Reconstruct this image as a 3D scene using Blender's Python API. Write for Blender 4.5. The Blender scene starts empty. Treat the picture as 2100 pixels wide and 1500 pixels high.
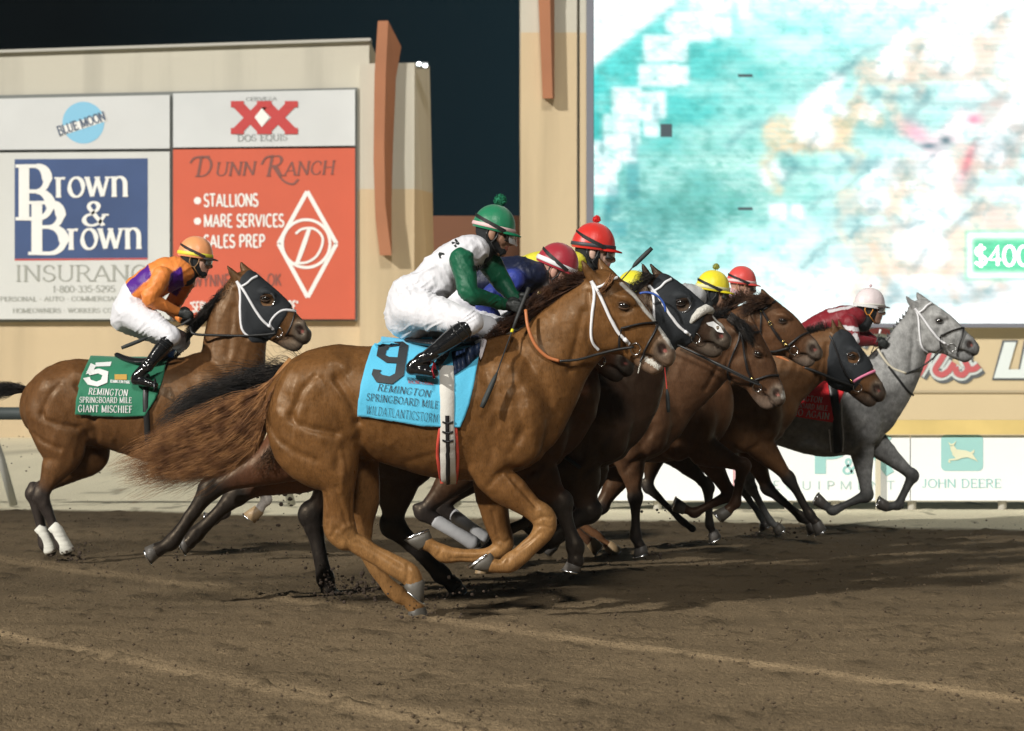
import bpy, math, random
import numpy as np
from mathutils import Vector
from mathutils.bvhtree import BVHTree

# ------------------------------------------------------------------ camera, sky, lights
FPX = 4375.0; CX = 1050.0; CY = 750.0; CAMH = 1.47
scn = bpy.context.scene
COL = scn.collection
cam_d = bpy.data.cameras.new("camera"); cam = bpy.data.objects.new("camera", cam_d); COL.objects.link(cam)
cam.location = (0, 0, CAMH); cam.rotation_euler = (math.radians(90), 0, 0)
cam_d.sensor_width = 36; cam_d.lens = 75; cam_d.clip_start = 0.1; cam_d.clip_end = 2000
cam_d.dof.use_dof = True; cam_d.dof.focus_distance = 12.6; cam_d.dof.aperture_fstop = 4.0
scn.camera = cam
scn.view_settings.view_transform = 'Standard'; scn.view_settings.look = 'None'
scn.view_settings.exposure = 0; scn.view_settings.gamma = 1

world = bpy.data.worlds.new("World"); scn.world = world; world.use_nodes = True
wn = world.node_tree; wn.nodes.clear()
wo = wn.nodes.new('ShaderNodeOutputWorld'); bg = wn.nodes.new('ShaderNodeBackground')
tc = wn.nodes.new('ShaderNodeTexCoord'); sep = wn.nodes.new('ShaderNodeSeparateXYZ')
mr = wn.nodes.new('ShaderNodeMapRange'); cr = wn.nodes.new('ShaderNodeValToRGB')
wn.links.new(tc.outputs['Generated'], sep.inputs[0])
# night sky: near black, with the town-and-screen glow low towards the east
mr.inputs['From Min'].default_value = -0.20; mr.inputs['From Max'].default_value = 0.08
wn.links.new(sep.outputs['X'], mr.inputs['Value']); wn.links.new(mr.outputs[0], cr.inputs[0])
cr.color_ramp.elements[0].color = (0.0008, 0.0018, 0.0026, 1)
cr.color_ramp.elements[1].color = (0.0065, 0.019, 0.026, 1)
wn.links.new(cr.outputs[0], bg.inputs[0]); bg.inputs[1].default_value = 1.0
wn.links.new(bg.outputs[0], wo.inputs[0])

def sun(name, strength, angle, color, frm):
    l = bpy.data.lights.new(name, 'SUN'); l.energy = strength; l.angle = math.radians(angle); l.color = color
    o = bpy.data.objects.new(name, l); COL.objects.link(o)
    o.rotation_euler = (-Vector(frm)).to_track_quat('-Z', 'Y').to_euler(); o.location = Vector(frm) * 60
    return o
# floodlight masts of the track: main bank high on the left behind the camera, plus an added weaker fill sun for unseen grandstand lights
sun('floodlight_bank', 3.9, 2.0, (1.0, 0.965, 0.895), (-0.74, -0.66, 0.50))
sun('fill_sun', 1.55, 9.0, (1.0, 0.96, 0.90), (0.05, -1.0, 0.75))

# ------------------------------------------------------------------ helpers
def P(px, py, d):
    return ((px - CX) * d / FPX, d, CAMH + (CY - py) * d / FPX)
def tag(o, label=None, cat=None, group=None, kind=None):
    if label: o['label'] = label
    if cat: o['category'] = cat
    if group: o['group'] = group
    if kind: o['kind'] = kind
    return o
def link(o, parent=None):
    COL.objects.link(o)
    if parent is not None:
        o.parent = parent
        pl = parent
        loc = Vector((0, 0, 0))
        while pl is not None:
            loc += pl.location; pl = pl.parent
        o.location = -loc
    return o
def empty(name, loc):
    o = bpy.data.objects.new(name, None); o.location = loc; COL.objects.link(o); return o
def mesh(name, v, f, mat, parent=None, smooth=True, col=None, origin=None):
    """v in world coordinates; a top-level mesh gets its origin at `origin`"""
    me = bpy.data.meshes.new(name)
    v = np.asarray(v, dtype=np.float64).reshape(-1, 3)
    if origin is not None: v = v - np.array(origin)
    if isinstance(f, np.ndarray): f = f.tolist()
    me.from_pydata(v.tolist(), [], f)
    mats = mat if isinstance(mat, (list, tuple)) else [mat]
    for m in mats: me.materials.append(m)
    if smooth: me.polygons.foreach_set('use_smooth', [True] * len(me.polygons))
    if col is not None:
        a = me.color_attributes.new('Col', 'FLOAT_COLOR', 'POINT')
        c = np.ones((len(v), 4), dtype=np.float32); c[:, :3] = col
        a.data.foreach_set('color', c.ravel())
    me.update()
    o = bpy.data.objects.new(name, me)
    if origin is not None: o.location = origin; COL.objects.link(o)
    else: link(o, parent)
    return o

# ---- materials
def mat(name, color=(.8, .8, .8), rough=.6, metal=0, spec=.5, bump=0, bscale=40, bstretch=(1, 1, 1), vary=0, vscale=6,
        attr=False, emit=0, coat=0, alpha=1, sheen=0, trans=0, ior=1.45, detail=4, bump2=0, b2scale=300, tint=(1, 1, 1)):
    m = bpy.data.materials.new(name); m.use_nodes = True
    nt = m.node_tree; b = nt.nodes['Principled BSDF']
    b.inputs['Roughness'].default_value = rough; b.inputs['Metallic'].default_value = metal
    b.inputs['Specular IOR Level'].default_value = spec
    b.inputs['Coat Weight'].default_value = coat; b.inputs['Coat Roughness'].default_value = .08
    b.inputs['Alpha'].default_value = alpha; b.inputs['Sheen Weight'].default_value = sheen
    b.inputs['Specular Tint'].default_value = (*tint, 1)
    b.inputs['Transmission Weight'].default_value = trans; b.inputs['IOR'].default_value = ior
    t = nt.nodes.new('ShaderNodeTexCoord')
    src = None
    if attr:
        a = nt.nodes.new('ShaderNodeAttribute'); a.attribute_name = 'Col'; src = a.outputs['Color']
    else:
        r = nt.nodes.new('ShaderNodeRGB'); r.outputs[0].default_value = (*color, 1); src = r.outputs[0]
    if vary:
        n = nt.nodes.new('ShaderNodeTexNoise'); n.inputs['Scale'].default_value = vscale; n.inputs['Detail'].default_value = 5
        nt.links.new(t.outputs['Object'], n.inputs['Vector'])
        q = nt.nodes.new('ShaderNodeMapRange'); q.inputs['From Min'].default_value = .3; q.inputs['From Max'].default_value = .7
        q.inputs['To Min'].default_value = 1 - vary; q.inputs['To Max'].default_value = 1 + vary
        nt.links.new(n.outputs[0], q.inputs['Value'])
        x = nt.nodes.new('ShaderNodeVectorMath'); x.operation = 'SCALE'
        nt.links.new(src, x.inputs[0]); nt.links.new(q.outputs[0], x.inputs['Scale']); src = x.outputs[0]
    nt.links.new(src, b.inputs['Base Color'])
    if emit:
        nt.links.new(src, b.inputs['Emission Color']); b.inputs['Emission Strength'].default_value = emit
    if bump:
        mp = nt.nodes.new('ShaderNodeMapping'); mp.inputs['Scale'].default_value = bstretch
        nt.links.new(t.outputs['Object'], mp.inputs[0])
        n = nt.nodes.new('ShaderNodeTexNoise'); n.inputs['Scale'].default_value = bscale; n.inputs['Detail'].default_value = detail
        nt.links.new(mp.outputs[0], n.inputs['Vector'])
        bp = nt.nodes.new('ShaderNodeBump'); bp.inputs['Distance'].default_value = bump; bp.inputs['Strength'].default_value = 1
        nt.links.new(n.outputs[0], bp.inputs['Height']); nrm = bp
        if bump2:
            n2 = nt.nodes.new('ShaderNodeTexNoise'); n2.inputs['Scale'].default_value = b2scale; n2.inputs['Detail'].default_value = 2
            nt.links.new(t.outputs['Object'], n2.inputs['Vector'])
            b2 = nt.nodes.new('ShaderNodeBump'); b2.inputs['Distance'].default_value = bump2
            nt.links.new(n2.outputs[0], b2.inputs['Height']); nt.links.new(bp.outputs[0], b2.inputs['Normal']); nrm = b2
        nt.links.new(nrm.outputs[0], b.inputs['Normal'])
    return m
_mc = {}
def M(key, **kw):
    if key not in _mc: _mc[key] = mat(key, **kw)
    return _mc[key]

# ---- signed-distance modelling: tapered chains blended together, then meshed by surface nets
def catmull(pts, n=4):
    p = np.asarray(pts, float)
    if len(p) < 3 or n <= 1: return p
    q = np.vstack([2 * p[0] - p[1], p, 2 * p[-1] - p[-2]])
    out = []
    for i in range(1, len(q) - 2):
        for k in range(n):
            t = k / n
            a = 2 * q[i]; b = q[i + 1] - q[i - 1]; c = 2 * q[i - 1] - 5 * q[i] + 4 * q[i + 1] - q[i + 2]
            dd = -q[i - 1] + 3 * q[i] - 3 * q[i + 1] + q[i + 2]
            out.append(.5 * (a + b * t + c * t * t + dd * t ** 3))
    out.append(q[-2]); return np.array(out)

class Chain:
    """pts: rows X,Y,Z,r,w (w = half width across the animal); k = blend radius"""
    def __init__(s, pts, k=.03, sub=False, col=None, n=4):
        s.p = catmull(pts, n); s.k = k; s.sub = sub
        s.p[:, 3:] = np.maximum(s.p[:, 3:], .002)
        s.col = None
        if col is not None:
            c = np.asarray(col, float)
            if c.ndim == 1: c = np.tile(c, (len(pts), 1))
            s.col = catmull(c, n) if len(c) == len(pts) and n > 1 and len(pts) > 2 else c
            s.col = np.clip(s.col, 0, 1)
            if len(s.col) != len(s.p): s.col = np.tile(s.col[0], (len(s.p), 1))
    def bbox(s, pad):
        R = np.maximum(s.p[:, 3], s.p[:, 4])[:, None] + pad
        return (s.p[:, :3] - R).min(0), (s.p[:, :3] + R).max(0)
    def dist(s, X, Y, Z, want=False):
        best = None; bc = None
        n = len(s.p)
        for i in range(max(1, n - 1)):
            a = s.p[i]; b = s.p[min(i + 1, n - 1)]
            ab = b[:3] - a[:3]; L = float(ab @ ab)
            if L < 1e-12: t = np.zeros_like(X + Y + Z)
            else: t = np.clip(((X - a[0]) * ab[0] + (Y - a[1]) * ab[1] + (Z - a[2]) * ab[2]) / L, 0, 1)
            r = a[3] + t * (b[3] - a[3]); w = a[4] + t * (b[4] - a[4])
            dy = (Y - (a[1] + t * ab[1])) * (r / w)
            d = np.sqrt((X - (a[0] + t * ab[0])) ** 2 + dy * dy + (Z - (a[2] + t * ab[2])) ** 2) - r
            d = d * np.minimum(1, w / r) ** .5
            if best is None:
                best = d
                if want: bc = s.col[i] + t[..., None] * (s.col[min(i + 1, n - 1)] - s.col[i])
            else:
                if want:
                    c = s.col[i] + t[..., None] * (s.col[min(i + 1, n - 1)] - s.col[i])
                    bc = np.where((d < best)[..., None], c, bc)
                best = np.minimum(best, d)
        return (best, bc) if want else best

def sdf_mesh(chains, res, clip=None):
    pos = [c for c in chains if not c.sub]
    lo = np.min([c.bbox(.02)[0] for c in pos], 0) - res * 2; hi = np.max([c.bbox(.02)[1] for c in pos], 0) + res * 2
    n = np.ceil((hi - lo) / res).astype(int) + 1
    F = np.full(n, .15, dtype=np.float32)
    ax = [(lo[i] + np.arange(n[i]) * res).astype(np.float32) for i in range(3)]
    for c in chains:
        # evaluate piecewise: the chain's segments in their own boxes
        np_ = len(c.p); step = 3
        bl, bh = c.bbox(c.k + res * 3)
        i0 = np.clip(((bl - lo) / res).astype(int), 0, n - 1); i1 = np.clip(((bh - lo) / res).astype(int) + 2, 1, n)
        T = np.full(i1 - i0, .15, dtype=np.float32)
        for s0 in range(0, max(1, np_ - 1), step):
            sub = Chain.__new__(Chain); sub.p = c.p[s0:s0 + step + 1]; sub.k = c.k
            l2, h2 = sub.bbox(c.k + res * 3)
            j0 = np.maximum(np.clip(((l2 - lo) / res).astype(int), 0, n - 1), i0)
            j1 = np.minimum(np.clip(((h2 - lo) / res).astype(int) + 2, 1, n), i1)
            if (j1 <= j0).any(): continue
            X = ax[0][j0[0]:j1[0], None, None]; Y = ax[1][None, j0[1]:j1[1], None]; Z = ax[2][None, None, j0[2]:j1[2]]
            d = sub.dist(X, Y, Z)
            sl = tuple(slice(j0[q] - i0[q], j1[q] - i0[q]) for q in range(3))
            T[sl] = np.minimum(T[sl], d)
        sl = tuple(slice(i0[q], i1[q]) for q in range(3))
        A = F[sl]; k = max(c.k, 1e-4)
        if c.sub:
            h = np.maximum(k - np.abs(A + T), 0) / k
            F[sl] = np.maximum(A, -T) + h * h * k * .25
        else:
            h = np.maximum(k - np.abs(A - T), 0) / k
            F[sl] = np.minimum(A, T) - h * h * k * .25
    if clip is not None:
        X = ax[0][:, None, None]; Y = ax[1][None, :, None]; Z = ax[2][None, None, :]
        F = np.maximum(F, clip(X, Y, Z).astype(np.float32))
    return nets(F, lo, res)

def nets(F, lo, res):
    ins = F < 0
    nx, ny, nz = F.shape
    cnt = np.zeros((nx - 1, ny - 1, nz - 1), dtype=np.int8)
    for a in (0, 1):
        for b in (0, 1):
            for c in (0, 1):
                cnt += ins[a:nx - 1 + a, b:ny - 1 + b, c:nz - 1 + c]
    act = (cnt > 0) & (cnt < 8)
    idx = np.argwhere(act)
    vid = np.full(act.shape, -1, dtype=np.int64); vid[act] = np.arange(len(idx))
    acc = np.zeros((len(idx), 3)); num = np.zeros(len(idx))
    cs = [(a, b, c) for a in (0, 1) for b in (0, 1) for c in (0, 1)]
    for p in cs:
        for ax in range(3):
            if p[ax]: continue
            q = list(p); q[ax] = 1
            f0 = F[idx[:, 0] + p[0], idx[:, 1] + p[1], idx[:, 2] + p[2]].astype(float)
            f1 = F[idx[:, 0] + q[0], idx[:, 1] + q[1], idx[:, 2] + q[2]].astype(float)
            m = (f0 < 0) != (f1 < 0)
            t = np.where(m, f0 / np.where(m, f0 - f1, 1), 0)
            pt = np.array(p, float)[None] + np.zeros((len(idx), 3)); pt[:, ax] += t
            acc += pt * m[:, None]; num += m
    V = lo + (idx + acc / num[:, None]) * res
    quads = []
    for ax in range(3):
        s0 = [slice(1, n - 1) for n in F.shape]; s1 = list(s0)
        s0[ax] = slice(0, F.shape[ax] - 1); s1[ax] = slice(1, F.shape[ax])
        A = ins[tuple(s0)]; B = ins[tuple(s1)]
        e = np.argwhere(A != B); 
        if not len(e): continue
        base = e + 1; base[:, ax] -= 1
        u, v = (ax + 1) % 3, (ax + 2) % 3
        def g(du, dv):
            c = base.copy(); c[:, u] -= du; c[:, v] -= dv
            return vid[c[:, 0], c[:, 1], c[:, 2]]
        q = np.stack([g(1, 1), g(0, 1), g(0, 0), g(1, 0)], 1)
        fl = B[tuple(e.T)]
        q[fl] = q[fl][:, ::-1]
        quads.append(q)
    Q = np.vstack(quads); Q = Q[(Q >= 0).all(1)]
    return V, Q
def normals(V, Q):
    N = np.zeros_like(V)
    n = np.cross(V[Q[:, 2]] - V[Q[:, 0]], V[Q[:, 3]] - V[Q[:, 1]])
    for i in range(4): np.add.at(N, Q[:, i], n)
    return N / np.maximum(np.linalg.norm(N, axis=1), 1e-12)[:, None]
def relax(V, Q, it=1, lam=.5):
    for _ in range(it):
        S = np.zeros_like(V); C = np.zeros(len(V))
        for i in range(4):
            a = Q[:, i]; b = Q[:, (i + 1) % 4]
            np.add.at(S, a, V[b]); np.add.at(C, a, 1); np.add.at(S, b, V[a]); np.add.at(C, b, 1)
        V = V + lam * (S / np.maximum(C, 1)[:, None] - V)
    return V
def vcolor(V, chains, base, soft=.02):
    W = np.full(len(V), 1e-6); Cc = np.tile(np.array(base, float), (len(V), 1)) * 1e-6
    for c in chains:
        if c.sub or c.col is None: continue
        bl, bh = c.bbox(.12)
        m = ((V > bl) & (V < bh)).all(1)
        if not m.any(): continue
        d, cc = c.dist(V[m, 0], V[m, 1], V[m, 2], want=True)
        w = np.exp(-np.clip(d, -.05, 1) / soft)
        W[m] += w; Cc[m] += cc * w[:, None]
    return Cc / W[:, None]
def to_px(V):
    return CX + V[:, 0] * FPX / V[:, 1], CY - (V[:, 2] - CAMH) * FPX / V[:, 1]
def seg_dist(px, py, poly):
    best = np.full(len(px), 1e9)
    for (x0, y0), (x1, y1) in zip(poly[:-1], poly[1:]):
        L = (x1 - x0) ** 2 + (y1 - y0) ** 2
        t = np.clip(((px - x0) * (x1 - x0) + (py - y0) * (y1 - y0)) / max(L, 1e-9), 0, 1)
        best = np.minimum(best, np.hypot(px - x0 - t * (x1 - x0), py - y0 - t * (y1 - y0)))
    return best
def inpoly(px, py, poly):
    c = np.zeros(len(px), bool); n = len(poly)
    for i in range(n):
        x0, y0 = poly[i]; x1, y1 = poly[(i + 1) % n]
        if y0 == y1: continue
        c ^= ((y0 > py) != (y1 > py)) & (px < (x1 - x0) * (py - y0) / (y1 - y0) + x0)
    return c

# ---- value noise
def vnoise(x, y, seed=0):
    x = np.asarray(x, float); y = np.asarray(y, float)
    xi = np.floor(x).astype(np.int64); yi = np.floor(y).astype(np.int64); fx = x - xi; fy = y - yi
    fx = fx * fx * (3 - 2 * fx); fy = fy * fy * (3 - 2 * fy)
    def h(a, b):
        v = (a * 374761393 + b * 668265263 + seed * 974634777) & 0xffffffff
        v = ((v ^ (v >> 13)) * 1274126177) & 0xffffffff
        return ((v ^ (v >> 16)) & 0xffff) / 65535.0
    return (h(xi, yi) * (1 - fx) + h(xi + 1, yi) * fx) * (1 - fy) + (h(xi, yi + 1) * (1 - fx) + h(xi + 1, yi + 1) * fx) * fy
def fbm(x, y, oct=4, seed=0):
    s = 0; a = .5
    for i in range(oct):
        s = s + a * vnoise(x * 2 ** i, y * 2 ** i, seed + i); a *= .5
    return s

# ---- generic geometry collectors
class G:
    def __init__(s): s.v = []; s.f = []; s.c = []
    def add(s, v, f, c=None):
        o = len(s.v); s.v += [tuple(map(float, q)) for q in v]; s.f += [[i + o for i in q] for q in f]
        if c is not None: s.c += [c] * len(v)
    def box(s, x0, x1, y0, y1, z0, z1, bev=0):
        v = [(x, y, z) for x in (x0, x1) for y in (y0, y1) for z in (z0, z1)]
        s.add(v, [(0, 1, 3, 2), (4, 6, 7, 5), (0, 4, 5, 1), (2, 3, 7, 6), (0, 2, 6, 4), (1, 5, 7, 3)])
    def tube(s, pts, r, n=6, caps=True):
        pts = [Vector(p) for p in pts]; R = r if hasattr(r, '__len__') else [r] * len(pts)
        rings = []; up = Vector((0, 1, 0))
        for i, p in enumerate(pts):
            t = (pts[min(i + 1, len(pts) - 1)] - pts[max(i - 1, 0)])
            if t.length < 1e-9: t = Vector((1, 0, 0))
            t.normalize()
            u = up - t * up.dot(t)
            if u.length < 1e-3: u = Vector((1, 0, 0)) - t * t.x
            u.normalize(); w = t.cross(u); up = u
            rings.append([p + (u * math.cos(2 * math.pi * k / n) + w * math.sin(2 * math.pi * k / n)) * R[i] for k in range(n)])
        v = [q for rg in rings for q in rg]; f = []
        for i in range(len(rings) - 1):
            for k in range(n):
                f.append((i * n + k, i * n + (k + 1) % n, (i + 1) * n + (k + 1) % n, (i + 1) * n + k))
        if caps: f.append(tuple(range(n))[::-1]); f.append(tuple((len(rings) - 1) * n + k for k in range(n)))
        s.add(v, f)
    def ellipsoid(s, c, r, nu=16, nv=10, rot=None):
        v = []; f = []
        for j in range(nv + 1):
            th = math.pi * j / nv
            for i in range(nu):
                ph = 2 * math.pi * i / nu
                q = Vector((r[0] * math.sin(th) * math.cos(ph), r[1] * math.sin(th) * math.sin(ph), r[2] * math.cos(th)))
                if rot is not None: q = rot @ q
                v.append(q + Vector(c))
        for j in range(nv):
            for i in range(nu):
                f.append((j * nu + i, (j + 1) * nu + i, (j + 1) * nu + (i + 1) % nu, j * nu + (i + 1) % nu))
        s.add(v, f)
    def torus(s, c, R, r, rot, a0=0, a1=2 * math.pi, n=20, sx=1.0):
        s.tube([Vector(c) + rot @ Vector((R * sx * math.cos(a0 + (a1 - a0) * i / n), 0, R * math.sin(a0 + (a1 - a0) * i / n))) for i in range(n + 1)], r, 5)
    def obj(s, name, m, parent=None, smooth=True, origin=None):
        return mesh(name, s.v, s.f, m, parent, smooth, None, origin)

def resample(pts, step):
    p = np.asarray(pts, float); seg = np.hypot(*(p[1:] - p[:-1])[:, :2].T); L = np.concatenate([[0], np.cumsum(seg)])
    n = max(2, int(L[-1] / step) + 1); t = np.linspace(0, L[-1], n)
    return np.stack([np.interp(t, L, p[:, i]) for i in range(p.shape[1])], 1)

class Drape:
    """throws points seen at a pixel onto a body's surface"""
    def __init__(s, V, Q, d):
        s.bvh = BVHTree.FromPolygons([tuple(v) for v in V], [tuple(q) for q in Q.tolist()]); s.d = d; s.last = d - .1; s.view = False
    def hit(s, px, py, off=.006):
        dirv = Vector(((px - CX) / FPX, 1, (CY - py) / FPX)).normalized()
        h = s.bvh.ray_cast(Vector((0, 0, CAMH)), dirv, 60)
        if h[0] is None or abs(h[0].y - s.d) > .6:
            q = P(px, py, s.last); return Vector(q), False
        s.last = h[0].y - off
        if s.view: return h[0] - dirv * off, True
        nrm = h[1]
        if nrm.y > 0: nrm = -nrm
        return h[0] + nrm * off, True
    def strap(s, g, pts, w, t=.006, mirror=True, smooth=True, step=4, base=.001, side=None):
        p = catmull(pts, 4) if smooth and len(pts) > 2 else np.asarray(pts, float)
        p = resample(p, step)
        for mir in ((side,) if side is not None else (0, 1) if mirror else (0,)):
            rows = []
            for i in range(len(p)):
                tt = p[min(i + 1, len(p) - 1)] - p[max(i - 1, 0)]; L = math.hypot(tt[0], tt[1]) or 1
                nx, ny = -tt[1] / L, tt[0] / L
                row = []
                for o, h in ((-.5, -.004), (-.42, t), (0, t * 1.15), (.42, t), (.5, -.004)):
                    q, _ = s.hit(p[i][0] + nx * o * w, p[i][1] + ny * o * w, base + h)
                    if mir: q = Vector((q.x, 2 * s.d - q.y, q.z))
                    row.append(q)
                rows.append(row)
            v = [q for r in rows for q in r]; f = []
            for i in range(len(rows) - 1):
                for k in range(4):
                    a = i * 5 + k; f.append((a, a + 1, a + 6, a + 5) if not mir else (a, a + 5, a + 6, a + 1))
            g.add(v, f)
# ================================================================== lettering (own stroke alphabet with serifs)
def E(cx, cy, rx, ry, a0, a1, n=10):
    return [(cx + rx * math.cos(math.radians(a0 + (a1 - a0) * i / n)), cy + ry * math.sin(math.radians(a0 + (a1 - a0) * i / n))) for i in range(n + 1)]
# glyph: (width, [strokes], [serif positions (x, y, kind)])  kind h = horizontal slab, v = vertical tick
GL = {
'A': (.80, [[(.06, 0), (.40, 1)], [(.40, 1), (.74, 0)], [(.18, .34), (.62, .34)]], [(.06, 0, 'h'), (.74, 0, 'h')]),
'B': (.72, [[(.14, 0), (.14, 1)], [(.14, 1), (.38, 1)] + E(.38, .76, .20, .24, 90, -90) + [(.14, .52)], [(.38, .52)] + E(.38, .26, .26, .26, 90, -90) + [(.14, 0)]], [(.10, 0, 'h'), (.10, 1, 'h')]),
'C': (.76, [E(.42, .5, .34, .5, 48, 312, 18)], [(.64, .80, 'v'), (.64, .20, 'v')]),
'D': (.80, [[(.14, 0), (.14, 1)], [(.14, 1), (.34, 1)] + E(.34, .5, .36, .5, 90, -90, 14) + [(.14, 0)]], [(.10, 0, 'h'), (.10, 1, 'h')]),
'E': (.66, [[(.14, 0), (.14, 1)], [(.14, 1), (.58, 1)], [(.14, .52), (.46, .52)], [(.14, 0), (.60, 0)]], [(.12, 0, 'h'), (.12, 1, 'h'), (.58, .92, 'v'), (.46, .52, 'v'), (.60, .08, 'v')]),
'F': (.62, [[(.14, 0), (.14, 1)], [(.14, 1), (.56, 1)], [(.14, .52), (.44, .52)]], [(.14, 0, 'h'), (.12, 1, 'h'), (.56, .92, 'v'), (.44, .52, 'v')]),
'G': (.82, [E(.42, .5, .34, .5, 48, 330, 18) + [(.68, .42)], [(.52, .42), (.76, .42)]], [(.64, .80, 'v')]),
'H': (.84, [[(.14, 0), (.14, 1)], [(.70, 0), (.70, 1)], [(.14, .52), (.70, .52)]], [(.14, 0, 'h'), (.14, 1, 'h'), (.70, 0, 'h'), (.70, 1, 'h')]),
'I': (.34, [[(.17, 0), (.17, 1)]], [(.17, 0, 'h'), (.17, 1, 'h')]),
'J': (.52, [[(.34, 1), (.34, .25)] + E(.20, .22, .14, .22, 0, -150)], [(.34, 1, 'h')]),
'K': (.78, [[(.14, 0), (.14, 1)], [(.14, .42), (.64, 1)], [(.30, .60), (.68, 0)]], [(.14, 0, 'h'), (.14, 1, 'h'), (.64, 1, 'h'), (.68, 0, 'h')]),
'L': (.62, [[(.14, 0), (.14, 1)], [(.14, 0), (.58, 0)]], [(.12, 0, 'h'), (.14, 1, 'h'), (.58, .10, 'v')]),
'M': (.98, [[(.12, 0), (.12, 1)], [(.12, 1), (.48, .06)], [(.48, .06), (.84, 1)], [(.84, 0), (.84, 1)]], [(.12, 0, 'h'), (.10, 1, 'h'), (.84, 0, 'h'), (.86, 1, 'h')]),
'N': (.84, [[(.13, 0), (.13, 1)], [(.13, 1), (.70, 0)], [(.70, 0), (.70, 1)]], [(.13, 0, 'h'), (.10, 1, 'h'), (.70, 1, 'h')]),
'O': (.84, [E(.42, .5, .35, .5, 90, 450, 22)], []),
'P': (.68, [[(.14, 0), (.14, 1)], [(.14, 1), (.36, 1)] + E(.36, .74, .24, .26, 90, -90) + [(.14, .48)]], [(.14, 0, 'h'), (.10, 1, 'h')]),
'Q': (.84, [E(.42, .5, .35, .5, 90, 450, 22), [(.46, .16), (.72, -.16)]], []),
'R': (.76, [[(.14, 0), (.14, 1)], [(.14, 1), (.36, 1)] + E(.36, .75, .23, .25, 90, -90) + [(.14, .50)], [(.38, .50), (.68, 0)]], [(.14, 0, 'h'), (.10, 1, 'h'), (.70, 0, 'h')]),
'S': (.62, [E(.31, .75, .22, .25, 30, 250, 12) + [(.38, .47)] + E(.30, .25, .25, .25, 60, -160, 12)], [(.50, .84, 'v'), (.07, .17, 'v')]),
'T': (.72, [[(.36, 0), (.36, 1)], [(.05, 1), (.67, 1)]], [(.36, 0, 'h'), (.05, .92, 'v'), (.67, .92, 'v')]),
'U': (.82, [[(.14, 1), (.14, .3)] + E(.41, .30, .27, .30, 180, 360) + [(.68, 1)]], [(.14, 1, 'h'), (.68, 1, 'h')]),
'V': (.78, [[(.06, 1), (.39, 0)], [(.39, 0), (.72, 1)]], [(.06, 1, 'h'), (.72, 1, 'h')]),
'W': (1.06, [[(.06, 1), (.30, 0)], [(.30, 0), (.53, .95)], [(.53, .95), (.76, 0)], [(.76, 0), (1.0, 1)]], [(.06, 1, 'h'), (.53, 1, 'h'), (1.0, 1, 'h')]),
'X': (.80, [[(.08, 1), (.72, 0)], [(.08, 0), (.72, 1)]], [(.08, 1, 'h'), (.72, 0, 'h'), (.08, 0, 'h'), (.72, 1, 'h')]),
'Y': (.76, [[(.06, 1), (.38, .48)], [(.70, 1), (.38, .48)], [(.38, .48), (.38, 0)]], [(.06, 1, 'h'), (.70, 1, 'h'), (.38, 0, 'h')]),
'Z': (.70, [[(.08, 1), (.62, 1)], [(.62, 1), (.08, 0)], [(.08, 0), (.64, 0)]], []),
'&': (.80, [[(.74, .46), (.66, .46)] + [(.50, .10)] + E(.28, .24, .22, .24, -50, -260, 10) + [(.44, .66)] + E(.34, .82, .14, .18, -20, 200, 10) + [(.62, 0)]], [(.68, .46, 'h')]),
'$': (.62, [E(.31, .72, .22, .22, 30, 250, 12) + [(.38, .47)] + E(.30, .26, .25, .22, 60, -160, 12), [(.31, -.1), (.31, 1.1)]], []),
'-': (.40, [[(.06, .42), (.34, .42)]], []), ',': (.26, [[(.13, .05), (.08, -.14)]], []), '.': (.26, [[(.10, .04), (.16, .04)]], []),
'*': (.36, [[(.12, .48), (.24, .48)], [(.18, .42), (.18, .54)]], []), ' ': (.38, [], []), '"': (.34, [[(.10, 1), (.10, .78)], [(.22, 1), (.22, .78)]], []),
'0': (.66, [E(.33, .5, .26, .5, 90, 450, 20)], []), '1': (.42, [[(.08, .82), (.22, 1), (.22, 0)]], [(.22, 0, 'h')]),
'2': (.62, [E(.30, .72, .24, .28, 160, -40, 10) + [(.06, 0), (.56, 0)]], []), '3': (.62, [E(.29, .76, .22, .24, 150, -90, 10), E(.29, .26, .26, .26, 90, -150, 12)], []),
'4': (.66, [[(.46, 0), (.46, 1), (.06, .30), (.62, .30)]], []), '5': (.62, [[(.54, 1), (.14, 1), (.12, .56)] + E(.30, .32, .25, .32, 100, -150, 12)], []),
'8': (.64, [E(.32, .76, .20, .24, 90, 450, 16), E(.32, .26, .25, .26, 90, 450, 16)], []), '9': (.64, [E(.32, .68, .24, .31, 0, 360, 16), [(.56, .68), (.50, .2), (.22, 0)]], []),
'r': (.46, [[(.14, 0), (.14, .66)], [(.14, .46)] + E(.30, .46, .16, .20, 170, 60, 6)], [(.14, 0, 'h'), (.10, .66, 'h')]),
'o': (.62, [E(.31, .33, .25, .34, 90, 450, 18)], []),
'w': (.88, [[(.06, .66), (.25, 0)], [(.25, 0), (.43, .62)], [(.43, .62), (.62, 0)], [(.62, 0), (.81, .66)]], [(.06, .66, 'h'), (.43, .66, 'h'), (.81, .66, 'h')]),
'n': (.68, [[(.14, 0), (.14, .66)], [(.14, .48)] + E(.34, .44, .20, .23, 150, 0, 8) + [(.54, 0)]], [(.14, 0, 'h'), (.10, .66, 'h'), (.54, 0, 'h')])}
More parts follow.
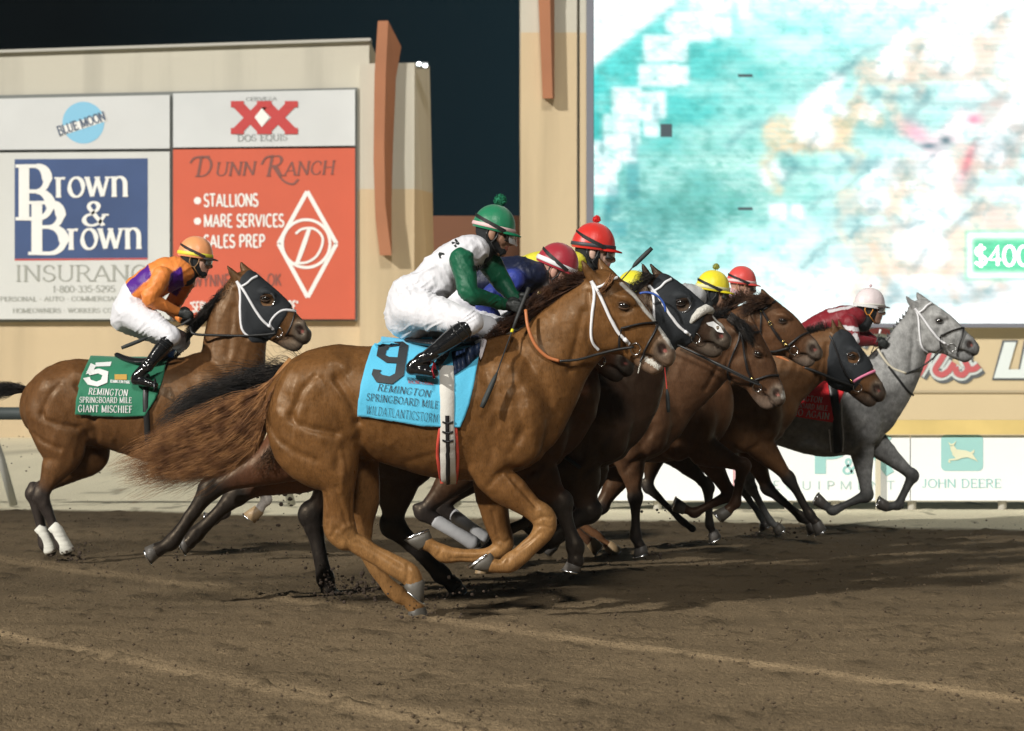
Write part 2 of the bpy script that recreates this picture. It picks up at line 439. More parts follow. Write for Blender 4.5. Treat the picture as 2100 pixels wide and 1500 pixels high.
def glyphs(text, thick=.15, thin=.07, serif=.10, slant=0, gap=.02):
    """-> list of quads/tris [(x, y, layer)...] in units of cap height, and the total width"""
    out = []; x0 = 0; lay = 0
    for ch in text:
        w, sts, ser = GL[ch]
        def strip(p, lay, wf=None):
            n = len(p)
            L = []
            for i in range(n):
                a = p[max(i - 1, 0)]; b = p[min(i + 1, n - 1)]
                tx, ty = b[0] - a[0], b[1] - a[1]; l = math.hypot(tx, ty) or 1; tx /= l; ty /= l
                if wf is not None: h = wf / 2
                else:
                    v = abs(ty); 
                    if tx * ty > 0 and thin < thick: v *= .45
                    h = (thin + (thick - thin) * v) / 2
                L.append(((p[i][0] - ty * h, p[i][1] + tx * h), (p[i][0] + ty * h, p[i][1] - tx * h)))
            for (a, b), (c, e) in zip(L[:-1], L[1:]): out.append([(x0 + q[0] + slant * q[1], q[1], lay) for q in (a, b, e, c)])
        for s_ in sts: strip(s_, lay % 5); lay += 1
        if serif:
            for sx, sy, k in ser:
                if k == 'h': strip([(sx - serif, sy), (sx + serif, sy)], 5 + lay % 2, thin * .9)
                else: strip([(sx, sy - .09), (sx, sy + .09)], 5 + lay % 2, thin * .9)
                lay += 1
        x0 += w + gap
    return out, x0
def text_quads(text, x0, y0, x1, y1, h, **kw):
    """fit text on the px baseline (x0,y0)-(x1,y1) with cap height h px -> list of px quads with layer"""
    q, W = glyphs(text, **kw)
    dx, dy = x1 - x0, y1 - y0; L = math.hypot(dx, dy); ux, uy = dx / L, dy / L; sx = L / W
    return [[(x0 + ux * p[0] * sx + uy * p[1] * h, y0 + uy * p[0] * sx - ux * p[1] * h, p[2]) for p in c] for c in q]
def flat_text(g, d, quads, lift=.004):
    for c in quads: g.add([P(x, y, d - lift - .0012 * l) for x, y, l in c], [(0, 1, 2, 3)])
def lett(parent, m, d, items, name='lettering'):
    for t, x0, y0, x1, y1, h, kw in items:
        g = G(); flat_text(g, d, text_quads(t, x0, y0, x1, y1, h, **kw)); g.obj(name, m, parent, False)
def sans(g, text, x0, y0, x1, y1, h, d, lift=.004):
    """plain built-in lettering fitted between px points"""
    cu = bpy.data.curves.new('t', 'FONT'); cu.body = text; cu.size = 1; cu.resolution_u = 3
    o = bpy.data.objects.new('t', cu); COL.objects.link(o)
    me = o.to_mesh(); v = np.array([tuple(q.co) for q in me.vertices]); f = [tuple(p.vertices) for p in me.polygons]
    o.to_mesh_clear(); bpy.data.objects.remove(o); bpy.data.curves.remove(cu)
    if not len(v): return
    v[:, 0] -= v[:, 0].min(); W = v[:, 0].max(); H_ = .70
    g.add([P(x0 + (x1 - x0) * q[0] / W + (y1 - y0) * 0, y0 + (y1 - y0) * q[0] / W - h * q[1] / H_, d - lift) for q in v], f)

# ================================================================== ground
def make_ground():
    def axis(lo, hi, step, far_lo, far_hi):
        a = list(np.arange(lo, hi, step)); s = step; x = a[0]; l = []
        while x > far_lo: s *= 1.25; x -= s; l.append(x)
        s = step; y = a[-1]; r = []
        while y < far_hi: s *= 1.25; y += s; r.append(y)
        return np.array(l[::-1] + a + r)
    xs = axis(-5.6, 5.8, .026, -700, 700)
    # rows get wider apart with distance
    ys = [7.9]
    while ys[-1] < 24: ys.append(ys[-1] + .024 * (ys[-1] / 9) ** 1.4)
    s = .1
    while ys[-1] < 900: s *= 1.2; ys.append(ys[-1] + s)
    y = 7.9; s = .05; pre = []
    while y > -300: s *= 1.3; y -= s; pre.append(y)
    ys = np.array(pre[::-1] + ys)
    X, Y = np.meshgrid(xs, ys)
    edge = 20.6 - X * .28 + (fbm(X * .8, Y * .8, 3, 4) - .5) * .9
    pale = np.clip((Y - edge) / .35, 0, 1)
    near = np.clip(1 - np.maximum(np.abs(X) - 7, 0) / 4, 0, 1) * np.clip((30 - Y) / 6, 0, 1)
    fine = fbm(X * 16, Y * 16, 3, 11) - .45
    mid = fbm(X * 3.2, Y * 5, 3, 21) - .45
    big = fbm(X * .7, Y * 1.3, 2, 31) - .4
    clod = np.clip(fbm(X * 7, Y * 7, 3, 41) - .56, 0, 1)
    grit = fbm(X * 34, Y * 34, 2, 51) - .4
    Z = near * (.020 * grit + .016 * fine + .014 * mid + .025 * big + .10 * clod) * (1 - .75 * pale)
    # drag marks of the harrow: shallow parallel ridges running slantwise
    for (xa, ya, xb, yb) in ((-2.9, 11.95, -.1, 8.57), (-.55, 12.6, 2.35, 9.4)):
        L = math.hypot(xb - xa, yb - ya); nx, ny = -(yb - ya) / L, (xb - xa) / L
        dd = (X - xa) * nx + (Y - ya) * ny + .03 * (fbm(X * 2, Y * 2, 2, 8) - .5)
        Z += .020 * np.exp(-(dd / .045) ** 2) - .010 * np.exp(-((dd - .10) / .05) ** 2)
    Z -= .02
    ridge = 0 * X
    for (xa, ya, xb, yb) in ((-2.9, 11.95, -.1, 8.57), (-.55, 12.6, 2.35, 9.4), (-4.2, 13.4, -2.9, 11.95), (2.35, 9.4, 3.4, 8.2)):
        L = math.hypot(xb - xa, yb - ya); nx, ny = -(yb - ya) / L, (xb - xa) / L; dd = (X - xa) * nx + (Y - ya) * ny + .06 * (fbm(X * 1.5, Y * 1.5, 2, 8) - .5)
        ridge = ridge + np.exp(-(dd / .07) ** 2) * (.4 + .8 * fbm(X * 4, Y * 4, 2, 18))
    n0, n1 = X.shape
    V = np.stack([X, Y, Z], -1).reshape(-1, 3)
    i = np.arange(n0 * n1).reshape(n0, n1)
    Q = np.stack([i[:-1, :-1], i[:-1, 1:], i[1:, 1:], i[1:, :-1]], -1).reshape(-1, 4)
    dirt = np.array((.205, .150, .088)); sand = np.array((.66, .61, .45))
    tone = (.72 + .55 * fbm(X * 1.6, Y * 3.5, 4, 61)) * (1 - .9 * np.clip(clod * 3, 0, .5))
    spot = np.clip((fbm(X * 5, Y * 2.2, 3, 71) - .62) * 6, 0, .45) * pale
    tone = tone * (1 + .5 * np.clip(ridge, 0, 1))
    far_dark = np.clip((Y - 11.6 - .5 * (fbm(X * .6, Y * .6, 2, 91) - .5)) / 3.2, 0, 1); edge_dark = np.clip((Y - edge + 2.6) / 1.8, 0, 1) * np.clip(1.2 - .18 * (X + 5), .35, 1)  # dirt darker with distance, and again near the pale edge, mostly at left
    tone = tone * (1 - .34 * far_dark) * (1 - .38 * edge_dark)
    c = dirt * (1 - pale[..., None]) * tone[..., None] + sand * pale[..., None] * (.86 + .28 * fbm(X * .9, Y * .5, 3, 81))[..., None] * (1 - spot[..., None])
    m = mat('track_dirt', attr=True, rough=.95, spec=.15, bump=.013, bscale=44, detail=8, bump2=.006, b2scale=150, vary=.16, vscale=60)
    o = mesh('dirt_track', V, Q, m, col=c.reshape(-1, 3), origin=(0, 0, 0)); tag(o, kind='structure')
make_ground()
def crumbs():
    rnd = np.random.RandomState(3); n = 5200; g = G()
    t = rnd.rand(n) ** 1.3; Y = 8.2 + t * 12; X = (rnd.rand(n) - .5) * Y * .50
    r = .0025 + .010 * rnd.rand(n) ** 4; V = []; F = []
    base = np.array([(1, 0, 0), (0, 1, 0), (-1, 0, 0), (0, -1, 0), (.2, .1, .9), (0, 0, -.6)]); tri = [(0, 1, 4), (1, 2, 4), (2, 3, 4), (3, 0, 4), (1, 0, 5), (2, 1, 5), (3, 2, 5), (0, 3, 5)]
    for i in range(n):
        a = rnd.rand() * 6.28; c, s_ = math.cos(a), math.sin(a); b = base * (r[i] * (.7 + .7 * rnd.rand(6, 1))); o = len(V)
        for x, y, z in b: V.append((X[i] + c * x - s_ * y, Y[i] + s_ * x + c * y, z + r[i] * .3 + .004))
        F += [tuple(o + k for k in q) for q in tri]
    o = mesh('dirt_crumbs', V, F, M('crumb', color=(.085, .060, .036), rough=1), smooth=False, origin=(0, 12, 0)); tag(o, 'loose crumbs of dirt lying all over the track surface', 'dirt', kind='stuff')
crumbs()

def loft(name, front, d1, back, d2, m, parent=None, smooth=False):
    n = len(front); v = [P(x, y, d1) for x, y in front] + [P(x, y, d2) for x, y in back]
    f = [tuple(range(n)), tuple(range(2 * n - 1, n - 1, -1))] + [(i, (i + 1) % n, n + (i + 1) % n, n + i) for i in range(n)]
    g = G(); g.add(v, f); return g.obj(name, m, parent, smooth)
def slab(g, x0, y0, x1, y1, d, t, skew=0):
    """box from px rectangle at distance d, t metres deep"""
    a = P(x0, y0, d); b = P(x1, y1, d); g.box(a[0], b[0], d, d + t, b[2], a[2])
stucco = M('stucco_cream', color=(.60, .565, .47), rough=.9, bump=.006, bscale=5, vary=.10, vscale=.5)
stucco_tan = M('stucco_tan', color=(.58, .44, .255), rough=.9, bump=.006, bscale=5, vary=.06, vscale=.5)
terra = M('terracotta_paint', color=(.36, .15, .075), rough=.8, vary=.08, vscale=.8)
terra_red = M('terracotta_wall', color=(.42, .20, .12), rough=.85)

def wall_mat(key, z_split, stains=True):
    """cream above a height, tan below, with rain streaks"""
    m = mat(key, rough=.9, bump=.006, bscale=4); nt = m.node_tree; b = nt.nodes['Principled BSDF']
    ge = nt.nodes.new('ShaderNodeNewGeometry'); sp = nt.nodes.new('ShaderNodeSeparateXYZ'); nt.links.new(ge.outputs['Position'], sp.inputs[0])
    gt = nt.nodes.new('ShaderNodeMath'); gt.operation = 'GREATER_THAN'; gt.inputs[1].default_value = z_split; nt.links.new(sp.outputs['Z'], gt.inputs[0])
    mx = nt.nodes.new('ShaderNodeMix'); mx.data_type = 'RGBA'; mx.inputs[6].default_value = (.53, .42, .27, 1); mx.inputs[7].default_value = (.50, .475, .40, 1)
    nt.links.new(gt.outputs[0], mx.inputs[0])
    mp = nt.nodes.new('ShaderNodeMapping'); mp.inputs['Scale'].default_value = (1.1, 1, .08); nt.links.new(ge.outputs['Position'], mp.inputs[0])
    n = nt.nodes.new('ShaderNodeTexNoise'); n.inputs['Scale'].default_value = 1.2; n.inputs['Detail'].default_value = 6; nt.links.new(mp.outputs[0], n.inputs['Vector'])
    r = nt.nodes.new('ShaderNodeMapRange'); r.inputs['From Min'].default_value = .30; r.inputs['From Max'].default_value = .50; r.inputs['To Min'].default_value = .83; r.inputs['To Max'].default_value = 1.02
    nt.links.new(n.outputs[0], r.inputs['Value'])
    x = nt.nodes.new('ShaderNodeVectorMath'); x.operation = 'SCALE'; nt.links.new(mx.outputs[2], x.inputs[0]); nt.links.new(r.outputs[0], x.inputs['Scale'])
    nt.links.new(x.outputs[0], b.inputs['Base Color']); return m
zs = P(0, 388, 43.6)[2]
# ---- building with the four sponsor signs
bl = empty('trackside_building', (-15, 44.5, 0)); tag(bl, 'cream and tan stucco building carrying four sponsor signs, behind the orange silks', 'building')
wm = wall_mat('stucco_bands', zs)
g = G()
a = [(-420, 118), (757, 80), (757, 900), (-420, 900)]
g.add([P(x, y if y < 500 else 905, 44) for x, y in a] + [(P(x, y, 44)[0], 52, P(x, y, 44)[2]) for x, y in a], [(0, 1, 2, 3), (7, 6, 5, 4), (0, 4, 5, 1), (1, 5, 6, 2), (3, 7, 4, 0), (2, 6, 7, 3)])
g.obj('wall', wm, bl, False)
g = G(); g.add([P(-420, 116, 43.9), P(760, 78, 43.9), P(760, 84, 43.9), P(-420, 122, 43.9)] + [tuple(np.array(P(x, y, 43.9)) + (0, .5, 0)) for x, y in ((-420, 116), (760, 78), (760, 84), (-420, 122))], [(0, 1, 2, 3), (0, 4, 5, 1), (1, 5, 6, 2)])
g.obj('parapet_cap', M('cap_metal', color=(.42, .41, .37), rough=.5), bl, False)
loft('pylon', [(738, 131), (850, 129), (849, 905), (738, 905)], 43.6, [(738, 133), (881, 136), (898, 905), (738, 905)], 44.6, wm, bl)
# ---- terracotta fins
def fin(name_label, F, B, d1, d2):
    o = loft('decorative_fin', F, d1, B, d2, terra); me = o.data
    c = np.mean([v.co[:] for v in me.vertices], 0); 
    for v in me.vertices: v.co -= Vector(c)
    o.location = c; tag(o, name_label, 'building fin', 'terracotta fins on the buildings')
fin('tall terracotta fin rising above the building beside the orange ranch sign', [(775, 43), (796, 43), (791, 150), (788, 300), (790, 420), (803, 524), (779, 524), (770, 450), (766, 330), (768, 150)],
    [(782, 52), (823, 96), (812, 160), (806, 300), (803, 420), (803.5, 522), (781, 522), (776, 450), (774, 330), (776, 160)], 43.25, 43.59)
fin('terracotta fin hanging on the tower left of the video screen', [(1102, -260), (1140, -260), (1128, 0), (1133, 202), (1113, 202), (1104, 0)],
    [(1104, -260), (1150, -260), (1137, 0), (1137, 203), (1114, 203), (1106, 0)], 41.72, 41.98)
# ---- twin lamps on the pylon
lb = empty('pylon_lamp', P(865, 130, 43.4)); tag(lb, 'pair of small lit white lamps on top of the pylon corner', 'lamp')
lm = M('lamp_glow', color=(.9, .97, 1), emit=9)
for x, y in ((859, 131), (872, 135)):
    g = G(); g.ellipsoid(P(x, y, 43.2), (.046, .04, .036)); g.obj('bulb', lm, lb)
g = G(); slab(g, 853, 128, 878, 137, 43.25, .3); g.obj('housing', M('lamp_housing', color=(.15, .16, .16), rough=.5), lb, False)
# ---- low terracotta wall between the buildings
g = G(); slab(g, 860, 443, 1120, 905, 50, .5); o = g.obj('terracotta_wall', terra_red, None, False, origin=(-2, 50, 0)); tag(o, 'low terracotta wall between building and screen tower', 'wall')
# ---- screen tower
tw = empty('screen_tower', (6, 42, 0)); tag(tw, 'tan tower framing the giant video screen', 'building')
wt = wall_mat('tower_bands', P(0, 67, 42)[2])
g = G(); slab(g, 1068, -300, 1183, 912, 42, 6); g.obj('pier', wt, tw, False)
g = G(); slab(g, 1189, -300, 1204, 912, 42.02, 6); g.obj('trim', wt, tw, False)
g = G(); slab(g, 1183, -300, 1189, 912, 42.35, 5); g.obj('groove', M('groove_grey', color=(.30, .27, .2), rough=.8), tw, False)
g = G(); slab(g, 1204, 664, 2420, 912, 42.1, 5); g.obj('base_wall', M('tan_base', color=(.56, .455, .29), rough=.9, vary=.05, vscale=.5), tw, False)
g = G(); slab(g, 1204, 801, 2420, 806, 42.06, .2); g.obj('ledge', M('ledge_tan', color=(.40, .33, .22), rough=.8), tw, False)
# lettering on the base: red script with grey and white edge, white block letters with dark drop
def ribbon(g, pts, w, d):
    p = catmull(np.array(pts, float), 6); n = len(p)
    L = []
    for i in range(n):
        a = p[max(i - 1, 0)]; b = p[min(i + 1, n - 1)]; t = b - a; l = math.hypot(*t[:2]) or 1; t = t / l
        ww = w * (p[i][2] if p.shape[1] > 2 else 1)
        L.append((P(p[i][0] - t[1] * ww / 2, p[i][1] + t[0] * ww / 2, d), P(p[i][0] + t[1] * ww / 2, p[i][1] - t[0] * ww / 2, d)))
    for (a, b), (c, e) in zip(L[:-1], L[1:]): g.add([a, b, e, c], [(0, 1, 2, 3)])
script = [[(1762, 708), (1772, 690), (1790, 680), (1815, 680), (1832, 690), (1830, 706), (1815, 712)], [(1700, 745), (1712, 765), (1735, 770), (1760, 745), (1772, 725)],
  [(1908, 714), (1897, 746), (1884, 769)], [(1944, 714), (1930, 738), (1918, 759), (1930, 769), (1945, 761), (1957, 744)],
  [(1980, 718), (1978, 738), (1985, 755), (1975, 769), (1962, 765), (1960, 752)], [(1985, 758), (1998, 757), (2008, 750)],
  [(1842, 764), (1856, 768), (1874, 745), (1884, 726)]]
for nm, w, dd, mm, off in (('letter_shadow', 28, 42.085, M('sign_dark', color=(.10, .11, .12)), 4), ('letter_edge', 24, 42.07, M('sign_pale', color=(.55, .60, .60)), 0), ('letter_face', 12, 42.055, M('sign_red', color=(.47, .10, .11)), 0)):
    for j, st in enumerate(script):
        g = G(); ribbon(g, [(x + off, y + off) for x, y in st], w, dd - .0009 * j); g.obj(nm, mm, tw, False)
for nm, dd, mm, off, gr in (('letter_shadow', 42.08, M('sign_dark'), 0, 4), ('letter_face', 42.06, M('sign_white', color=(.66, .72, .72)), 0, 0)):
    g = G()
    for pl in ([(2060, 702), (2084, 702), (2068, 758), (2096, 758), (2094, 776), (2038, 776)], [(2104, 702), (2126, 702), (2112, 776), (2088, 776)]):
        cx = sum(p[0] for p in pl) / len(pl); 
        q = [(x + (gr * (1 if x > cx else -1)), y + (gr * (1 if y > 740 else -1))) for x, y in pl]
        g = G(); g.add([P(x, y, dd - (.002 if pl[0][0] > 2100 else 0)) for x, y in q], [tuple(range(len(q)))]); g.obj(nm, mm, tw, False)

# ---- sponsor signs
dS = 43.80
def sign(x0, yl0, x1, yr0, yb0, yb1, colr, label, key):
    o = loft('sponsor_sign', [(x0, yl0), (x1, yr0), (x1, yb1), (x0, yb0)], dS, [(x0, yl0), (x1, yr0), (x1, yb1), (x0, yb0)], dS + .12, M('sign_' + key, color=colr, rough=.55, vary=.05, vscale=.7, bump=.004, bscale=1.2))
    return o, tag(o, label, 'sign', 'sponsor signs on the building')
g = G(); g.add([P(-60, 197, 43.93), P(733, 180, 43.93), P(733, 659, 43.93), P(-60, 661, 43.93)] + [P(-60, 197, 43.99), P(733, 180, 43.99), P(733, 659, 43.99), P(-60, 661, 43.99)], [(0, 1, 2, 3), (0, 4, 5, 1), (1, 5, 6, 2), (2, 6, 7, 3), (3, 7, 4, 0)])
g.obj('sign_backing', M('dark_frame', color=(.16, .17, .16), rough=.6), bl, False)
s1, _ = sign(-56, 204, 348, 195, 308, 305, (.58, .595, .60), 'white sign with a light blue round moon logo, top left', 'beer_blue')
s2, _ = sign(355, 192, 728, 184, 303, 299, (.58, .60, .61), 'white sign with two big red X letters, top right', 'beer_red')
s3, _ = sign(-56, 314, 348, 311, 655, 655, (.58, .59, .575), 'white insurance sign with a dark blue square and large white initials', 'insurance')
s4, _ = sign(355, 307, 728, 304, 655, 655, (.56, .105, .055), 'orange red horse ranch sign with a white diamond', 'ranch')
def disc(g, cx, cy, rx, ry, d, n=32, a0=0, a1=360):
    pts = [(cx + rx * math.cos(math.radians(a0 + (a1 - a0) * i / n)), cy + ry * math.sin(math.radians(a0 + (a1 - a0) * i / n))) for i in range(n)]
    g.add([P(x, y, d) for x, y in pts], [tuple(range(n))])
def rect(g, pts, d): g.add([P(x, y, d) for x, y in pts], [tuple(range(len(pts)))])
f1 = dS - .004; f2 = dS - .010
g = G(); disc(g, 171, 252, 43, 43, f1); g.obj('moon_disc', M('ink_sky', color=(.22, .50, .70), rough=.6), s1, False)
g = G(); rect(g, [(117, 262), (215, 232), (220, 248), (122, 280)], f1 - .003); g.obj('moon_band', M('ink_white', color=(.78, .78, .76), rough=.6), s1, False)
lett(s1, M('ink_navy_grey', color=(.09, .12, .18), rough=.6), f2, [('BLUE MOON', 121, 278, 218, 246, 18, dict(thick=.22, thin=.12))])
lett(s2, M('ink_red', color=(.48, .05, .05), rough=.6), f1, [('XX', 480, 269, 594, 269, 55, dict(thick=.30, thin=.26, serif=.16, gap=-.12))])
g = G(); rect(g, [(537, 222), (553, 241), (537, 261), (522, 241)], f2 - .006); g.obj('diamond', M('ink_white'), s2, False)
lett(s2, M('ink_grey', color=(.28, .30, .30), rough=.6), f1, [('CERVEZA', 504, 207, 568, 206, 7, {}), ('DOS EQUIS', 487, 290, 590, 288, 13, {})])
g = G(); rect(g, [(30, 327), (303, 325), (303, 529), (30, 531)], f1); g.obj('blue_field', M('ink_blue', color=(.040, .075, .19), rough=.6, vary=.12, vscale=1), s3, False)
g = G(); rect(g, [(30, 531.5), (303, 529.5), (303, 533), (30, 535)], f1); g.obj('red_rule', M('ink_red'), s3, False)
sk = dict(thick=.20, thin=.07, serif=.12); sl = dict(thick=.17, thin=.07)
lett(s3, M('ink_white'), f2, [('B', 34, 449, 114, 449, 108, sk), ('B', 60, 520, 142, 520, 104, sk), ('rown', 112, 404, 266, 402, 58, sl), ('rown', 138, 511, 294, 509, 60, sl), ('&', 168, 463, 226, 463, 48, dict(thick=.14, thin=.09))])
lett(s3, M('ink_warm_grey', color=(.33, .34, .31), rough=.6), f1, [('INSURANCE', 30, 577, 334, 576, 32, dict(thick=.10, thin=.05)), ('1-800-335-5295', 108, 600, 236, 599, 13, dict(serif=0)), ('PERSONAL * AUTO * COMMERCIAL * CONTRACT', 0, 618, 338, 617, 9, {}), ('HOMEOWNERS * WORKERS COMPENSATION', 26, 642, 320, 641, 9, {})])
mg = M('ink_maroon_grey', color=(.20, .08, .065), rough=.6)
lett(s4, mg, f1, [('D', 400, 362, 434, 361, 38, dict(slant=.2, thick=.13)), ('UNN', 440, 361, 524, 359, 27, dict(slant=.15, thick=.13)), ('R', 544, 361, 580, 360, 40, dict(slant=.2, thick=.13)), ('ANCH', 582, 360, 686, 357, 27, dict(slant=.15, thick=.13)), ('WYNNEWOOD, OK', 396, 588, 578, 586, 24, dict(serif=0, thick=.16, thin=.13))])
for pts in ([(390, 335), (398, 325), (412, 322), (430, 322)], [(536, 338), (545, 324), (560, 320)], [(560, 342), (580, 370), (600, 378), (612, 368)]):
    g = G(); ribbon(g, pts, 4, f2); g.obj('flourish', mg, s4, False)
for t, x0, x1, y in (('STALLIONS', 418, 530, 424), ('MARE SERVICES', 418, 583, 466), ('SALES PREP', 418, 544, 508)):
    lett(s4, M('ink_white'), f1, [(t, x0, y, x1, y - 1, 25, dict(serif=0, thick=.20, thin=.16))]); g = G(); disc(g, 405, y - 12, 7.5, 7.5, f1, 16); g.obj('bullet', M('ink_white'), s4, False)
lett(s4, M('ink_white'), f1, [('"SERVICE YOU CAN TRUST HERE"', 390, 640, 612, 638, 20, dict(serif=0, thick=.22, thin=.18))])
g = G()
for a, b in (((630, 393), (690, 500)), ((690, 500), (631, 610)), ((631, 610), (571, 500)), ((571, 500), (630, 393))):
    ribbon(g, [a, ((a[0] + b[0]) / 2, (a[1] + b[1]) / 2), b], 8.5, f1 - .001 * (a[0] % 3))
ribbon(g, [(628 + 49 * math.cos(t), 500 + 49 * math.sin(t)) for t in np.linspace(0, 2 * math.pi, 20)], 6, f2)
ribbon(g, [(634, 470, 1), (622, 505, 1.2), (610, 538, 1)], 8, f2); ribbon(g, [(606, 480), (620, 470), (645, 470), (662, 490), (652, 522), (630, 538), (604, 540)], 5, f2 - .004)
g.obj('diamond_brand', M('ink_white'), s4, False)

# ---- fence with banners on the right
fd = 22.0
fz = lambda y: P(0, y, fd)[2]
fe = empty('banner_fence', (4, fd, 0)); tag(fe, 'white track fence with a yellow top rail and sponsor banners, beneath the grey horse', 'fence')
g = G(); slab(g, 1175, 862, 2500, 891, fd - .05, .14); g.obj('top_rail', M('yellow_rail', color=(.66, .50, .19), rough=.6, vary=.12, vscale=2), fe, False)
for x0, x1 in ((1180, 1504), (1512, 1866), (1868, 2220), (2222, 2480)):
    g = G(); slab(g, x0, 893, x1, 1027, fd, .02); bn = g.obj('banner', M('vinyl_white', color=(.84, .87, .87), rough=.5, vary=.03, vscale=.8), fe, False)
    if x0 == 1180:
        g = G(); ribbon(g, [(1200, 985), (1230, 1000), (1262, 996), (1310, 965), (1370, 948), (1425, 968), (1440, 990)], 3, fd - .004); ribbon(g, [(1230, 960), (1290, 992), (1330, 1000)], 2, fd - .006); g.obj('swoosh', M('ink_grey'), bn, False)
    if x0 == 1512:
        g = G(); teal = M('ink_teal', color=(.33, .60, .58), rough=.6)
        flat_text(g, fd, text_quads('P', 1668, 972, 1740, 972, 78, serif=0, thick=.22, thin=.2)); flat_text(g, fd, text_quads('K', 1765, 972, 1836, 972, 78, serif=0, thick=.22, thin=.2)); flat_text(g, fd, text_quads('&', 1728, 972, 1756, 972, 30, serif=0, thick=.16, thin=.14))
        g.obj('lettering', teal, bn, False)
        g = G(); flat_text(g, fd, text_quads('E Q U I P M E N T', 1584, 1004, 1836, 1004, 17, serif=0, thick=.10, thin=.08)); g.obj('lettering', M('ink_pale_teal', color=(.45, .60, .57), rough=.6), bn, False)
    if x0 == 1868:
        g = G(); q = []
        for cx_, cy_, a in ((1940, 902, 180), (2006, 902, 270), (2006, 956, 0), (1940, 956, 90)):
            q += [(cx_ + 10 * math.cos(math.radians(a + i * 18)), cy_ + 10 * math.sin(math.radians(a + i * 18))) for i in range(6)]
        rect(g, q, fd - .004); lg_ = g.obj('emblem', teal, bn, False)
        g = G()
        for pl in ([(1952, 932), (1962, 922), (1980, 924), (1992, 928), (2006, 948), (2000, 944), (1984, 938), (1972, 940), (1962, 944), (1958, 938)], [(1948, 916), (1956, 914), (1962, 922), (1954, 932), (1950, 924)],
                   [(1960, 940), (1946, 942), (1944, 948), (1950, 950), (1948, 945), (1962, 944)], [(1944, 906), (1948, 914), (1956, 914), (1962, 904), (1956, 909), (1950, 911)], [(1990, 928), (1998, 922), (1998, 928), (1994, 932)]):
            rect(g, pl, fd - .010 - .001 * (pl[0][0] % 5))
        g.obj('deer', M('ink_cream', color=(.72, .72, .52), rough=.6), bn, False)
        g = G(); flat_text(g, fd, text_quads('JOHN DEERE', 1890, 1000, 2054, 1000, 17, thick=.11, thin=.06, serif=.05)); g.obj('lettering', teal, bn, False)
g = G(); slab(g, 1503, 893, 1513, 1027, fd - .02, .03); g.obj('pink_strip', M('pink_vinyl', color=(.66, .40, .42)), fe, False)
for x in (1214, 1350, 1504, 1620, 1716, 1874, 2060, 2240):
    g = G(); a = P(x, 900, fd); g.tube([(a[0], fd + .10, a[2]), (a[0], fd + .10, -.1)], .045, 8); g.obj('post', M('post_white', color=(.62, .60, .55), rough=.6), fe)
g = G(); slab(g, 1797, 895, 1806, 1045, fd - .07, .05); g.obj('post', M('post_cream', color=(.60, .55, .42), rough=.6), fe, False)
# ---- inner rail on the left on leaning goosenecks
rl = empty('inner_rail', (-4, 22, 0)); tag(rl, 'grey running rail on leaning posts, left edge behind the bay horse', 'fence')
rm = M('rail_grey', color=(.045, .055, .055), rough=.45)
g = G(); a = P(-200, 848, fd); b = P(1060, 850, fd); g.tube([a, b], .068, 10); g.obj('top_rail', rm, rl)
for x in (-320, -10, 560, 900):
    g = G(); g.tube([P(x - 16, 852, fd), P(x - 8, 880, fd + .1), P(x + 12, 940, fd + .25), P(x + 38, 1036, fd + .4)], [.05, .04, .042, .045], 8); g.obj('post', M('post_grey', color=(.42, .42, .38), rough=.5), rl)

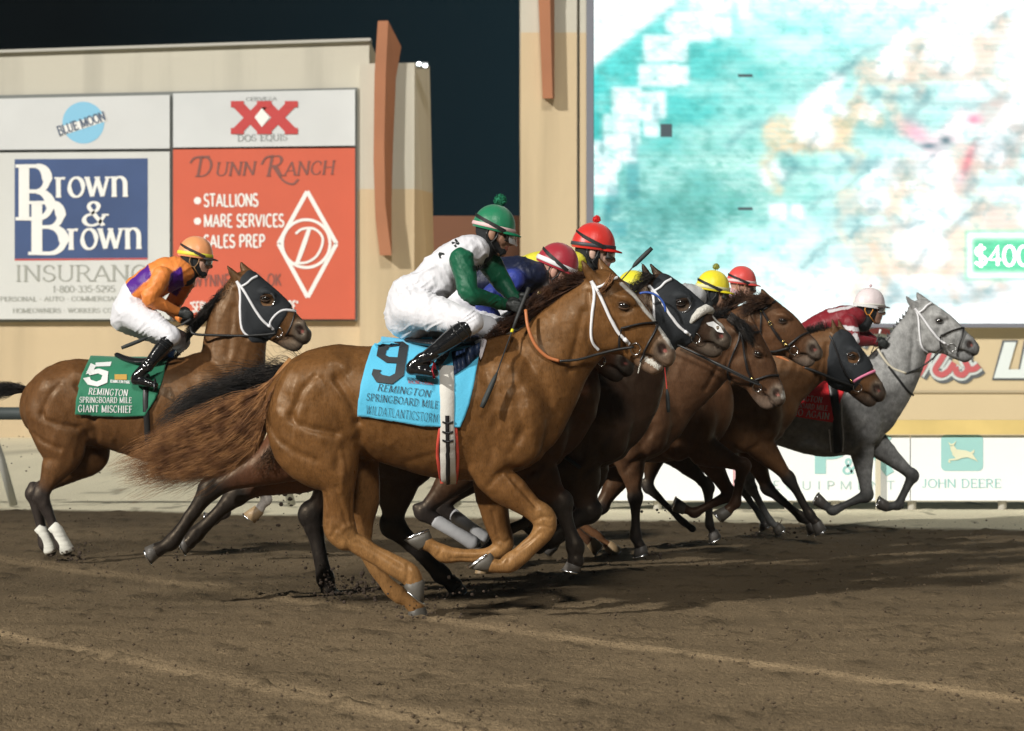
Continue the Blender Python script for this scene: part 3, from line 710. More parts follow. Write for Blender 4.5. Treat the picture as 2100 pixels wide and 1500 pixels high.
# ---- giant LED screen showing the race
def make_screen():
    x0, x1, y0, y1, st = 1218, 2340, -170, 663, 3.0
    xs = np.arange(x0, x1 + st, st); ys = np.arange(y0, y1 + st, st)
    X, Y = np.meshgrid(xs, ys)
    def blur(a, x, y, rx, ry, rot=0, p=2.0):
        c, s = math.cos(math.radians(rot)), math.sin(math.radians(rot))
        u = ((X - x) * c + (Y - y) * s) / rx; v = (-(X - x) * s + (Y - y) * c) / ry
        return np.exp(-(u * u + v * v) ** (p / 2))
    I = np.zeros(X.shape + (3,)); teal = np.array((.06, .60, .58)); white = np.array((1., 1., 1.)); pale = np.array((.55, .95, .88)); dk = np.array((.015, .20, .17))
    n = fbm(X / 60, Y / 30, 5, 3); n2 = fbm(X / 12, Y / 5, 4, 8); n3 = fbm(X / 150, Y / 110, 3, 19)
    t = np.clip((X - 1218) / 900 + (Y - 200) / 1100 + (n - .5) * .9 + (n3 - .4) * .8, 0, 1)[..., None]
    t = np.clip(t * 1.4 - .08, 0, 1); I[:] = (teal * .95) * (1 - t) + np.array((.66, 1.0, .94)) * t
    def mixc(col, a):
        nonlocal I
        a = np.clip(a, 0, 1)[..., None]; I = I * (1 - a) + np.array(col) * a
    mixc((.92, 1, 1), blur(0, 1750, -40, 600, 70) * .9); mixc((1, 1, 1), blur(0, 2150, 60, 230, 190, 0, 4) * .9)
    mixc((.86, 1, .98), blur(0, 1750, 640, 700, 90) * 1.1); mixc((1, 1, 1), blur(0, 2100, 590, 420, 120) * .9)
    mixc(dk * 1.5, blur(0, 1440, 430, 190, 55, -8) * (n2 + .1) * 1.2); mixc((.08, .34, .33), blur(0, 1330, 470, 120, 130) * n2 * 1.5); mixc((.14, .45, .38), blur(0, 1480, 330, 230, 120) * n2 * 1.1)
    mixc((.12, .50, .46), blur(0, 1560, 150, 230, 60, 5) * n2 * 1.1); mixc((.06, .34, .33), blur(0, 1800, 255, 130, 34) * .8); mixc((.05, .30, .30), blur(0, 1830, 120, 160, 20, -20) * .55)
    # stepped white blocks of the track map, top left
    R = random.Random(4)
    def block(cx, cy, w, h, c, a=1):
        m = 1 / (1 + np.exp(-(w / 2 - np.abs(X - cx)) / 2.2)) / (1 + np.exp(-(h / 2 - np.abs(Y - cy)) / 2.2)); mixc(c, m * a)
    for cx, cy, w, h in ((1420, 55, 80, 60), (1365, 100, 90, 55), (1350, 155, 80, 45), (1325, 215, 80, 55), (1285, 210, 60, 60), (1275, 265, 75, 60), (1335, 255, 30, 50), (1245, 320, 60, 60), (1290, 310, 30, 50), (1240, 370, 52, 60), (1480, 30, 40, 90), (1395, 155, 34, 40), (1445, 15, 60, 40), (1530, 8, 30, 60), (1495, -20, 90, 50), (1380, 50, 30, 30), (1595, 435, 36, 36), (1635, 435, 24, 30)):
        block(cx, cy, w, h, (.88, 1, 1), .85)
    for cx, cy, w, h in ((1258, 410, 26, 60), (1298, 370, 26, 80), (1235, 300, 10, 40), (1245, 440, 16, 50), (1300, 300, 14, 50), (1345, 230, 16, 40), (1270, 470, 30, 30)):
        block(cx, cy, w, h, (.02, .28, .32), .6)
    # bright wedge
    m = 1 / (1 + np.exp(-((1392 - X) * .78 - (Y - 0) ) / 4 )); mixc((.95, 1, 1), m * (X < 1400))
    # racing horses on the picture: crisp little figures broken up by the coarse modules
    wt = (1, 1, 1); sh = (.05, .22, .25); wob = (n2 - .5) * 9; wob2 = (fbm(X / 9, Y / 9, 3, 33) - .5) * 12
    def caps(pts, r, c, a=.9, soft=2.2):
        dd = np.full(X.shape, 1e9)
        for (x0_, y0_), (x1_, y1_) in zip(pts[:-1], pts[1:]):
            LL = (x1_ - x0_) ** 2 + (y1_ - y0_) ** 2 + 1e-6; t_ = np.clip(((X + wob - x0_) * (x1_ - x0_) + (Y + wob2 - y0_) * (y1_ - y0_)) / LL, 0, 1)
            dd = np.minimum(dd, np.hypot(X + wob - x0_ - t_ * (x1_ - x0_), Y + wob2 - y0_ - t_ * (y1_ - y0_)))
        mixc(c, a * (.42 + .75 * n2) / (1 + np.exp((dd - r) / (soft * 1.6))))
    def horse_pic(cx, cy, k, body, rider, dark=sh):
        q = lambda *p: [(cx + x * k, cy + y * k) for x, y in p]
        caps(q((-130, 0), (-190, 15), (-235, 60)), 7 * k, dark, .7); caps(q((-115, 70), (-140, 110), (-120, 150), (-105, 175)), 13 * k, body, .8); caps(q((-95, 70), (-60, 110), (-95, 150)), 10 * k, dark, .75)
        caps(q((60, 60), (110, 85), (85, 120)), 10 * k, body, .8); caps(q((40, 60), (90, 110), (150, 100)), 8 * k, dark, .75); caps(q((-130, 110), (-20, 125), (120, 118)), 9 * k, dark, .6)
        caps(q((-100, 30), (-40, 32), (40, 30)), 46 * k, body); caps(q((-60, 62), (30, 60)), 12 * k, tuple(.6 * v for v in body), .6); caps(q((50, 15), (95, -35)), 25 * k, body); caps(q((98, -42), (150, -5)), 16 * k, body); caps(q((118, -30), (135, -18)), 17 * k, wt, .85); caps(q((60, -20), (100, -62)), 5 * k, dark, .8)
        caps(q((-35, 15), (5, 30)), 34 * k, wt, .9); caps(q((-30, -20), (10, -15), (0, 25)), 20 * k, wt, .9); caps(q((-25, -35), (25, -80)), 25 * k, rider, .95); caps(q((20, -60), (65, -25)), 9 * k, rider, .9); caps(q((42, -112), (46, -110)), 19 * k, rider, .95); caps(q((-5, 30), (-25, 60)), 7 * k, dark, .7)
    horse_pic(1680, 250, .80, (.78, .58, .36), wt); horse_pic(1960, 90, 1.0, (.72, .55, .42), wt); horse_pic(2120, 215, .8, (.50, .40, .36), (.95, .70, .76)); horse_pic(1935, 335, .85, (.70, .50, .42), (.94, .74, .78)); horse_pic(1905, 480, 1.1, (.86, .64, .48), wt); horse_pic(1800, 395, .6, (.80, .66, .5), wt); horse_pic(2040, 300, .62, (.66, .5, .4), wt); horse_pic(1835, 130, .55, (.7, .55, .42), wt); horse_pic(2150, 430, .9, (.62, .46, .36), (.80, .9, 1.))
    mixc((.85, .22, .36), blur(0, 1998, 245, 16, 12)); mixc((.82, .30, .42), blur(0, 1880, 275, 34, 20, 30) * .8); mixc((.72, .10, .16), blur(0, 1985, 330, 10, 40, 20) * .8)
    mixc((.05, .12, .16), blur(0, 1940, 288, 14, 10)); mixc((.05, .15, .2), blur(0, 1905, 300, 22, 8)); mixc((.10, .25, .30), blur(0, 2060, 300, 60, 30) * .5)
    caps([(1562, 352), (1572, 372)], 9, wt); caps([(1588, 340), (1600, 358)], 8, wt)
    for a_, b_, r_ in (((1700, 440), (1820, 370), 12), ((1690, 470), (1800, 430), 9), ((1720, 520), (1860, 500), 7), ((1740, 330), (1900, 345), 9), ((1840, 590), (1990, 610), 9), ((1650, 520), (1760, 530), 4)): caps([a_, b_], r_, (.22, .42, .46), .65, 4)
    caps([(1790, 500), (1820, 570), (1800, 610)], 9, (.70, .46, .28), .6); caps([(1940, 560), (1960, 610)], 9, (.66, .42, .26), .6)
    veil = np.clip((X - 1650) / 500, 0, 1) * .16; mixc((1, 1, 1), veil)
    # price box
    block(2108, 524, 258, 102, (.10, .62, .36)); block(2108, 524, 246, 90, (.93, 1, .95)); block(2108, 524, 228, 70, (.10, .60, .33))
    mot = fbm(X / 22, Y / 16, 5, 57); left = np.clip((1760 - X) / 420, 0, 1) * np.clip((Y + 40) / 200, 0, 1) * np.clip((640 - Y) / 200, 0, 1)
    I = I * (1 - (np.clip((mot - .40) * 2.6, 0, 1) * left * .55)[..., None] * np.array((1., .62, .66))); I = I * (1 - (np.clip((mot - .52) * 5, 0, 1) * (1 - left) * .30)[..., None] * np.array((1., .55, .5)))
    block(2108, 524, 246, 90, (.93, 1, .95)); block(2108, 524, 228, 70, (.10, .60, .33))
    # scan grain, dead modules
    I *= (.80 + .34 * n2)[..., None]; I *= (1 - .06 * ((Y // 6) % 2))[..., None]
    I = np.clip(I, 0, 1)
    for cx, cy, w, h in ((1367, 268, 24, 26), (1529, 156, 28, 3.4), (1529, 428, 28, 3.4)):
        m = ((np.abs(X - cx) < w / 2 + 1) & (np.abs(Y - cy) < h / 2 + 1)); I[m] = (.03, .05, .06)
    D = 41.9
    V = np.stack([(X - CX) * D / FPX, np.full(X.shape, D), CAMH + (CY - Y) * D / FPX], -1).reshape(-1, 3)
    i = np.arange(X.size).reshape(X.shape); Q = np.stack([i[:-1, :-1], i[1:, :-1], i[1:, 1:], i[:-1, 1:]], -1).reshape(-1, 4)
    sc = empty('video_screen', (10, 42, 2)); tag(sc, 'giant lit video screen showing a horse race in washed out teal', 'video screen')
    m = mat('led_picture', attr=True, rough=.6); nt = m.node_tree; b = nt.nodes['Principled BSDF']; at = nt.nodes['Attribute']
    b.inputs['Base Color'].default_value = (.02, .02, .02, 1); nt.links.remove(b.inputs['Base Color'].links[0]); nt.links.new(at.outputs['Color'], b.inputs['Emission Color']); b.inputs['Emission Strength'].default_value = 1.5
    mesh('picture', V, Q, m, sc, False, I.reshape(-1, 3))
    g = G(); flat_text(g, D, text_quads('$400,000', 1998, 545, 2216, 545, 40, serif=0, thick=.16, thin=.14)); g.obj('lettering', M('led_white', color=(1, 1, 1), emit=1.3), sc, False)
    fm_ = M('screen_frame', color=(.17, .175, .21), rough=.5)
    g = G(); slab(g, 1203, -185, 1217, 672, 41.8, .5); slab(g, 1217.2, 663.5, 2350, 672, 41.8, .5); g.obj('frame', fm_, sc, False)
    g = G(); slab(g, 1217.2, -172, 2345, 663, 42.0, .3); g.obj('cabinet', M('cabinet', color=(.03, .03, .03)), sc, False)
make_screen()
# ================================================================== horses
# side profile of a galloping thoroughbred, in the units of its own silhouette (350 units = 1 m)
TORSO = [(634,833,93,76),(680,822,113,95),(750,823,113,97),(830,832,125,102),(900,842,137,104),(955,846,140,100),(1000,850,124,90),(1032,868,88,78)]
NECKB = [(1028,828,140,74),(1079,790,110,62)]
NECKH = [(1128,737,86,52),(1165,692,80,45),(1203,658,74,40),(1232,630,66,37)]
HEAD = [((1250,556),(1215,645),33),((1281,588),(1228,712),36),((1306,615),(1256,724),33),((1329,645),(1283,728),27),((1350,671),(1308,733),23),((1366,691),(1328,736),22),((1381,716),(1350,742),23)]
GROOVES_T = [  # polyline, width, depth (m): the creases and ridges of a fit horse's coat
 ([(692,778),(706,800),(722,826),(734,866)],7,-.020),([(596,852),(606,868),(640,880),(690,890)],6,-.014),
 ([(600,862),(640,893),(690,903)],9,.007),([(645,772),(620,800),(602,840),(597,862)],5,-.010),([(660,778),(690,830),(704,880)],7,-.006),
 ([(548,868),(566,900),(600,925),(645,945)],6,-.012),([(688,742),(700,746),(706,752)],9,.012),([(735,870),(742,910),(748,945)],8,-.016),
 ([(1024,762),(1034,792),(1046,820),(1050,870)],5,.007),([(1000,775),(1010,820),(1020,870)],9,-.006),([(1062,800),(1068,850),(1064,900)],8,-.008),
 ([(965,860),(990,885),(1010,915),(1005,950)],7,-.007),([(1045,930),(1062,905),(1078,880)],7,-.010),([(1088,870),(1100,900),(1092,940)],8,.008),
 ([(830,950),(870,940),(900,930),(935,915)],6,-.006),([(1005,995),(1020,975),(1045,962)],5,-.010),
 ([(560,800),(575,840),(590,870)],9,.006),([(720,905),(700,930),(690,960)],8,-.008),([(660,905),(675,940),(690,975)],9,.007),
 ([(1040,700),(1085,740),(1120,800),(1135,850)],8,-.006)]
GROOVES_H = [([(1197,640),(1186,690),(1168,760)],6,-.010),([(1207,600),(1208,650),(1207,700),(1222,722)],5,-.010),
 ([(1258,606),(1275,612),(1290,620)],4,.006),([(1262,632),(1270,640),(1284,641),(1296,632)],4,-.006),([(1283,664),(1300,682),(1312,694)],4,.006),
 ([(1262,660),(1290,700),(1312,715)],6,-.005),([(1323,728),(1341,733),(1356,748),(1366,752)],2.6,-.012),([(1345,705),(1338,720),(1346,735)],4,.005),
 ([(1285,720),(1262,724)],6,-.006)]
HOOD_POLY = [(1223,570),(1245,553),(1268,562),(1300,596),(1345,650),(1318,686),(1294,722),(1262,738),(1230,730),(1214,700),(1216,600)]

def similarity(a0, b0, a1, b1):
    z0 = complex(*a0); z1 = complex(*b0); w0 = complex(*a1); w1 = complex(*b1)
    k = (w1 - w0) / (z1 - z0)
    f = lambda p: ((w0 + k * (complex(*p) - z0)).real, (w0 + k * (complex(*p) - z0)).imag)
    f.k = abs(k); f.rot = k / abs(k)
    return f

def ridged(x, y, seed): return 1 - np.abs(2 * vnoise(x, y, seed) - 1)
def hoof(parent, d, lat, cor, sole, hw, hm, shoe=True, horn=None):
    """cor, sole: two px points each (back, front of the hoof)"""
    D = d + lat
    c0, c1 = [Vector(P(*q, D)) for q in cor]; s0, s1 = [Vector(P(*q, D)) for q in sole]
    g = G(); n = 18; rows = []
    for t, k in ((-.12, .80), (0, 1), (.5, 1.06), (1, 1.16), (1.0, .9)):
        a = c0.lerp(s0, t); b = c1.lerp(s1, t); m = (a + b) / 2; u = (b - a) / 2
        kk = .82 if t < 0 else (.93 if k == .9 else 1)
        rows.append([m + u * kk * math.cos(2 * math.pi * i / n) + Vector((0, 1, 0)) * hw * k * math.sin(2 * math.pi * i / n) for i in range(n)])
    v = [q for r in rows for q in r]; f = []
    for j in range(len(rows) - 1):
        for i in range(n): f.append((j * n + i, j * n + (i + 1) % n, (j + 1) * n + (i + 1) % n, (j + 1) * n + i))
    f.append([4 * n + i for i in range(n)]); f.append([i for i in range(n)][::-1])
    g.add(v, f)
    h = g.obj('hoof', horn or hm, parent)
    if shoe:
        g = G(); m = (s0 + s1) / 2; u = (s1 - s0) / 2; dn = ((s0 + s1) - (c0 + c1)).normalized() * .004
        pts = [m + dn + u * 1.0 * math.cos(a) + Vector((0, 1, 0)) * hw * 1.1 * math.sin(a) for a in np.linspace(-2.35, 2.35, 20)]
        g.tube(pts, .0065, 5)
        g.obj('horseshoe', M('aluminium_shoe', color=(.75, .76, .78), rough=.25, metal=1), h)
    return h

def leg_chain(kind, pts, d, lat, s, thick=1.0):
    """pts: fore = elbow, knee, fetlock, coronet ; hind = hip, stifle, hock, fetlock, coronet (px)"""
    q = s / 350 * thick
    def L(a, b, t): return (a[0] + (b[0] - a[0]) * t, a[1] + (b[1] - a[1]) * t)
    if kind == 'fore':
        e, k, f, c = pts
        st = [(e, 42, 34), (L(e, k, .3), 33, 27), (L(e, k, .62), 23, 20), (L(e, k, .86), 18.5, 18), (k, 21, 19), (L(k, f, .2), 15, 15), (L(k, f, .5), 11.5, 11.5), (L(k, f, .8), 12, 12), (f, 16, 15), (L(f, c, .5), 12, 12.5), (c, 14.5, 15)]
    else:
        h, sf, k, f, c = pts
        st = [(h, 88, 48), (L(h, sf, .6), 70, 44), (sf, 52, 36), (L(sf, k, .35), 37, 29), (L(sf, k, .7), 22, 20), (L(sf, k, .9), 20, 17), (k, 24, 18), (L(k, f, .15), 19, 15), (L(k, f, .45), 13.5, 12), (L(k, f, .8), 13.5, 12.5), (f, 17, 15), (L(f, c, .5), 12.5, 13), (c, 15, 15)]
    out = []
    for i, (p, r, w) in enumerate(st):
        lt = lat
        if kind == 'hind' and i < 3: lt = lat * (1, 1, .95)[i]
        out.append((p[0], p[1], lt, r * q, w * q))
    return out

def to_chain(st, d, k=.03, col=None, n=3, sub=False):
    rows = []
    for x, y, lat, r, w in st:
        D = d + lat; X, Y, Z = P(x, y, D); rows.append((X, Y, Z, r * D / FPX, w * D / FPX))
    return Chain(rows, k=k, col=col, n=n, sub=sub)

def coat_mat(name, **kw):
    m = mat(name, **kw); nt = m.node_tree; b = nt.nodes['Principled BSDF']; t = nt.nodes['Texture Coordinate']
    mp = nt.nodes.new('ShaderNodeMapping'); mp.inputs['Scale'].default_value = (1, 1, .35); mp.inputs['Rotation'].default_value = (0, .5, 0); nt.links.new(t.outputs['Object'], mp.inputs[0])
    n = nt.nodes.new('ShaderNodeTexNoise'); n.inputs['Scale'].default_value = 150; n.inputs['Detail'].default_value = 4; nt.links.new(mp.outputs[0], n.inputs['Vector'])
    n2 = nt.nodes.new('ShaderNodeTexNoise'); n2.inputs['Scale'].default_value = 34; n2.inputs['Detail'].default_value = 6; n2.inputs['Roughness'].default_value = .7; nt.links.new(mp.outputs[0], n2.inputs['Vector'])
    ad = nt.nodes.new('ShaderNodeMath'); ad.operation = 'ADD'; nt.links.new(n.outputs[0], ad.inputs[0]); nt.links.new(n2.outputs[0], ad.inputs[1])
    r = nt.nodes.new('ShaderNodeMapRange'); r.inputs['From Min'].default_value = .7; r.inputs['From Max'].default_value = 1.3; r.inputs['To Min'].default_value = .72; r.inputs['To Max'].default_value = 1.28; nt.links.new(ad.outputs[0], r.inputs['Value'])
    src = b.inputs['Base Color'].links[0].from_socket; x = nt.nodes.new('ShaderNodeVectorMath'); x.operation = 'SCALE'; nt.links.new(src, x.inputs[0]); nt.links.new(r.outputs[0], x.inputs['Scale']); nt.links.new(x.outputs[0], b.inputs['Base Color'])
    r2 = nt.nodes.new('ShaderNodeMapRange'); r2.inputs['From Min'].default_value = .35; r2.inputs['From Max'].default_value = .65; r2.inputs['To Min'].default_value = kw.get('rough', .42) - .10; r2.inputs['To Max'].default_value = kw.get('rough', .42) + .16; nt.links.new(n2.outputs[0], r2.inputs['Value']); nt.links.new(r2.outputs[0], b.inputs['Roughness'])
    return m
def make_horse(S):
    d = S['d']; s = FPX / d; ks = s / 350
    tx, ty = S['rump']; kt = S.get('kt', ks); ktx = kt * S.get('stretch', 1)
    T = lambda p: (tx + ktx * (p[0] - 632), ty + kt * (p[1] - 835))
    H = similarity((1278, 627), (1380, 722), S['eye'], S['nose'])
    hk = H.k
    coat = np.array(S['coat']); pts_c = np.array(S.get('points', S['coat'])); muz = np.array(S.get('muzzle', pts_c))
    belly = coat * S.get('belly', 1.0)
    ch = []
    # trunk
    ch.append(to_chain([(*T((x, y)), 0, r * kt, w * ks) for x, y, r, w in TORSO], d, .03, coat, 4))
    # haunches, shoulder, breast masses
    for sg in (-1, 1):
        ch.append(to_chain([(*T((1035, 770)), sg * .13, 46 * kt, 34 * ks), (*T((1062, 850)), sg * .16, 58 * kt, 38 * ks), (*T((1058, 905)), sg * .15, 54 * kt, 36 * ks)], d, .035, coat))
        ch.append(to_chain([(*T((985, 900)), sg * .15, 52 * kt, 36 * ks), (*T((1015, 940)), sg * .15, 42 * kt, 34 * ks)], d, .03, coat))
        ch.append(to_chain([(*T((690, 762)), sg * .17, 30 * kt, 24 * ks), (*T((640, 800)), sg * .15, 62 * kt, 40 * ks)], d, .05, coat))
        # neck crest muscle and jugular ridge
        ch.append(to_chain([(*T((1085, 838)), sg * .10, 40 * kt, 30 * ks), (*T((1130, 790)), sg * .06, 30 * kt, 24 * ks)], d, .04, coat))
    # neck
    nb = [(*T((x, y)), 0, r * kt, w * ks) for x, y, r, w in NECKB]
    nh = []
    for i, (x, y, r, w) in enumerate(NECKH):
        a = H((x, y)); b = T((x, y)); m = (i + 1) / 3.2; m = min(1, m)
        nh.append((a[0] * m + b[0] * (1 - m), a[1] * m + b[1] * (1 - m), 0, r * (hk * m + kt * (1 - m)) * S.get('neckw', 1), w * ks))
    neck = nb + nh
    if S.get('neck'):  # explicit outline
        neck = nb[:1] + [(x, y, 0, r, w * ks) for x, y, r, w in S['neck']]
    ch.append(to_chain(neck, d, .045, coat, 4))
    # head
    hd = []
    for a, b, w in HEAD:
        A = H(a); B = H(b); hd.append(((A[0] + B[0]) / 2, (A[1] + B[1]) / 2, 0, math.hypot(A[0] - B[0], A[1] - B[1]) / 2, w * hk))
    hc = [coat] * 5 + [coat * .4 + muz * .6, muz]
    ch.append(to_chain(hd, d, .02, np.array(hc), 3))
    def hp(x, y, lat, r, w): return (*H((x, y)), lat, r * hk, w * hk)
    ch.append(to_chain([hp(1362, 733, 0, 18, 20), hp(1366, 738, 0, 15, 17)], d, .015, muz))
    ch.append(to_chain([hp(1290, 722, 0, 15, 16), hp(1318, 742, 0, 15, 15), hp(1338, 752, 0, 16, 14), hp(1348, 753, 0, 12, 12)], d, .008, np.array([coat, muz, muz, muz])))
    for sg in (-1, 1):
        ch.append(to_chain([hp(1246, 668, sg * .055, 42, 17), hp(1252, 690, sg * .05, 30, 14)], d, .012, coat))      # cheek
        ch.append(to_chain([hp(1262, 612, sg * .066, 9, 8), hp(1281, 611, sg * .082, 9, 8), hp(1298, 622, sg * .07, 8, 8)], d, .012, coat))  # brow
        ch.append(to_chain([hp(1276, 648, sg * .07, 7, 6), hp(1300, 670, sg * .062, 6, 6), hp(1318, 694, sg * .05, 5, 5)], d, .012, coat))  # facial crest
        ch.append(to_chain([hp(1362, 704, sg * .047, 13, 8), hp(1368, 722, sg * .047, 11, 8)], d, .012, muz))       # nostril wing
        ch.append(to_chain([hp(1279, 629, sg * .112, 10, 8), hp(1284, 629, sg * .110, 9, 7)], d, .005, None, sub=True))   # eye socket
        ch.append(to_chain([hp(1354, 710, sg * .080, 10, 11), hp(1361, 723, sg * .082, 9, 11)], d, .006, None, sub=True))
        # ears
        ear = S.get('ears', (((1232, 590), (1209, 562), (1194, 536)), ((1252, 572), (1236, 550), (1229, 530))))[0 if sg < 0 else 1]
        e0, e1, e2 = ear
        lt = sg * .055
        if S.get('ears_px'): e0, e1, e2 = S['ears_px'][0 if sg < 0 else 1]
        else: e0, e1, e2 = H(e0), H(e1), H(e2)
        e = [(*e0, lt, 15 * hk, 11 * hk), (*e1, lt * 1.2, 11 * hk, 8 * hk), (*e2, lt * 1.25, 2.5 * hk, 3 * hk)]
        ch.append(to_chain(e, d, .014, np.array([coat, coat * .75, coat * .5])))
    # legs
    for lg in S['legs']:
        kind, lat = lg['kind'], lg['lat']
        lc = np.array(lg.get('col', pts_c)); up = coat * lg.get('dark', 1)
        if 'st' in lg:
            st = [(*q[:2], lat, q[2], q[3]) for q in lg['st']]; nk = lg['nk']
        else:
            st = leg_chain(kind, lg['p'], d, lat, s, lg.get('thick', 1)); nk = 4 if kind == 'fore' else 5
        cols = []
        for i in range(len(st)):
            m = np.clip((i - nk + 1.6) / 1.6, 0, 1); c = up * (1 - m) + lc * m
            if lg.get('sock') is not None and i >= len(st) - lg['sock']: c = np.array((.5, .46, .42))
            cols.append(c)
        ch.append(to_chain(st, d, .022, np.array(cols), 4))
        if kind == 'hind' and 'st' not in lg:      # point of hock
            x, y, _, r, w = st[6]; x1, y1 = st[4][:2]
            f = lg['p'][3]; vx, vy = x - f[0], y - f[1]; L = math.hypot(vx, vy)
            ch.append(to_chain([(x, y, lat, 15 * ks, 11 * ks), (x + vx / L * 22 * ks, y + vy / L * 22 * ks, lat, 10 * ks, 8 * ks)], d, .02, lc))
    V, Q = sdf_mesh(ch, S.get('res', .012))
    V = relax(V, Q, 1, .4)
    Nn = normals(V, Q)
    px, py = to_px(V)
    # creases and ridges
    for grv, f, kk in ((GROOVES_T, T, kt), (GROOVES_H, H, hk)):
        for poly, wd, dep in grv:
            dd = seg_dist(px, py, [f(p) for p in poly]); wd = wd * (1.35 if f is T else 1.3); dep = dep * (1.05 if dep < 0 else .6); a = np.exp(-(dd / (wd * kk)) ** 2)
            a *= np.clip(np.abs(Nn[:, 1]) * 1.6 - .3, 0, 1)
            V = V + Nn * (a * dep * S.get('muscle', 1))[:, None]
    for poly, wd, dep in S.get('grooves', []):
        dd = seg_dist(px, py, poly); a = np.exp(-(dd / wd) ** 2) * np.clip(-Nn[:, 1] * 1.6 - .2, 0, 1)
        V = V + Nn * (a * dep)[:, None]
    # long shallow muscle bellies and surface veins
    fl = ridged((px + .35 * py) / (30 * ks), (py - .5 * px) / (62 * ks) + V[:, 1] * 5, S.get('seed', 1)); V = V + Nn * ((fl - .4) * .0065 * S.get('muscle', 1) * ks ** .5)[:, None] * np.clip((px * 0 + 1), 0, 1)[:, None]
    vn = ridged((px + 14 * vnoise(px / (24 * ks), py / (24 * ks), 6)) / (46 * ks), (py + 14 * vnoise(px / (22 * ks), py / (22 * ks), 7)) / (40 * ks), 91)
    V = V + Nn * (np.clip(vn - .93, 0, 1) * .014)[:, None]
    col = vcolor(V, ch, coat, .018)
    # coat tone: gentle clouding, darker mane line, markings
    n1 = fbm(px / (34 * ks), py / (26 * ks) + V[:, 1] * 9, 4, S.get('seed', 1))
    if S.get('dapple'):
        n2 = vnoise(px / (9 * ks), py / (9 * ks) + V[:, 1] * 20, 5); n3 = fbm(px / (40 * ks), py / (34 * ks), 4, 9)
        n4 = fbm(px / (14 * ks), py / (12 * ks) + V[:, 1] * 8, 4, 29); col = col * np.clip(.22 + .35 * n2 + .85 * n3 + .75 * n4, .3, 2)[:, None]; hd_ = np.clip((px - 1850) / 60, 0, 1) * np.clip((760 - py) / 60, 0, 1); col = col * (1 + .45 * hd_)[:, None]
    else: col = col * (.78 + .46 * n1)[:, None]
    hx = None
    if S.get('blaze'):
        for poly, wd in S['blaze']:
            dd = seg_dist(px, py, [H(p) for p in poly]) if S.get('blaze_local', True) else seg_dist(px, py, poly)
            a = np.clip((wd * hk - dd - (4 * hk * vnoise(px / 3, py / 3, 4) if wd > 6 else 0)) / (1.5 * hk), 0, 1)
            col = col * (1 - a)[:, None] + np.array((.62, .6, .55)) * a[:, None]
    # nostril interior
    nd = np.hypot(px - H((1358, 716))[0], (py - H((1358, 716))[1]) * .8); near_ = np.abs(Nn[:, 1]) > .15
    gm = np.clip((24 * hk - nd) / (12 * hk), 0, 1) * .6; gcol = np.array((.085, .075, .062)) if not S.get('dapple') else np.array((.07, .07, .07)); col = col * (1 - gm)[:, None] + gcol * gm[:, None]
    a = np.clip((12 * hk - nd) / (4 * hk), 0, 1) * near_
    col = col * (1 - a)[:, None] + np.array((.022, .012, .010)) * a[:, None]
    a = np.clip((5 * hk - np.hypot(px - H((1364, 720))[0], py - H((1364, 720))[1])) / (2 * hk), 0, 1) * near_; col = col * (1 - a)[:, None] + np.array((.22, .07, .06)) * a[:, None]
    ml = seg_dist(px, py, [H(p) for p in ((1316, 727), (1338, 733), (1352, 747), (1366, 754))]); a = np.clip((2.4 * hk - ml) / (1.5 * hk), 0, 1) * .85; col = col * (1 - a)[:, None] + np.array((.02, .014, .012)) * a[:, None]
    ed = np.hypot(px - H((1279, 628))[0], (py - H((1279, 628))[1]) * 1.3); a = np.clip((20 * hk - ed) / (9 * hk), 0, 1) * .5; col = col * (1 - a)[:, None] + np.array((.03, .02, .015)) * a[:, None]
    x0, _, _ = P(*T((850, 900)), d)
    origin = (x0, d, 0)
    body = mesh('horse', V, Q, coat_mat('coat_' + S['key'], attr=True, rough=S.get('rough', .42), spec=.38, tint=(1, .80, .58) if not S.get('dapple') else (1, 1, 1), bump=.006, bscale=7, bstretch=(1, 1, 1.5), detail=2.5, bump2=.0006, b2scale=260, vary=.07, vscale=26), origin=origin, col=np.clip(col, 0, 1))
    tag(body, S['label'], 'horse', 'racehorses galloping in the race')
    dr = Drape(V, Q, d)
    A = dict(body=body, V=V, Q=Q, N=Nn, px=px, py=py, H=H, T=T, d=d, s=s, ks=ks, hk=hk, dr=dr, S=S)
    # eyes
    for sg in (-1, 1):
        D = d + sg * .083 * hk * d / 12.5 * 1.0
        g = G(); c = P(*H((1279, 628)), D); r = 12 * hk * d / FPX
        g.ellipsoid(c, (r, r * .8, r * .9), 14, 10)
        g.obj('eye', M('horse_eye', color=(.012, .008, .006), rough=.06, spec=.8, coat=.6), body)
        g = G()   # eyelids
        R = similarity((0, 0), (1, 0), (0, 0), (H.rot.real, H.rot.imag))
        for sgn, yy in ((1, -1), (1, 1)):
            pts = []
            for i in range(9):
                a = math.pi * i / 8; ex = -math.cos(a) * 12; ey = yy * math.sin(a) * (7.5 if yy < 0 else 6)
                q = H((1279 + ex, 628 + ey + ex * .15)); dep = D - sg * 0 + sg * (r * .72 * math.sin(a) ** .5 - .002)
                pts.append(P(*q, dep))
            g.tube(pts, [.0035 * hk * 12.5 / d * d / 12.5 * (1 + .6 * math.sin(math.pi * i / 8)) for i in range(9)], 6)
        g.obj('eyelid', M('lid_' + S['key'], color=tuple(coat * .45), rough=.5), body)
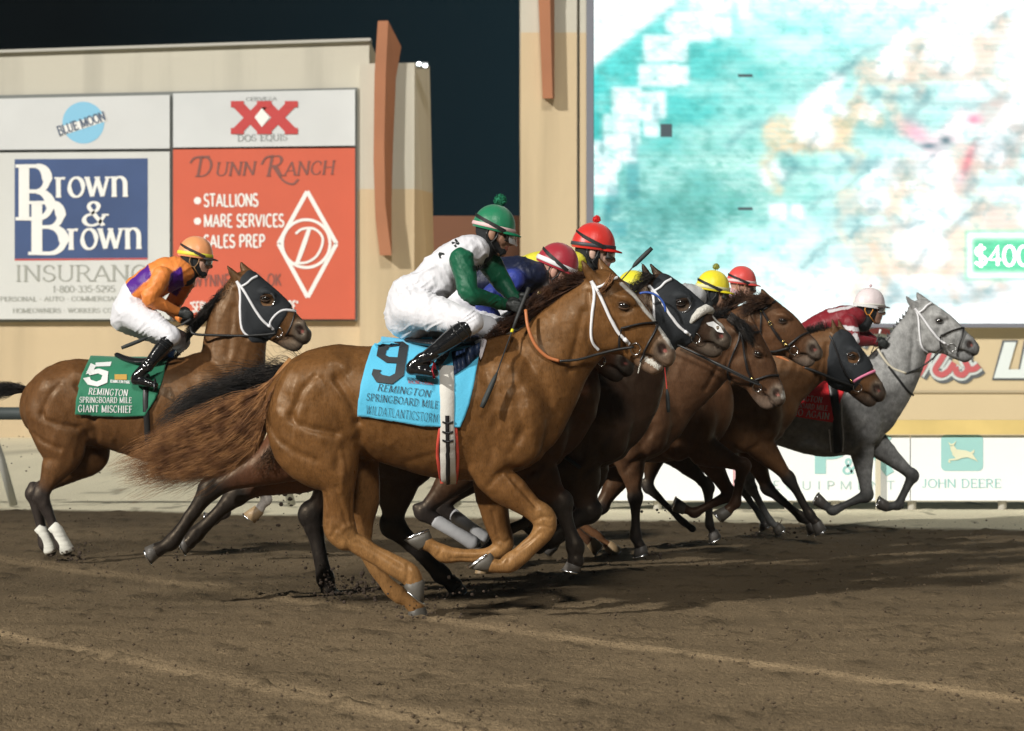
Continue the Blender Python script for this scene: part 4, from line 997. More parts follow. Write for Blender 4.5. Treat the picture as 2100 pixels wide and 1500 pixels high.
    # hooves
    for lg in S['legs']:
        if lg.get('hoof') is False: continue
        if 'hp' in lg: cor, sole = lg['hp']
        else:
            c = lg['p'][-1]; t = lg['toe']  # t = centre of the sole
            vx, vy = t[0] - c[0], t[1] - c[1]; L = math.hypot(vx, vy)
            f = lg['p'][-2]; ux, uy = -vy / L, vx / L       # front direction
            if lg.get('flip'): ux, uy = -ux, -uy
            a = 16 * ks; b = 20 * ks; sh = 5 * ks
            cor = ((c[0] - ux * a, c[1] - uy * a), (c[0] + ux * a, c[1] + uy * a))
            sole = ((t[0] - ux * (b - sh), t[1] - uy * (b - sh)), (t[0] + ux * (b + sh), t[1] + uy * (b + sh)))
        hoof(body, d, lg['lat'], cor, sole, 15.5 * d / FPX * ks, M('horn_dark', color=(.10, .09, .08), rough=.45, bump=.002, bscale=60, bstretch=(.3, 1, 3)), True,
             M('horn_' + lg['horn'], color=dict(tan=(.32, .22, .12), grey=(.105, .095, .08), dark=(.06, .055, .05))[lg['horn']], rough=.5, bump=.002, bscale=60) if lg.get('horn') else None)
    return A

def shell(A, name, poly, holes, off, m, mirror=True):
    """a close-fitting cloth over part of the body, cut to a px outline"""
    V, Q, N, px, py = A['V'], A['Q'], A['N'], A['px'], A['py']
    ins = inpoly(px, py, poly)
    for hx, hy, hr in holes: ins &= ~((np.hypot(px - hx, py - hy) < hr) & (np.abs(N[:, 1]) > .25))
    ins &= np.abs(V[:, 1] - A['d']) < .3
    fm = ins[Q].sum(1) >= 2
    q = Q[fm]; used = np.unique(q); mp = -np.ones(len(V), int); mp[used] = np.arange(len(used))
    W = V.copy()
    # boundary vertices sit down on the coat
    cnt_all = np.bincount(Q.ravel(), minlength=len(V)); cnt_in = np.bincount(q.ravel(), minlength=len(V))
    edge = (cnt_in < cnt_all)[used]
    # pull edge vertices towards the cut line by smoothing along it
    P3 = V[used] + N[used] * np.where(edge, .001, off)[:, None]
    eb = {}
    qq = mp[q]
    for a in range(4):
        for x, y in zip(qq[:, a], qq[:, (a + 1) % 4]):
            k = (min(x, y), max(x, y)); eb[k] = eb.get(k, 0) + 1
    nb = {}
    for (x, y), c in eb.items():
        if c == 1: nb.setdefault(x, []).append(y); nb.setdefault(y, []).append(x)
    for _ in range(4):
        P4 = P3.copy()
        for x, l in nb.items():
            if len(l) == 2: P4[x] = .4 * P3[x] + .3 * P3[l[0]] + .3 * P3[l[1]]
        P3 = P4
    return mesh(name, P3, qq, m, A['body'])

def strands(name, parent, guides, n, r0, m, seed=1, spread=.03, wave=.01, depth=.05, d=12.5, seg=14, tip=.2, lat=0, lens=(.6, 1.0), clumps=0):
    """hair: strands laid between guide lines (px), each a thin tapered blade"""
    rnd = random.Random(seed); gs = []
    for gl in guides:
        p = np.array(gl, float); gs.append(catmull(p, 6)); 
    gs = [np.stack([np.interp(np.linspace(0, 1, seg), np.linspace(0, 1, len(g_)), g_[:, i]) for i in range(2)], 1) for g_ in gs]
    V = []; F = []
    nc = clumps or max(6, n // 28); CL = [(rnd.random(), rnd.random() * 6.28, rnd.gauss(0, 1), rnd.uniform(.62, 1), rnd.gauss(0, 1), rnd.uniform(.8, 2.2)) for _ in range(nc)]
    for k in range(n):
        cu, cph, cam_, cln, cdl, cfr = CL[rnd.randrange(nc)]
        u0 = rnd.random(); u1 = min(.999, max(0, cu + rnd.gauss(0, .02)))
        def curve(u):
            u = u * (len(gs) - 1); i = min(int(u), len(gs) - 2); u -= i; return gs[i] * (1 - u) + gs[i + 1] * u
        tt_ = np.linspace(0, 1, seg)[:, None] ** .6 * .8
        c = curve(u0) * (1 - tt_) + curve(u1) * tt_
        ln = rnd.uniform(*lens); ph = rnd.random() * 6.28; ph2 = rnd.random() * 6.28; am = rnd.gauss(0, 1) * spread; dl = (cdl + .3 * rnd.gauss(0, 1)) * depth; fr = rnd.uniform(1.2, 3); ln *= cln; am = am * .35 + cam_ * spread * .8
        row = []
        for j in range(seg):
            t = j / (seg - 1); q = t * ln * (seg - 1); a = int(q); b = min(a + 1, seg - 1); w_ = q - a
            x = c[a][0] * (1 - w_) + c[b][0] * w_; y = c[a][1] * (1 - w_) + c[b][1] * w_
            D = d + lat + dl * (.3 + t)
            X, Y, Z = P(x, y, D)
            X += am * t * .5; Z += am * t + wave * .45 * math.sin(ph + t * fr * 6) * t + wave * math.sin(cph + t * cfr * 5) * t; Y += wave * math.sin(ph2 + t * fr * 5) * t
            row.append(Vector((X, Y, Z)))
        o = len(V)
        ang = rnd.random() * math.pi
        for j, p in enumerate(row):
            t = j / (seg - 1); r = r0 * (1 - (1 - tip) * t ** 1.5) * rnd.uniform(.8, 1.2)
            tg = row[min(j + 1, seg - 1)] - row[max(j - 1, 0)]
            tg.normalize() if tg.length > 1e-9 else None
            u1 = tg.cross(Vector((0, 1, 0))); u1.normalize() if u1.length > 1e-6 else None
            u2 = tg.cross(u1)
            for q in range(3):
                an = ang + q * 2.094; V.append(p + (u1 * math.cos(an) + u2 * math.sin(an)) * r)
        for j in range(seg - 1):
            for q in range(3):
                a = o + j * 3 + q; b = o + j * 3 + (q + 1) % 3; F.append((a, b, b + 3, a + 3))
    return mesh(name, [tuple(v) for v in V], F, m, parent)
def hair_mat(key, c, c2):
    if key in _mc: return _mc[key]
    m = mat(key, color=c, rough=.5, spec=.35); nt = m.node_tree; b = nt.nodes['Principled BSDF']
    t = nt.nodes['Texture Coordinate']; n = nt.nodes.new('ShaderNodeTexNoise'); n.inputs['Scale'].default_value = 14; n.inputs['Detail'].default_value = 3
    r = nt.nodes.new('ShaderNodeValToRGB'); r.color_ramp.elements[0].color = (*c, 1); r.color_ramp.elements[1].color = (*c2, 1)
    r.color_ramp.elements[0].position = .38; r.color_ramp.elements[1].position = .62
    nt.links.new(t.outputs['Object'], n.inputs['Vector']); nt.links.new(n.outputs[0], r.inputs[0]); nt.links.new(r.outputs[0], b.inputs['Base Color'])
    _mc[key] = m; return m
# ------------------------------------------------------------------ the eight horses
CH = dict(key='chestnut', label='bright chestnut horse in the light blue number 9 saddlecloth, nearest of the pack', d=12.5, rump=(632, 835),
 eye=(1278, 627), nose=(1380, 722), coat=(.140, .064, .021), points=(.25, .128, .046), rough=.36, muzzle=(.19, .125, .085), res=.0095, seed=3,
 blaze=[([(1274, 583), (1300, 607), (1322, 637), (1345, 662), (1362, 690), (1378, 712)], 4.2), ([(1326, 736), (1350, 752)], 7)],
 grooves=[([(1098, 1068), (1115, 1060), (1132, 1062)], 3, -.008), ([(1094, 1082), (1112, 1078), (1130, 1084)], 3, -.006), ([(1060, 1130), (1085, 1112), (1110, 1092)], 3, -.007), ([(1046, 1140), (1040, 1155)], 3, -.006), ([(925, 1145), (960, 1146), (1000, 1142)], 3, -.007), ([(905, 1128), (898, 1140)], 3, -.006), ([(1024, 1108), (1034, 1115), (1042, 1108)], 3, -.007), ([(700, 930), (704, 970), (698, 1010)], 6, .008), ([(722, 1010), (720, 1050), (722, 1080)], 3, -.007), ([(668, 1010), (674, 1050), (672, 1085)], 3, -.006), ([(1050, 985), (1075, 1010), (1100, 1040)], 4, -.010), ([(1035, 975), (1060, 1010), (1090, 1040)], 4, .007), ([(690, 1000), (700, 1040), (712, 1075)], 5, -.008),
          ([(700, 1092), (708, 1080), (722, 1078)], 4, .008), ([(680, 1100), (690, 1080), (705, 1098), (715, 1110)], 3.5, -.008), ([(735, 1112), (775, 1137), (820, 1165)], 4, -.007), ([(836, 1160), (838, 1180), (832, 1195)], 4, -.006), ([(1010, 1050), (1018, 1085), (1022, 1110)], 4, -.007)],
 legs=[
  dict(kind='hind', lat=-.135, nk=8, horn='grey', st=[(645, 820, 86, 46), (640, 872, 94, 48), (652, 915, 84, 46), (680, 955, 56, 40), (693, 985, 38, 32), (694, 1020, 32, 26), (694, 1055, 31, 21), (697, 1083, 33, 20), (708, 1102, 27, 18), (716, 1106, 20, 16), (750, 1127, 20, 14), (790, 1150, 20, 13), (822, 1168, 22, 15), (840, 1180, 22, 16), (849, 1194, 18, 15)],
       hp=(((829, 1194), (871, 1193)), ((829, 1205), (869, 1238)))),
  dict(kind='hind', lat=.14, nk=7, horn='grey', dark=.9, st=[(690, 850, 84, 44), (715, 900, 66, 42), (725, 950, 52, 38), (734, 990, 44, 32), (742, 1030, 35, 26), (742, 1065, 25, 20), (741, 1092, 22, 18), (745, 1115, 18, 16), (766, 1160, 14, 13), (788, 1190, 14, 13), (808, 1213, 18, 15), (836, 1232, 15, 14), (853, 1245, 17, 16)],
       hp=(((837, 1248), (873, 1246)), ((836, 1271), (880, 1268)))),
  dict(kind='fore', lat=-.14, nk=5, horn='grey', st=[(1003, 958, 40, 34), (1016, 985, 36, 30), (1042, 1004, 35, 26), (1068, 1024, 29, 23), (1090, 1042, 23, 20), (1113, 1059, 25, 20), (1118, 1080, 23, 19), (1106, 1102, 19, 16), (1086, 1122, 18.5, 14), (1066, 1141, 18, 14), (1048, 1153, 20, 16), (1028, 1162, 13.5, 14), (1008, 1159, 15, 15)],
       hp=(((1013, 1142), (997, 1174)), ((1006, 1134), (960, 1166)))),
  dict(kind='fore', lat=.14, nk=5, horn='grey', dark=1.05, st=[(1012, 950, 44, 34), (1010, 1000, 38, 30), (1012, 1035, 31, 25), (1020, 1075, 26, 22), (1030, 1103, 22, 20), (1030, 1122, 19, 18), (1005, 1136, 14, 14), (970, 1140, 13, 12), (935, 1139, 14.5, 13), (911, 1136, 18, 15), (888, 1122, 13, 13), (874, 1114, 15, 15)],
       hp=(((857, 1129), (886, 1102)), ((828, 1108), (880, 1088))))])
BAY5 = dict(key='bay', label='bay horse in a black hood and green number 5 saddlecloth, at far left', d=16.1, rump=(112, 836), kt=.775,
 eye=(542.6, 612.4), nose=(633.5, 680), coat=(.118, .054, .020), points=(.030, .024, .022), muzzle=(.10, .075, .055), res=.011, seed=5,
 legs=[
  dict(kind='hind', lat=-.13, dark=1, p=[(118, 850), (130, 930), (84, 1018), (126, 1118), (136, 1130)], toe=(143, 1136), thick=.98, hoof=False),
  dict(kind='hind', lat=.13, dark=.8, p=[(150, 870), (180, 935), (70, 1012), (92, 1116), (104, 1130)], toe=(111, 1133), hoof=False),
  dict(kind='fore', lat=-.12, p=[(415, 930), (470, 985), (462, 1052), (440, 1066)], toe=(425, 1070), dark=.7),
  dict(kind='fore', lat=.12, p=[(430, 925), (510, 950), (546, 1024), (531, 1046)], toe=(514, 1066), dark=.8, sock=3, horn='tan', flip=False)])
HA = dict(key='dark_bay', label='dark bay horse with a streaming black tail and stretched hind legs, behind the chestnut', d=13.28, rump=(690, 846), stretch=1.04,
 eye=(1216, 668), nose=(1296, 748), coat=(.060, .025, .013), points=(.022, .018, .016), res=.012, seed=7, neckw=.8,
 legs=[
  dict(kind='hind', lat=-.12, p=[(676, 862), (586, 935), (432, 1002), (352, 1112), (322, 1128)], toe=(302, 1136), thick=1.1, dark=1.9, flip=True),
  dict(kind='hind', lat=.12, p=[(700, 860), (620, 958), (486, 1014), (400, 1098), (388, 1112)], toe=(372, 1118), thick=1.08, dark=1.9, flip=True),
  dict(kind='fore', lat=-.12, p=[(1090, 960), (1150, 1030), (1180, 1122), (1180, 1150)], toe=(1176, 1172), thick=1.3),
  dict(kind='fore', lat=.12, p=[(1080, 955), (1120, 1050), (1030, 1095), (1010, 1120)], toe=(1000, 1140), dark=.8)])
HB = dict(key='black_brown', ears_px=(((1347, 592), (1329, 568), (1317, 541)), ((1368, 584), (1348, 563), (1334, 542))), label='nearly black horse in a black hood with a white fleece roll on its noseband', d=13.9, rump=(856, 838),
 eye=(1394, 621), nose=(1494, 690), coat=(.040, .022, .014), points=(.018, .015, .014), muzzle=(.085, .065, .05), res=.011, seed=9, belly=1,
 blaze=[([(1352, 672), (1372, 700)], 3)],
 legs=[
  dict(kind='hind', lat=-.13, p=[(840, 870), (812, 960), (806, 1078), (905, 1178), (930, 1200)], toe=(950, 1218), thick=1.28),
  dict(kind='hind', lat=.12, p=[(800, 880), (720, 950), (638, 1056), (668, 1190), (673, 1210)], toe=(680, 1226), flip=True, thick=1.25),
  dict(kind='fore', lat=-.12, p=[(1180, 960), (1208, 1048), (1130, 1105), (1105, 1118)], toe=(1085, 1110), thick=1.4),
  dict(kind='fore', lat=.12, p=[(1200, 960), (1190, 1050), (1110, 1100), (1088, 1080)], toe=(1070, 1072), thick=1.3)])
HC = dict(key='bay_rein', label='bay horse with head tucked low in a plain black bridle, white by its nostril', d=15.5, rump=(985, 838), kt=.80,
 eye=(1553, 725.5), nose=(1607, 815), coat=(.085, .041, .021), points=(.030, .024, .022), muzzle=(.14, .10, .075), res=.012, seed=11,
 neck=[(1345, 800, 92, 60), (1405, 755, 80, 52), (1465, 715, 62, 42), (1510, 700, 46, 36)], blaze=[([(1378, 708), (1378, 722)], 8)],
 legs=[
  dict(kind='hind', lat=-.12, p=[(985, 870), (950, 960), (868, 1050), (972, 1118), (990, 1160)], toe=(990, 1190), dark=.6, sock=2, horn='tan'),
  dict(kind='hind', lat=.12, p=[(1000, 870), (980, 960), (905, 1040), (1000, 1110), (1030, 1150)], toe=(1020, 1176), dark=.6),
  dict(kind='fore', lat=-.12, p=[(1290, 935), (1303, 1020), (1303, 1098), (1313, 1122)], toe=(1318, 1138)),
  dict(kind='fore', lat=.12, p=[(1285, 950), (1232, 1040), (1150, 1100), (1135, 1118)], toe=(1120, 1134), dark=.8)])
HD = dict(key='bay_star', label='bay horse with a brass studded browband bridle, head level behind the low headed bay', d=16.7, rump=(1105, 836), kt=.745,
 eye=(1603.7, 658), nose=(1683, 718), coat=(.095, .044, .021), points=(.028, .022, .020), muzzle=(.12, .09, .07), res=.012, seed=13,
 neck=[(1375, 790, 86, 60), (1440, 745, 70, 50), (1498, 700, 58, 42), (1548, 668, 50, 36)],
 legs=[
  dict(kind='hind', lat=-.12, p=[(1100, 860), (1120, 950), (1085, 1030), (1180, 1090), (1212, 1112)], toe=(1230, 1126), col=(.12, .055, .028), horn='tan', thick=.85),
  dict(kind='hind', lat=.12, p=[(1120, 860), (1150, 950), (1130, 1030), (1225, 1100), (1248, 1120)], toe=(1268, 1134), col=(.14, .065, .03), horn='tan', thick=.8),
  dict(kind='fore', lat=-.12, p=[(1445, 925), (1524, 955), (1508, 1032), (1492, 1048)], toe=(1474, 1064), col=(.06, .03, .018), horn='grey', thick=1.05),
  dict(kind='fore', lat=.12, p=[(1440, 920), (1498, 1015), (1424, 1052), (1403, 1044)], toe=(1382, 1038), col=(.06, .03, .018), horn='grey')])
HE = dict(key='bay_hood', ears_px=(((1722, 704), (1712, 680), (1707, 656)), ((1736, 702), (1727, 680), (1719, 655))), label='bay horse in a black hood and pink noseband, overlapping the grey leader', d=17.8, rump=(1262, 826), kt=.70,
 eye=(1745.6, 730), nose=(1813.6, 804), coat=(.110, .052, .022), points=(.028, .024, .022), muzzle=(.085, .06, .045), res=.012, seed=15,
 neck=[(1575, 790, 76, 56), (1625, 755, 62, 48), (1675, 728, 50, 40), (1712, 712, 42, 34)],
 legs=[
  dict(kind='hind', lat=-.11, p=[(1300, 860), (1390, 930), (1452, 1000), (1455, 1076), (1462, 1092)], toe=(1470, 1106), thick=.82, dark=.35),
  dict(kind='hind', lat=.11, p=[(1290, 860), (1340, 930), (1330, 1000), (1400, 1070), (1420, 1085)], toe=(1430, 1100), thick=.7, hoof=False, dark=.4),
  dict(kind='fore', lat=-.12, p=[(1560, 915), (1617, 980), (1662, 1058), (1674, 1072)], toe=(1686, 1090)),
  dict(kind='fore', lat=.12, p=[(1540, 920), (1574, 1002), (1645, 1062), (1662, 1072)], toe=(1672, 1090))])
HF = dict(key='grey', label='dappled grey horse with braided mane and white bridle, leading at the right', d=18.7, rump=(1490, 838), kt=.655,
 eye=(1924.7, 658), nose=(2003.5, 708), coat=(.20, .20, .195), points=(.075, .075, .072), muzzle=(.11, .11, .11), res=.0115, seed=17, dapple=True, rough=.55,
 neck=[(1808, 790, 64, 56), (1830, 762, 56, 50), (1850, 731, 48, 42), (1865, 704, 43, 36), (1885, 676, 41, 33)],
 legs=[
  dict(kind='hind', lat=-.11, p=[(1500, 860), (1530, 920), (1540, 1000), (1580, 1070), (1592, 1080)], toe=(1604, 1090), thick=.75, horn='grey', col=(.13, .13, .125)),
  dict(kind='hind', lat=.11, p=[(1490, 860), (1540, 930), (1520, 1000), (1560, 1060), (1566, 1072)], toe=(1572, 1082), thick=.7, horn='dark'),
  dict(kind='fore', lat=-.11, p=[(1765, 905), (1778, 1016), (1708, 1048), (1690, 1036)], toe=(1672, 1026), thick=1.0),
  dict(kind='fore', lat=.11, p=[(1790, 905), (1872, 976), (1842, 1036), (1820, 1040)], toe=(1800, 1034), thick=1.0)])
SPECS = dict(CH=CH, BAY5=BAY5, HA=HA, HB=HB, HC=HC, HD=HD, HE=HE, HF=HF)
HH = {}
for k_, s_ in SPECS.items(): HH[k_] = make_horse(s_)
# ================================================================== jockeys
def folds(x, y, seed):
    """sharp thin creases with soft flanks, running slantwise like pulled cloth"""
    wx = x + 9 * vnoise(x / 30, y / 30, seed); wy = y + 9 * vnoise(x / 28, y / 28, seed + 1)
    a = vnoise((wx * .55 + wy * .84) / 8.5, (wx * .84 - wy * .55) / 42, seed + 2)
    r = 1 - np.abs(2 * a - 1); m = np.clip(vnoise(x / 26, y / 26, seed + 3) * 2 - .6, 0, 1)
    b = vnoise((x * .9 - y * .44) / 15, (x * .44 + y * .9) / 60, seed + 6); r2 = 1 - np.abs(2 * b - 1); return (r ** 3 - .25) * .0125 * m + (r2 ** 2 - .3) * .006
def make_rider(R):
    d, k = R['d'], R['k']; hk_ = R.get('hk', k)
    def C(st, kk=.02, infl=0, n=4, sub=False, col=None):  # st: (px, py, lat, r, w)
        rows = []
        for x, y, lat, r, w in st:
            D = d + lat; X, Y, Z = P(x, y, D); rows.append((X, Y, Z, r * D / FPX + infl, w * D / FPX + infl))
        return Chain(rows, k=kk, n=n, sub=sub, col=col)
    hx, hy = R['head']; pitch = math.radians(R.get('pitch', 15)); cp, sp = math.cos(pitch), math.sin(pitch)
    yaw = R.get('yaw', 0)
    def hp(x, y): return (hx + hk_ * (x * cp + y * sp), hy + hk_ * (x * sp - y * cp))   # x forward, y up, px units at 350/m
    def hpl(x, y, lat, r, w): return (*hp(x, y), lat, r * hk_, w * hk_)
    T = R['torso']; tw_ = R.get('tw', [52, 46, 52, 54, 44])
    tor = [(x, y, 0, r, w * k) for (x, y, r), w in zip(T, tw_)]
    neck = [(T[-1][0], T[-1][1], 0, 22 * k, 22 * k), (*hp(-16, -30), 0, 20 * k, 20 * k), (*hp(-8, -12), 0, 22 * hk_, 20 * hk_)]
    arms = []
    for key, lats in (('arm', (-.17, -.24, -.10)), ('arm2', (.17, .22, .06))):
        s_, e_, w_ = R[key]; la = R.get(key + '_lat', lats)
        m1 = ((s_[0] + e_[0]) / 2, (s_[1] + e_[1]) / 2); m2 = ((e_[0] * .5 + w_[0] * .5), (e_[1] * .5 + w_[1] * .5))
        arms.append([(*s_, la[0], 25 * k, 24 * k), (*m1, (la[0] + la[1]) / 2, 23 * k, 22 * k), (*e_, la[1], 20 * k, 20 * k), (*m2, (la[1] + la[2]) / 2, 16 * k, 16 * k), (*w_, la[2], 11.5 * k, 11 * k)])
    legs = []; boots = []
    for key, sg in (('leg', -1), ('leg2', 1)):
        h_, kn, an, he, to = R[key]
        m = ((h_[0] + kn[0]) / 2, (h_[1] + kn[1]) / 2)
        legs.append([(*h_, sg * .10, 42 * k, 36 * k), (*m, sg * .19, 35 * k, 31 * k), (kn[0] * .85 + h_[0] * .15, kn[1] * .85 + h_[1] * .15, sg * .26, 27 * k, 25 * k), (*kn, sg * .275, 23 * k, 22 * k), (kn[0] * .8 + an[0] * .2, kn[1] * .8 + an[1] * .2, sg * .29, 20 * k, 20 * k)])
        boots.append([(kn[0] * .86 + an[0] * .14, kn[1] * .86 + an[1] * .14, sg * .29, 20.5 * k, 20 * k), (kn[0] * .55 + an[0] * .45, kn[1] * .55 + an[1] * .45, sg * .31, 19.5 * k, 18 * k), (kn[0] * .2 + an[0] * .8, kn[1] * .2 + an[1] * .8, sg * .33, 15.5 * k, 15 * k), (*an, sg * .335, 15 * k, 15 * k)])
        boots.append([(*an, sg * .335, 15 * k, 14 * k), (he[0] * .7 + an[0] * .3, he[1] * .7 + an[1] * .3, sg * .335, 13.5 * k, 13 * k), (he[0] * .9 + to[0] * .1, he[1] * .9 + to[1] * .1, sg * .335, 11 * k, 12 * k)])
        boots.append([(he[0] * .85 + to[0] * .15, he[1] * .85 + to[1] * .15 - 1, sg * .335, 11 * k, 12 * k), ((he[0] + to[0]) / 2, (he[1] + to[1]) / 2 - 3 * k, sg * .34, 12 * k, 15 * k), (to[0], to[1] - 2 * k, sg * .345, 8.5 * k, 12 * k)])
    def hand(w_, lat, key):
        hd = R.get(key, (1, .1)); L = math.hypot(*hd); ux, uy = hd[0] / L, hd[1] / L; vx, vy = -uy, ux    # u along the palm, v downwards
        def q(a, b, l, r): return (w_[0] + k * (ux * a + vx * b), w_[1] + k * (uy * a + vy * b), lat + l, r * k, r * k)
        out = [[q(-2, 0, 0, 10), q(10, 1, 0, 12), q(19, 3, 0, 10)]]
        fan = [(-.030, 6.2), (-.010, 6.4), (.011, 6.2), (.031, 5.4)]
        sgn = 1 if lat < 0 else -1
        for i, (l, r) in enumerate(fan):
            e = (2, 4, 2, -1)[i]; b0 = (-7 + i * 5)
            out.append([q(17 + e * .4, b0, -.018 * sgn, r * .85), q(29 + e, b0 + 3, -.020 * sgn, r * .8), q(33 + e, b0 + 7, .004 * sgn, r * .75), (q(25 + e, b0 + 9, .022 * sgn, r * .65))])
        out.append([q(6, -6, .004 * sgn, 6.5), q(14, -12, .016 * sgn, 6), q(24, -10, .022 * sgn, 5)])
        return out
    hands = [hand(R['arm'][2], R.get('arm_lat', (-.17, -.24, -.10))[2], 'hdir'), hand(R['arm2'][2], R.get('arm2_lat', (.17, .22, .06))[2], 'hdir')]
    skin = R.get('skin', (.42, .23, .15))
    # ---- the body, one continuous figure
    ch = [C([(x, y, l, r * .88, w * .86) for x, y, l, r, w in tor], .03)]
    ch.append(C([(x, y, l, r * .8, w * .8) for x, y, l, r, w in neck], .02))
    for a in arms: ch.append(C([(x, y, l, r * .78, w * .78) for x, y, l, r, w in a], .02))
    for a in legs: ch.append(C([(x, y, l, r * .86, w * .86) for x, y, l, r, w in a], .03))
    for a in boots: ch.append(C([(x, y, l, r * .78, w * .78) for x, y, l, r, w in a], .01))
    for h in hands:
        for f in h: ch.append(C([(x, y, l, r * .8, w * .8) for x, y, l, r, w in f], .004, n=3))
    ch.append(C([hpl(-4, 6, 0, 33, 27), hpl(3, 4, 0, 32, 26)], .015)); ch.append(C([hpl(8, -8, 0, 27, 22), hpl(14, -24, 0, 19, 18), hpl(19, -35, 0, 12, 12)], .012))
    ch.append(C([hpl(20, 2, 0, 14, 21), hpl(25, -4, 0, 8, 16)], .012))
    ch.append(C([hpl(33, -4, 0, 4, 3.5), hpl(38, -12, 0, 4.5, 4), hpl(40.5, -17, 0, 5, 5.5), hpl(35, -19, 0, 4, 6)], .006, n=3))
    ch.append(C([hpl(32, -26, 0, 4.5, 8), hpl(28, -26, 0, 5, 10)], .004)); ch.append(C([hpl(31, -32, 0, 4.4, 7), hpl(27, -32, 0, 5, 9)], .004))
    ch.append(C([hpl(25, -41, 0, 8, 9), hpl(18, -40, 0, 9, 12)], .008))
    ch.append(C([hpl(37.5, -29, 0, 1.3, 9), hpl(36, -29, 0, 1.5, 9)], .003, sub=True, n=1))
    for sg in (-1, 1):
        ch.append(C([hpl(20, -16, sg * .045 * k, 9, 8), hpl(14, -12, sg * .06 * k, 9, 6)], .01))
        ch.append(C([hpl(32, -3, sg * .045 * k, 6, 6), hpl(28, -3, sg * .05 * k, 6, 6)], .004, sub=True, n=1))
        ch.append(C([hpl(-3, 2, sg * .080 * hk_ / k * k, 7, 3), hpl(-4, -8, sg * .084 * hk_, 7.5, 3.5), hpl(-1, -16, sg * .078 * hk_, 5, 3)], .004, n=3))
    V, Q = sdf_mesh(ch, R.get('res', .009)); 
    o0 = (P(*R['leg'][0], d)[0], d, 0)
    px, py = to_px(V)
    c = np.tile(np.array(skin), (len(V), 1))
    lip = np.hypot(px - hp(34, -29)[0], (py - hp(34, -29)[1]) * 1.3) < 6 * hk_; c[lip] = np.array(skin) * (.9, .55, .6)
    body = mesh('person', V, Q, M('skin', attr=True, rough=.5, spec=.35, bump=.001, bscale=200, vary=.06, vscale=60), origin=o0, col=c)
    tag(body, R['label'], 'jockey', 'jockeys crouching over the racehorses')
    for sg in (-1, 1):
        g = G(); g.ellipsoid(P(*hp(30, -3), d + sg * .045 * hk_), (.011 * hk_,) * 3, 10, 8); g.obj('eye', M('human_eye', color=(.05, .035, .03), rough=.1), body)
    res2 = R.get('res', .009)
    # ---- jacket (silks)
    J = [C(tor, .03)]; cb = R['silk']; cs = R.get('sleeve', cb)
    J[0].col = np.tile(np.array(cb), (len(J[0].p), 1))
    col_ = [(T[-1][0], T[-1][1], 0, 24 * k, 26 * k), (*hp(-17, -38), 0, 20 * k, 20 * k)]
    J.append(C(col_, .02, col=R.get('collar', cb)))
    for a in arms:
        aa = a[:-1] + [(a[-1][0] * .93 + a[-2][0] * .07, a[-1][1] * .93 + a[-2][1] * .07, a[-1][2], a[-1][3] * 1.06, a[-1][4] * 1.06)]
        J.append(C(aa, .018, col=cs))
    hipx, hipz, = P(T[0][0], T[0][1], d)[0], P(T[0][0], T[0][1], d)[2]
    dx, dz = P(T[1][0], T[1][1], d)[0] - hipx, P(T[1][0], T[1][1], d)[2] - hipz; L = math.hypot(dx, dz); dx /= L; dz /= L
    cut = lambda X, Y, Z: -((X - hipx) * dx + (Z - hipz) * dz) - .0 * Y
    V, Q = sdf_mesh(J, res2, clip=cut)
    V = relax(V, Q, 1, .3); N = normals(V, Q); px, py = to_px(V)
    # cloth folds gather at the elbow, armpit and waist
    wr = (fbm(px / (34 * k) + py / (60 * k), py / (13 * k) - px / (26 * k), 2, 5) - .4) * .011 * k + folds(px / k, py / k, 5) * k
    V = V + N * wr[:, None]
    c = vcolor(V, J, cb, .008)
    for poly, cc in R.get('patches', []): c[inpoly(px, py, poly)] = cc
    if R.get('stripes'):
        m = ((px * .9 + py * .35) / (7 * k)) % 1 > .62; c[m] = R['stripes']
    if R.get('armbands'):
        for a, b, hw, cc in R['armbands']:
            m = (seg_dist(px, py, [a, b]) < hw) & (V[:, 1] < d + .0); c[m] = cc
    jk = mesh('jacket', V, Q, M('silk_cloth', attr=True, rough=.46, spec=.4, sheen=.04, bump=.010, bscale=20, bstretch=(1, 1, .45), bump2=.0008, b2scale=300), body, True, c)
    R['jV'], R['jQ'] = V, Q
    # ---- breeches
    B = [C([(T[0][0], T[0][1], 0, 40 * k, 50 * k), (R['leg'][0][0], R['leg'][0][1], 0, 44 * k, 48 * k)], .03)]
    if R.get('seat'): B.append(C([(x, y, 0, r, w * k) for x, y, r, w in R['seat']], .03))
    for a in legs: B.append(C([(x, y, l, r, w) for x, y, l, r, w in a], .025))
    cut2 = lambda X, Y, Z: ((X - hipx) * dx + (Z - hipz) * dz) - .02 + 0 * Y
    V, Q = sdf_mesh(B, res2); V = relax(V, Q, 1, .3); N = normals(V, Q); px, py = to_px(V)
    wr = (fbm(px / (40 * k) + py / (24 * k), py / (14 * k) - px / (26 * k), 2, 25) - .4) * .008 * k + folds(px / k, py / k, 25) * k * .9
    V = V + N * wr[:, None]
    mesh('breeches', V, Q, M('white_breeches', color=(.72, .72, .76), rough=.6, sheen=.3, bump=.012, bscale=17, bstretch=(1, 1, .5)), body)
    # ---- boots
    for i in (0, 3):
        V, Q = sdf_mesh([C(b_, .012) for b_ in boots[i:i + 3]], res2 * .9); N = normals(V, Q); px, py = to_px(V)
        an = R['leg' if i == 0 else 'leg2'][2]; near = np.exp(-((px - an[0]) ** 2 + (py - an[1]) ** 2) / (28 * k) ** 2)
        V = V + N * ((vnoise(px / (9 * k), py / (5 * k) + px / (16 * k), 9) - .5) * .014 * k * near)[:, None]
        bt = mesh('boot', V, Q, M('black_leather', color=(.010, .010, .011), rough=.13, spec=.7, coat=.6, bump=.004, bscale=14), body)
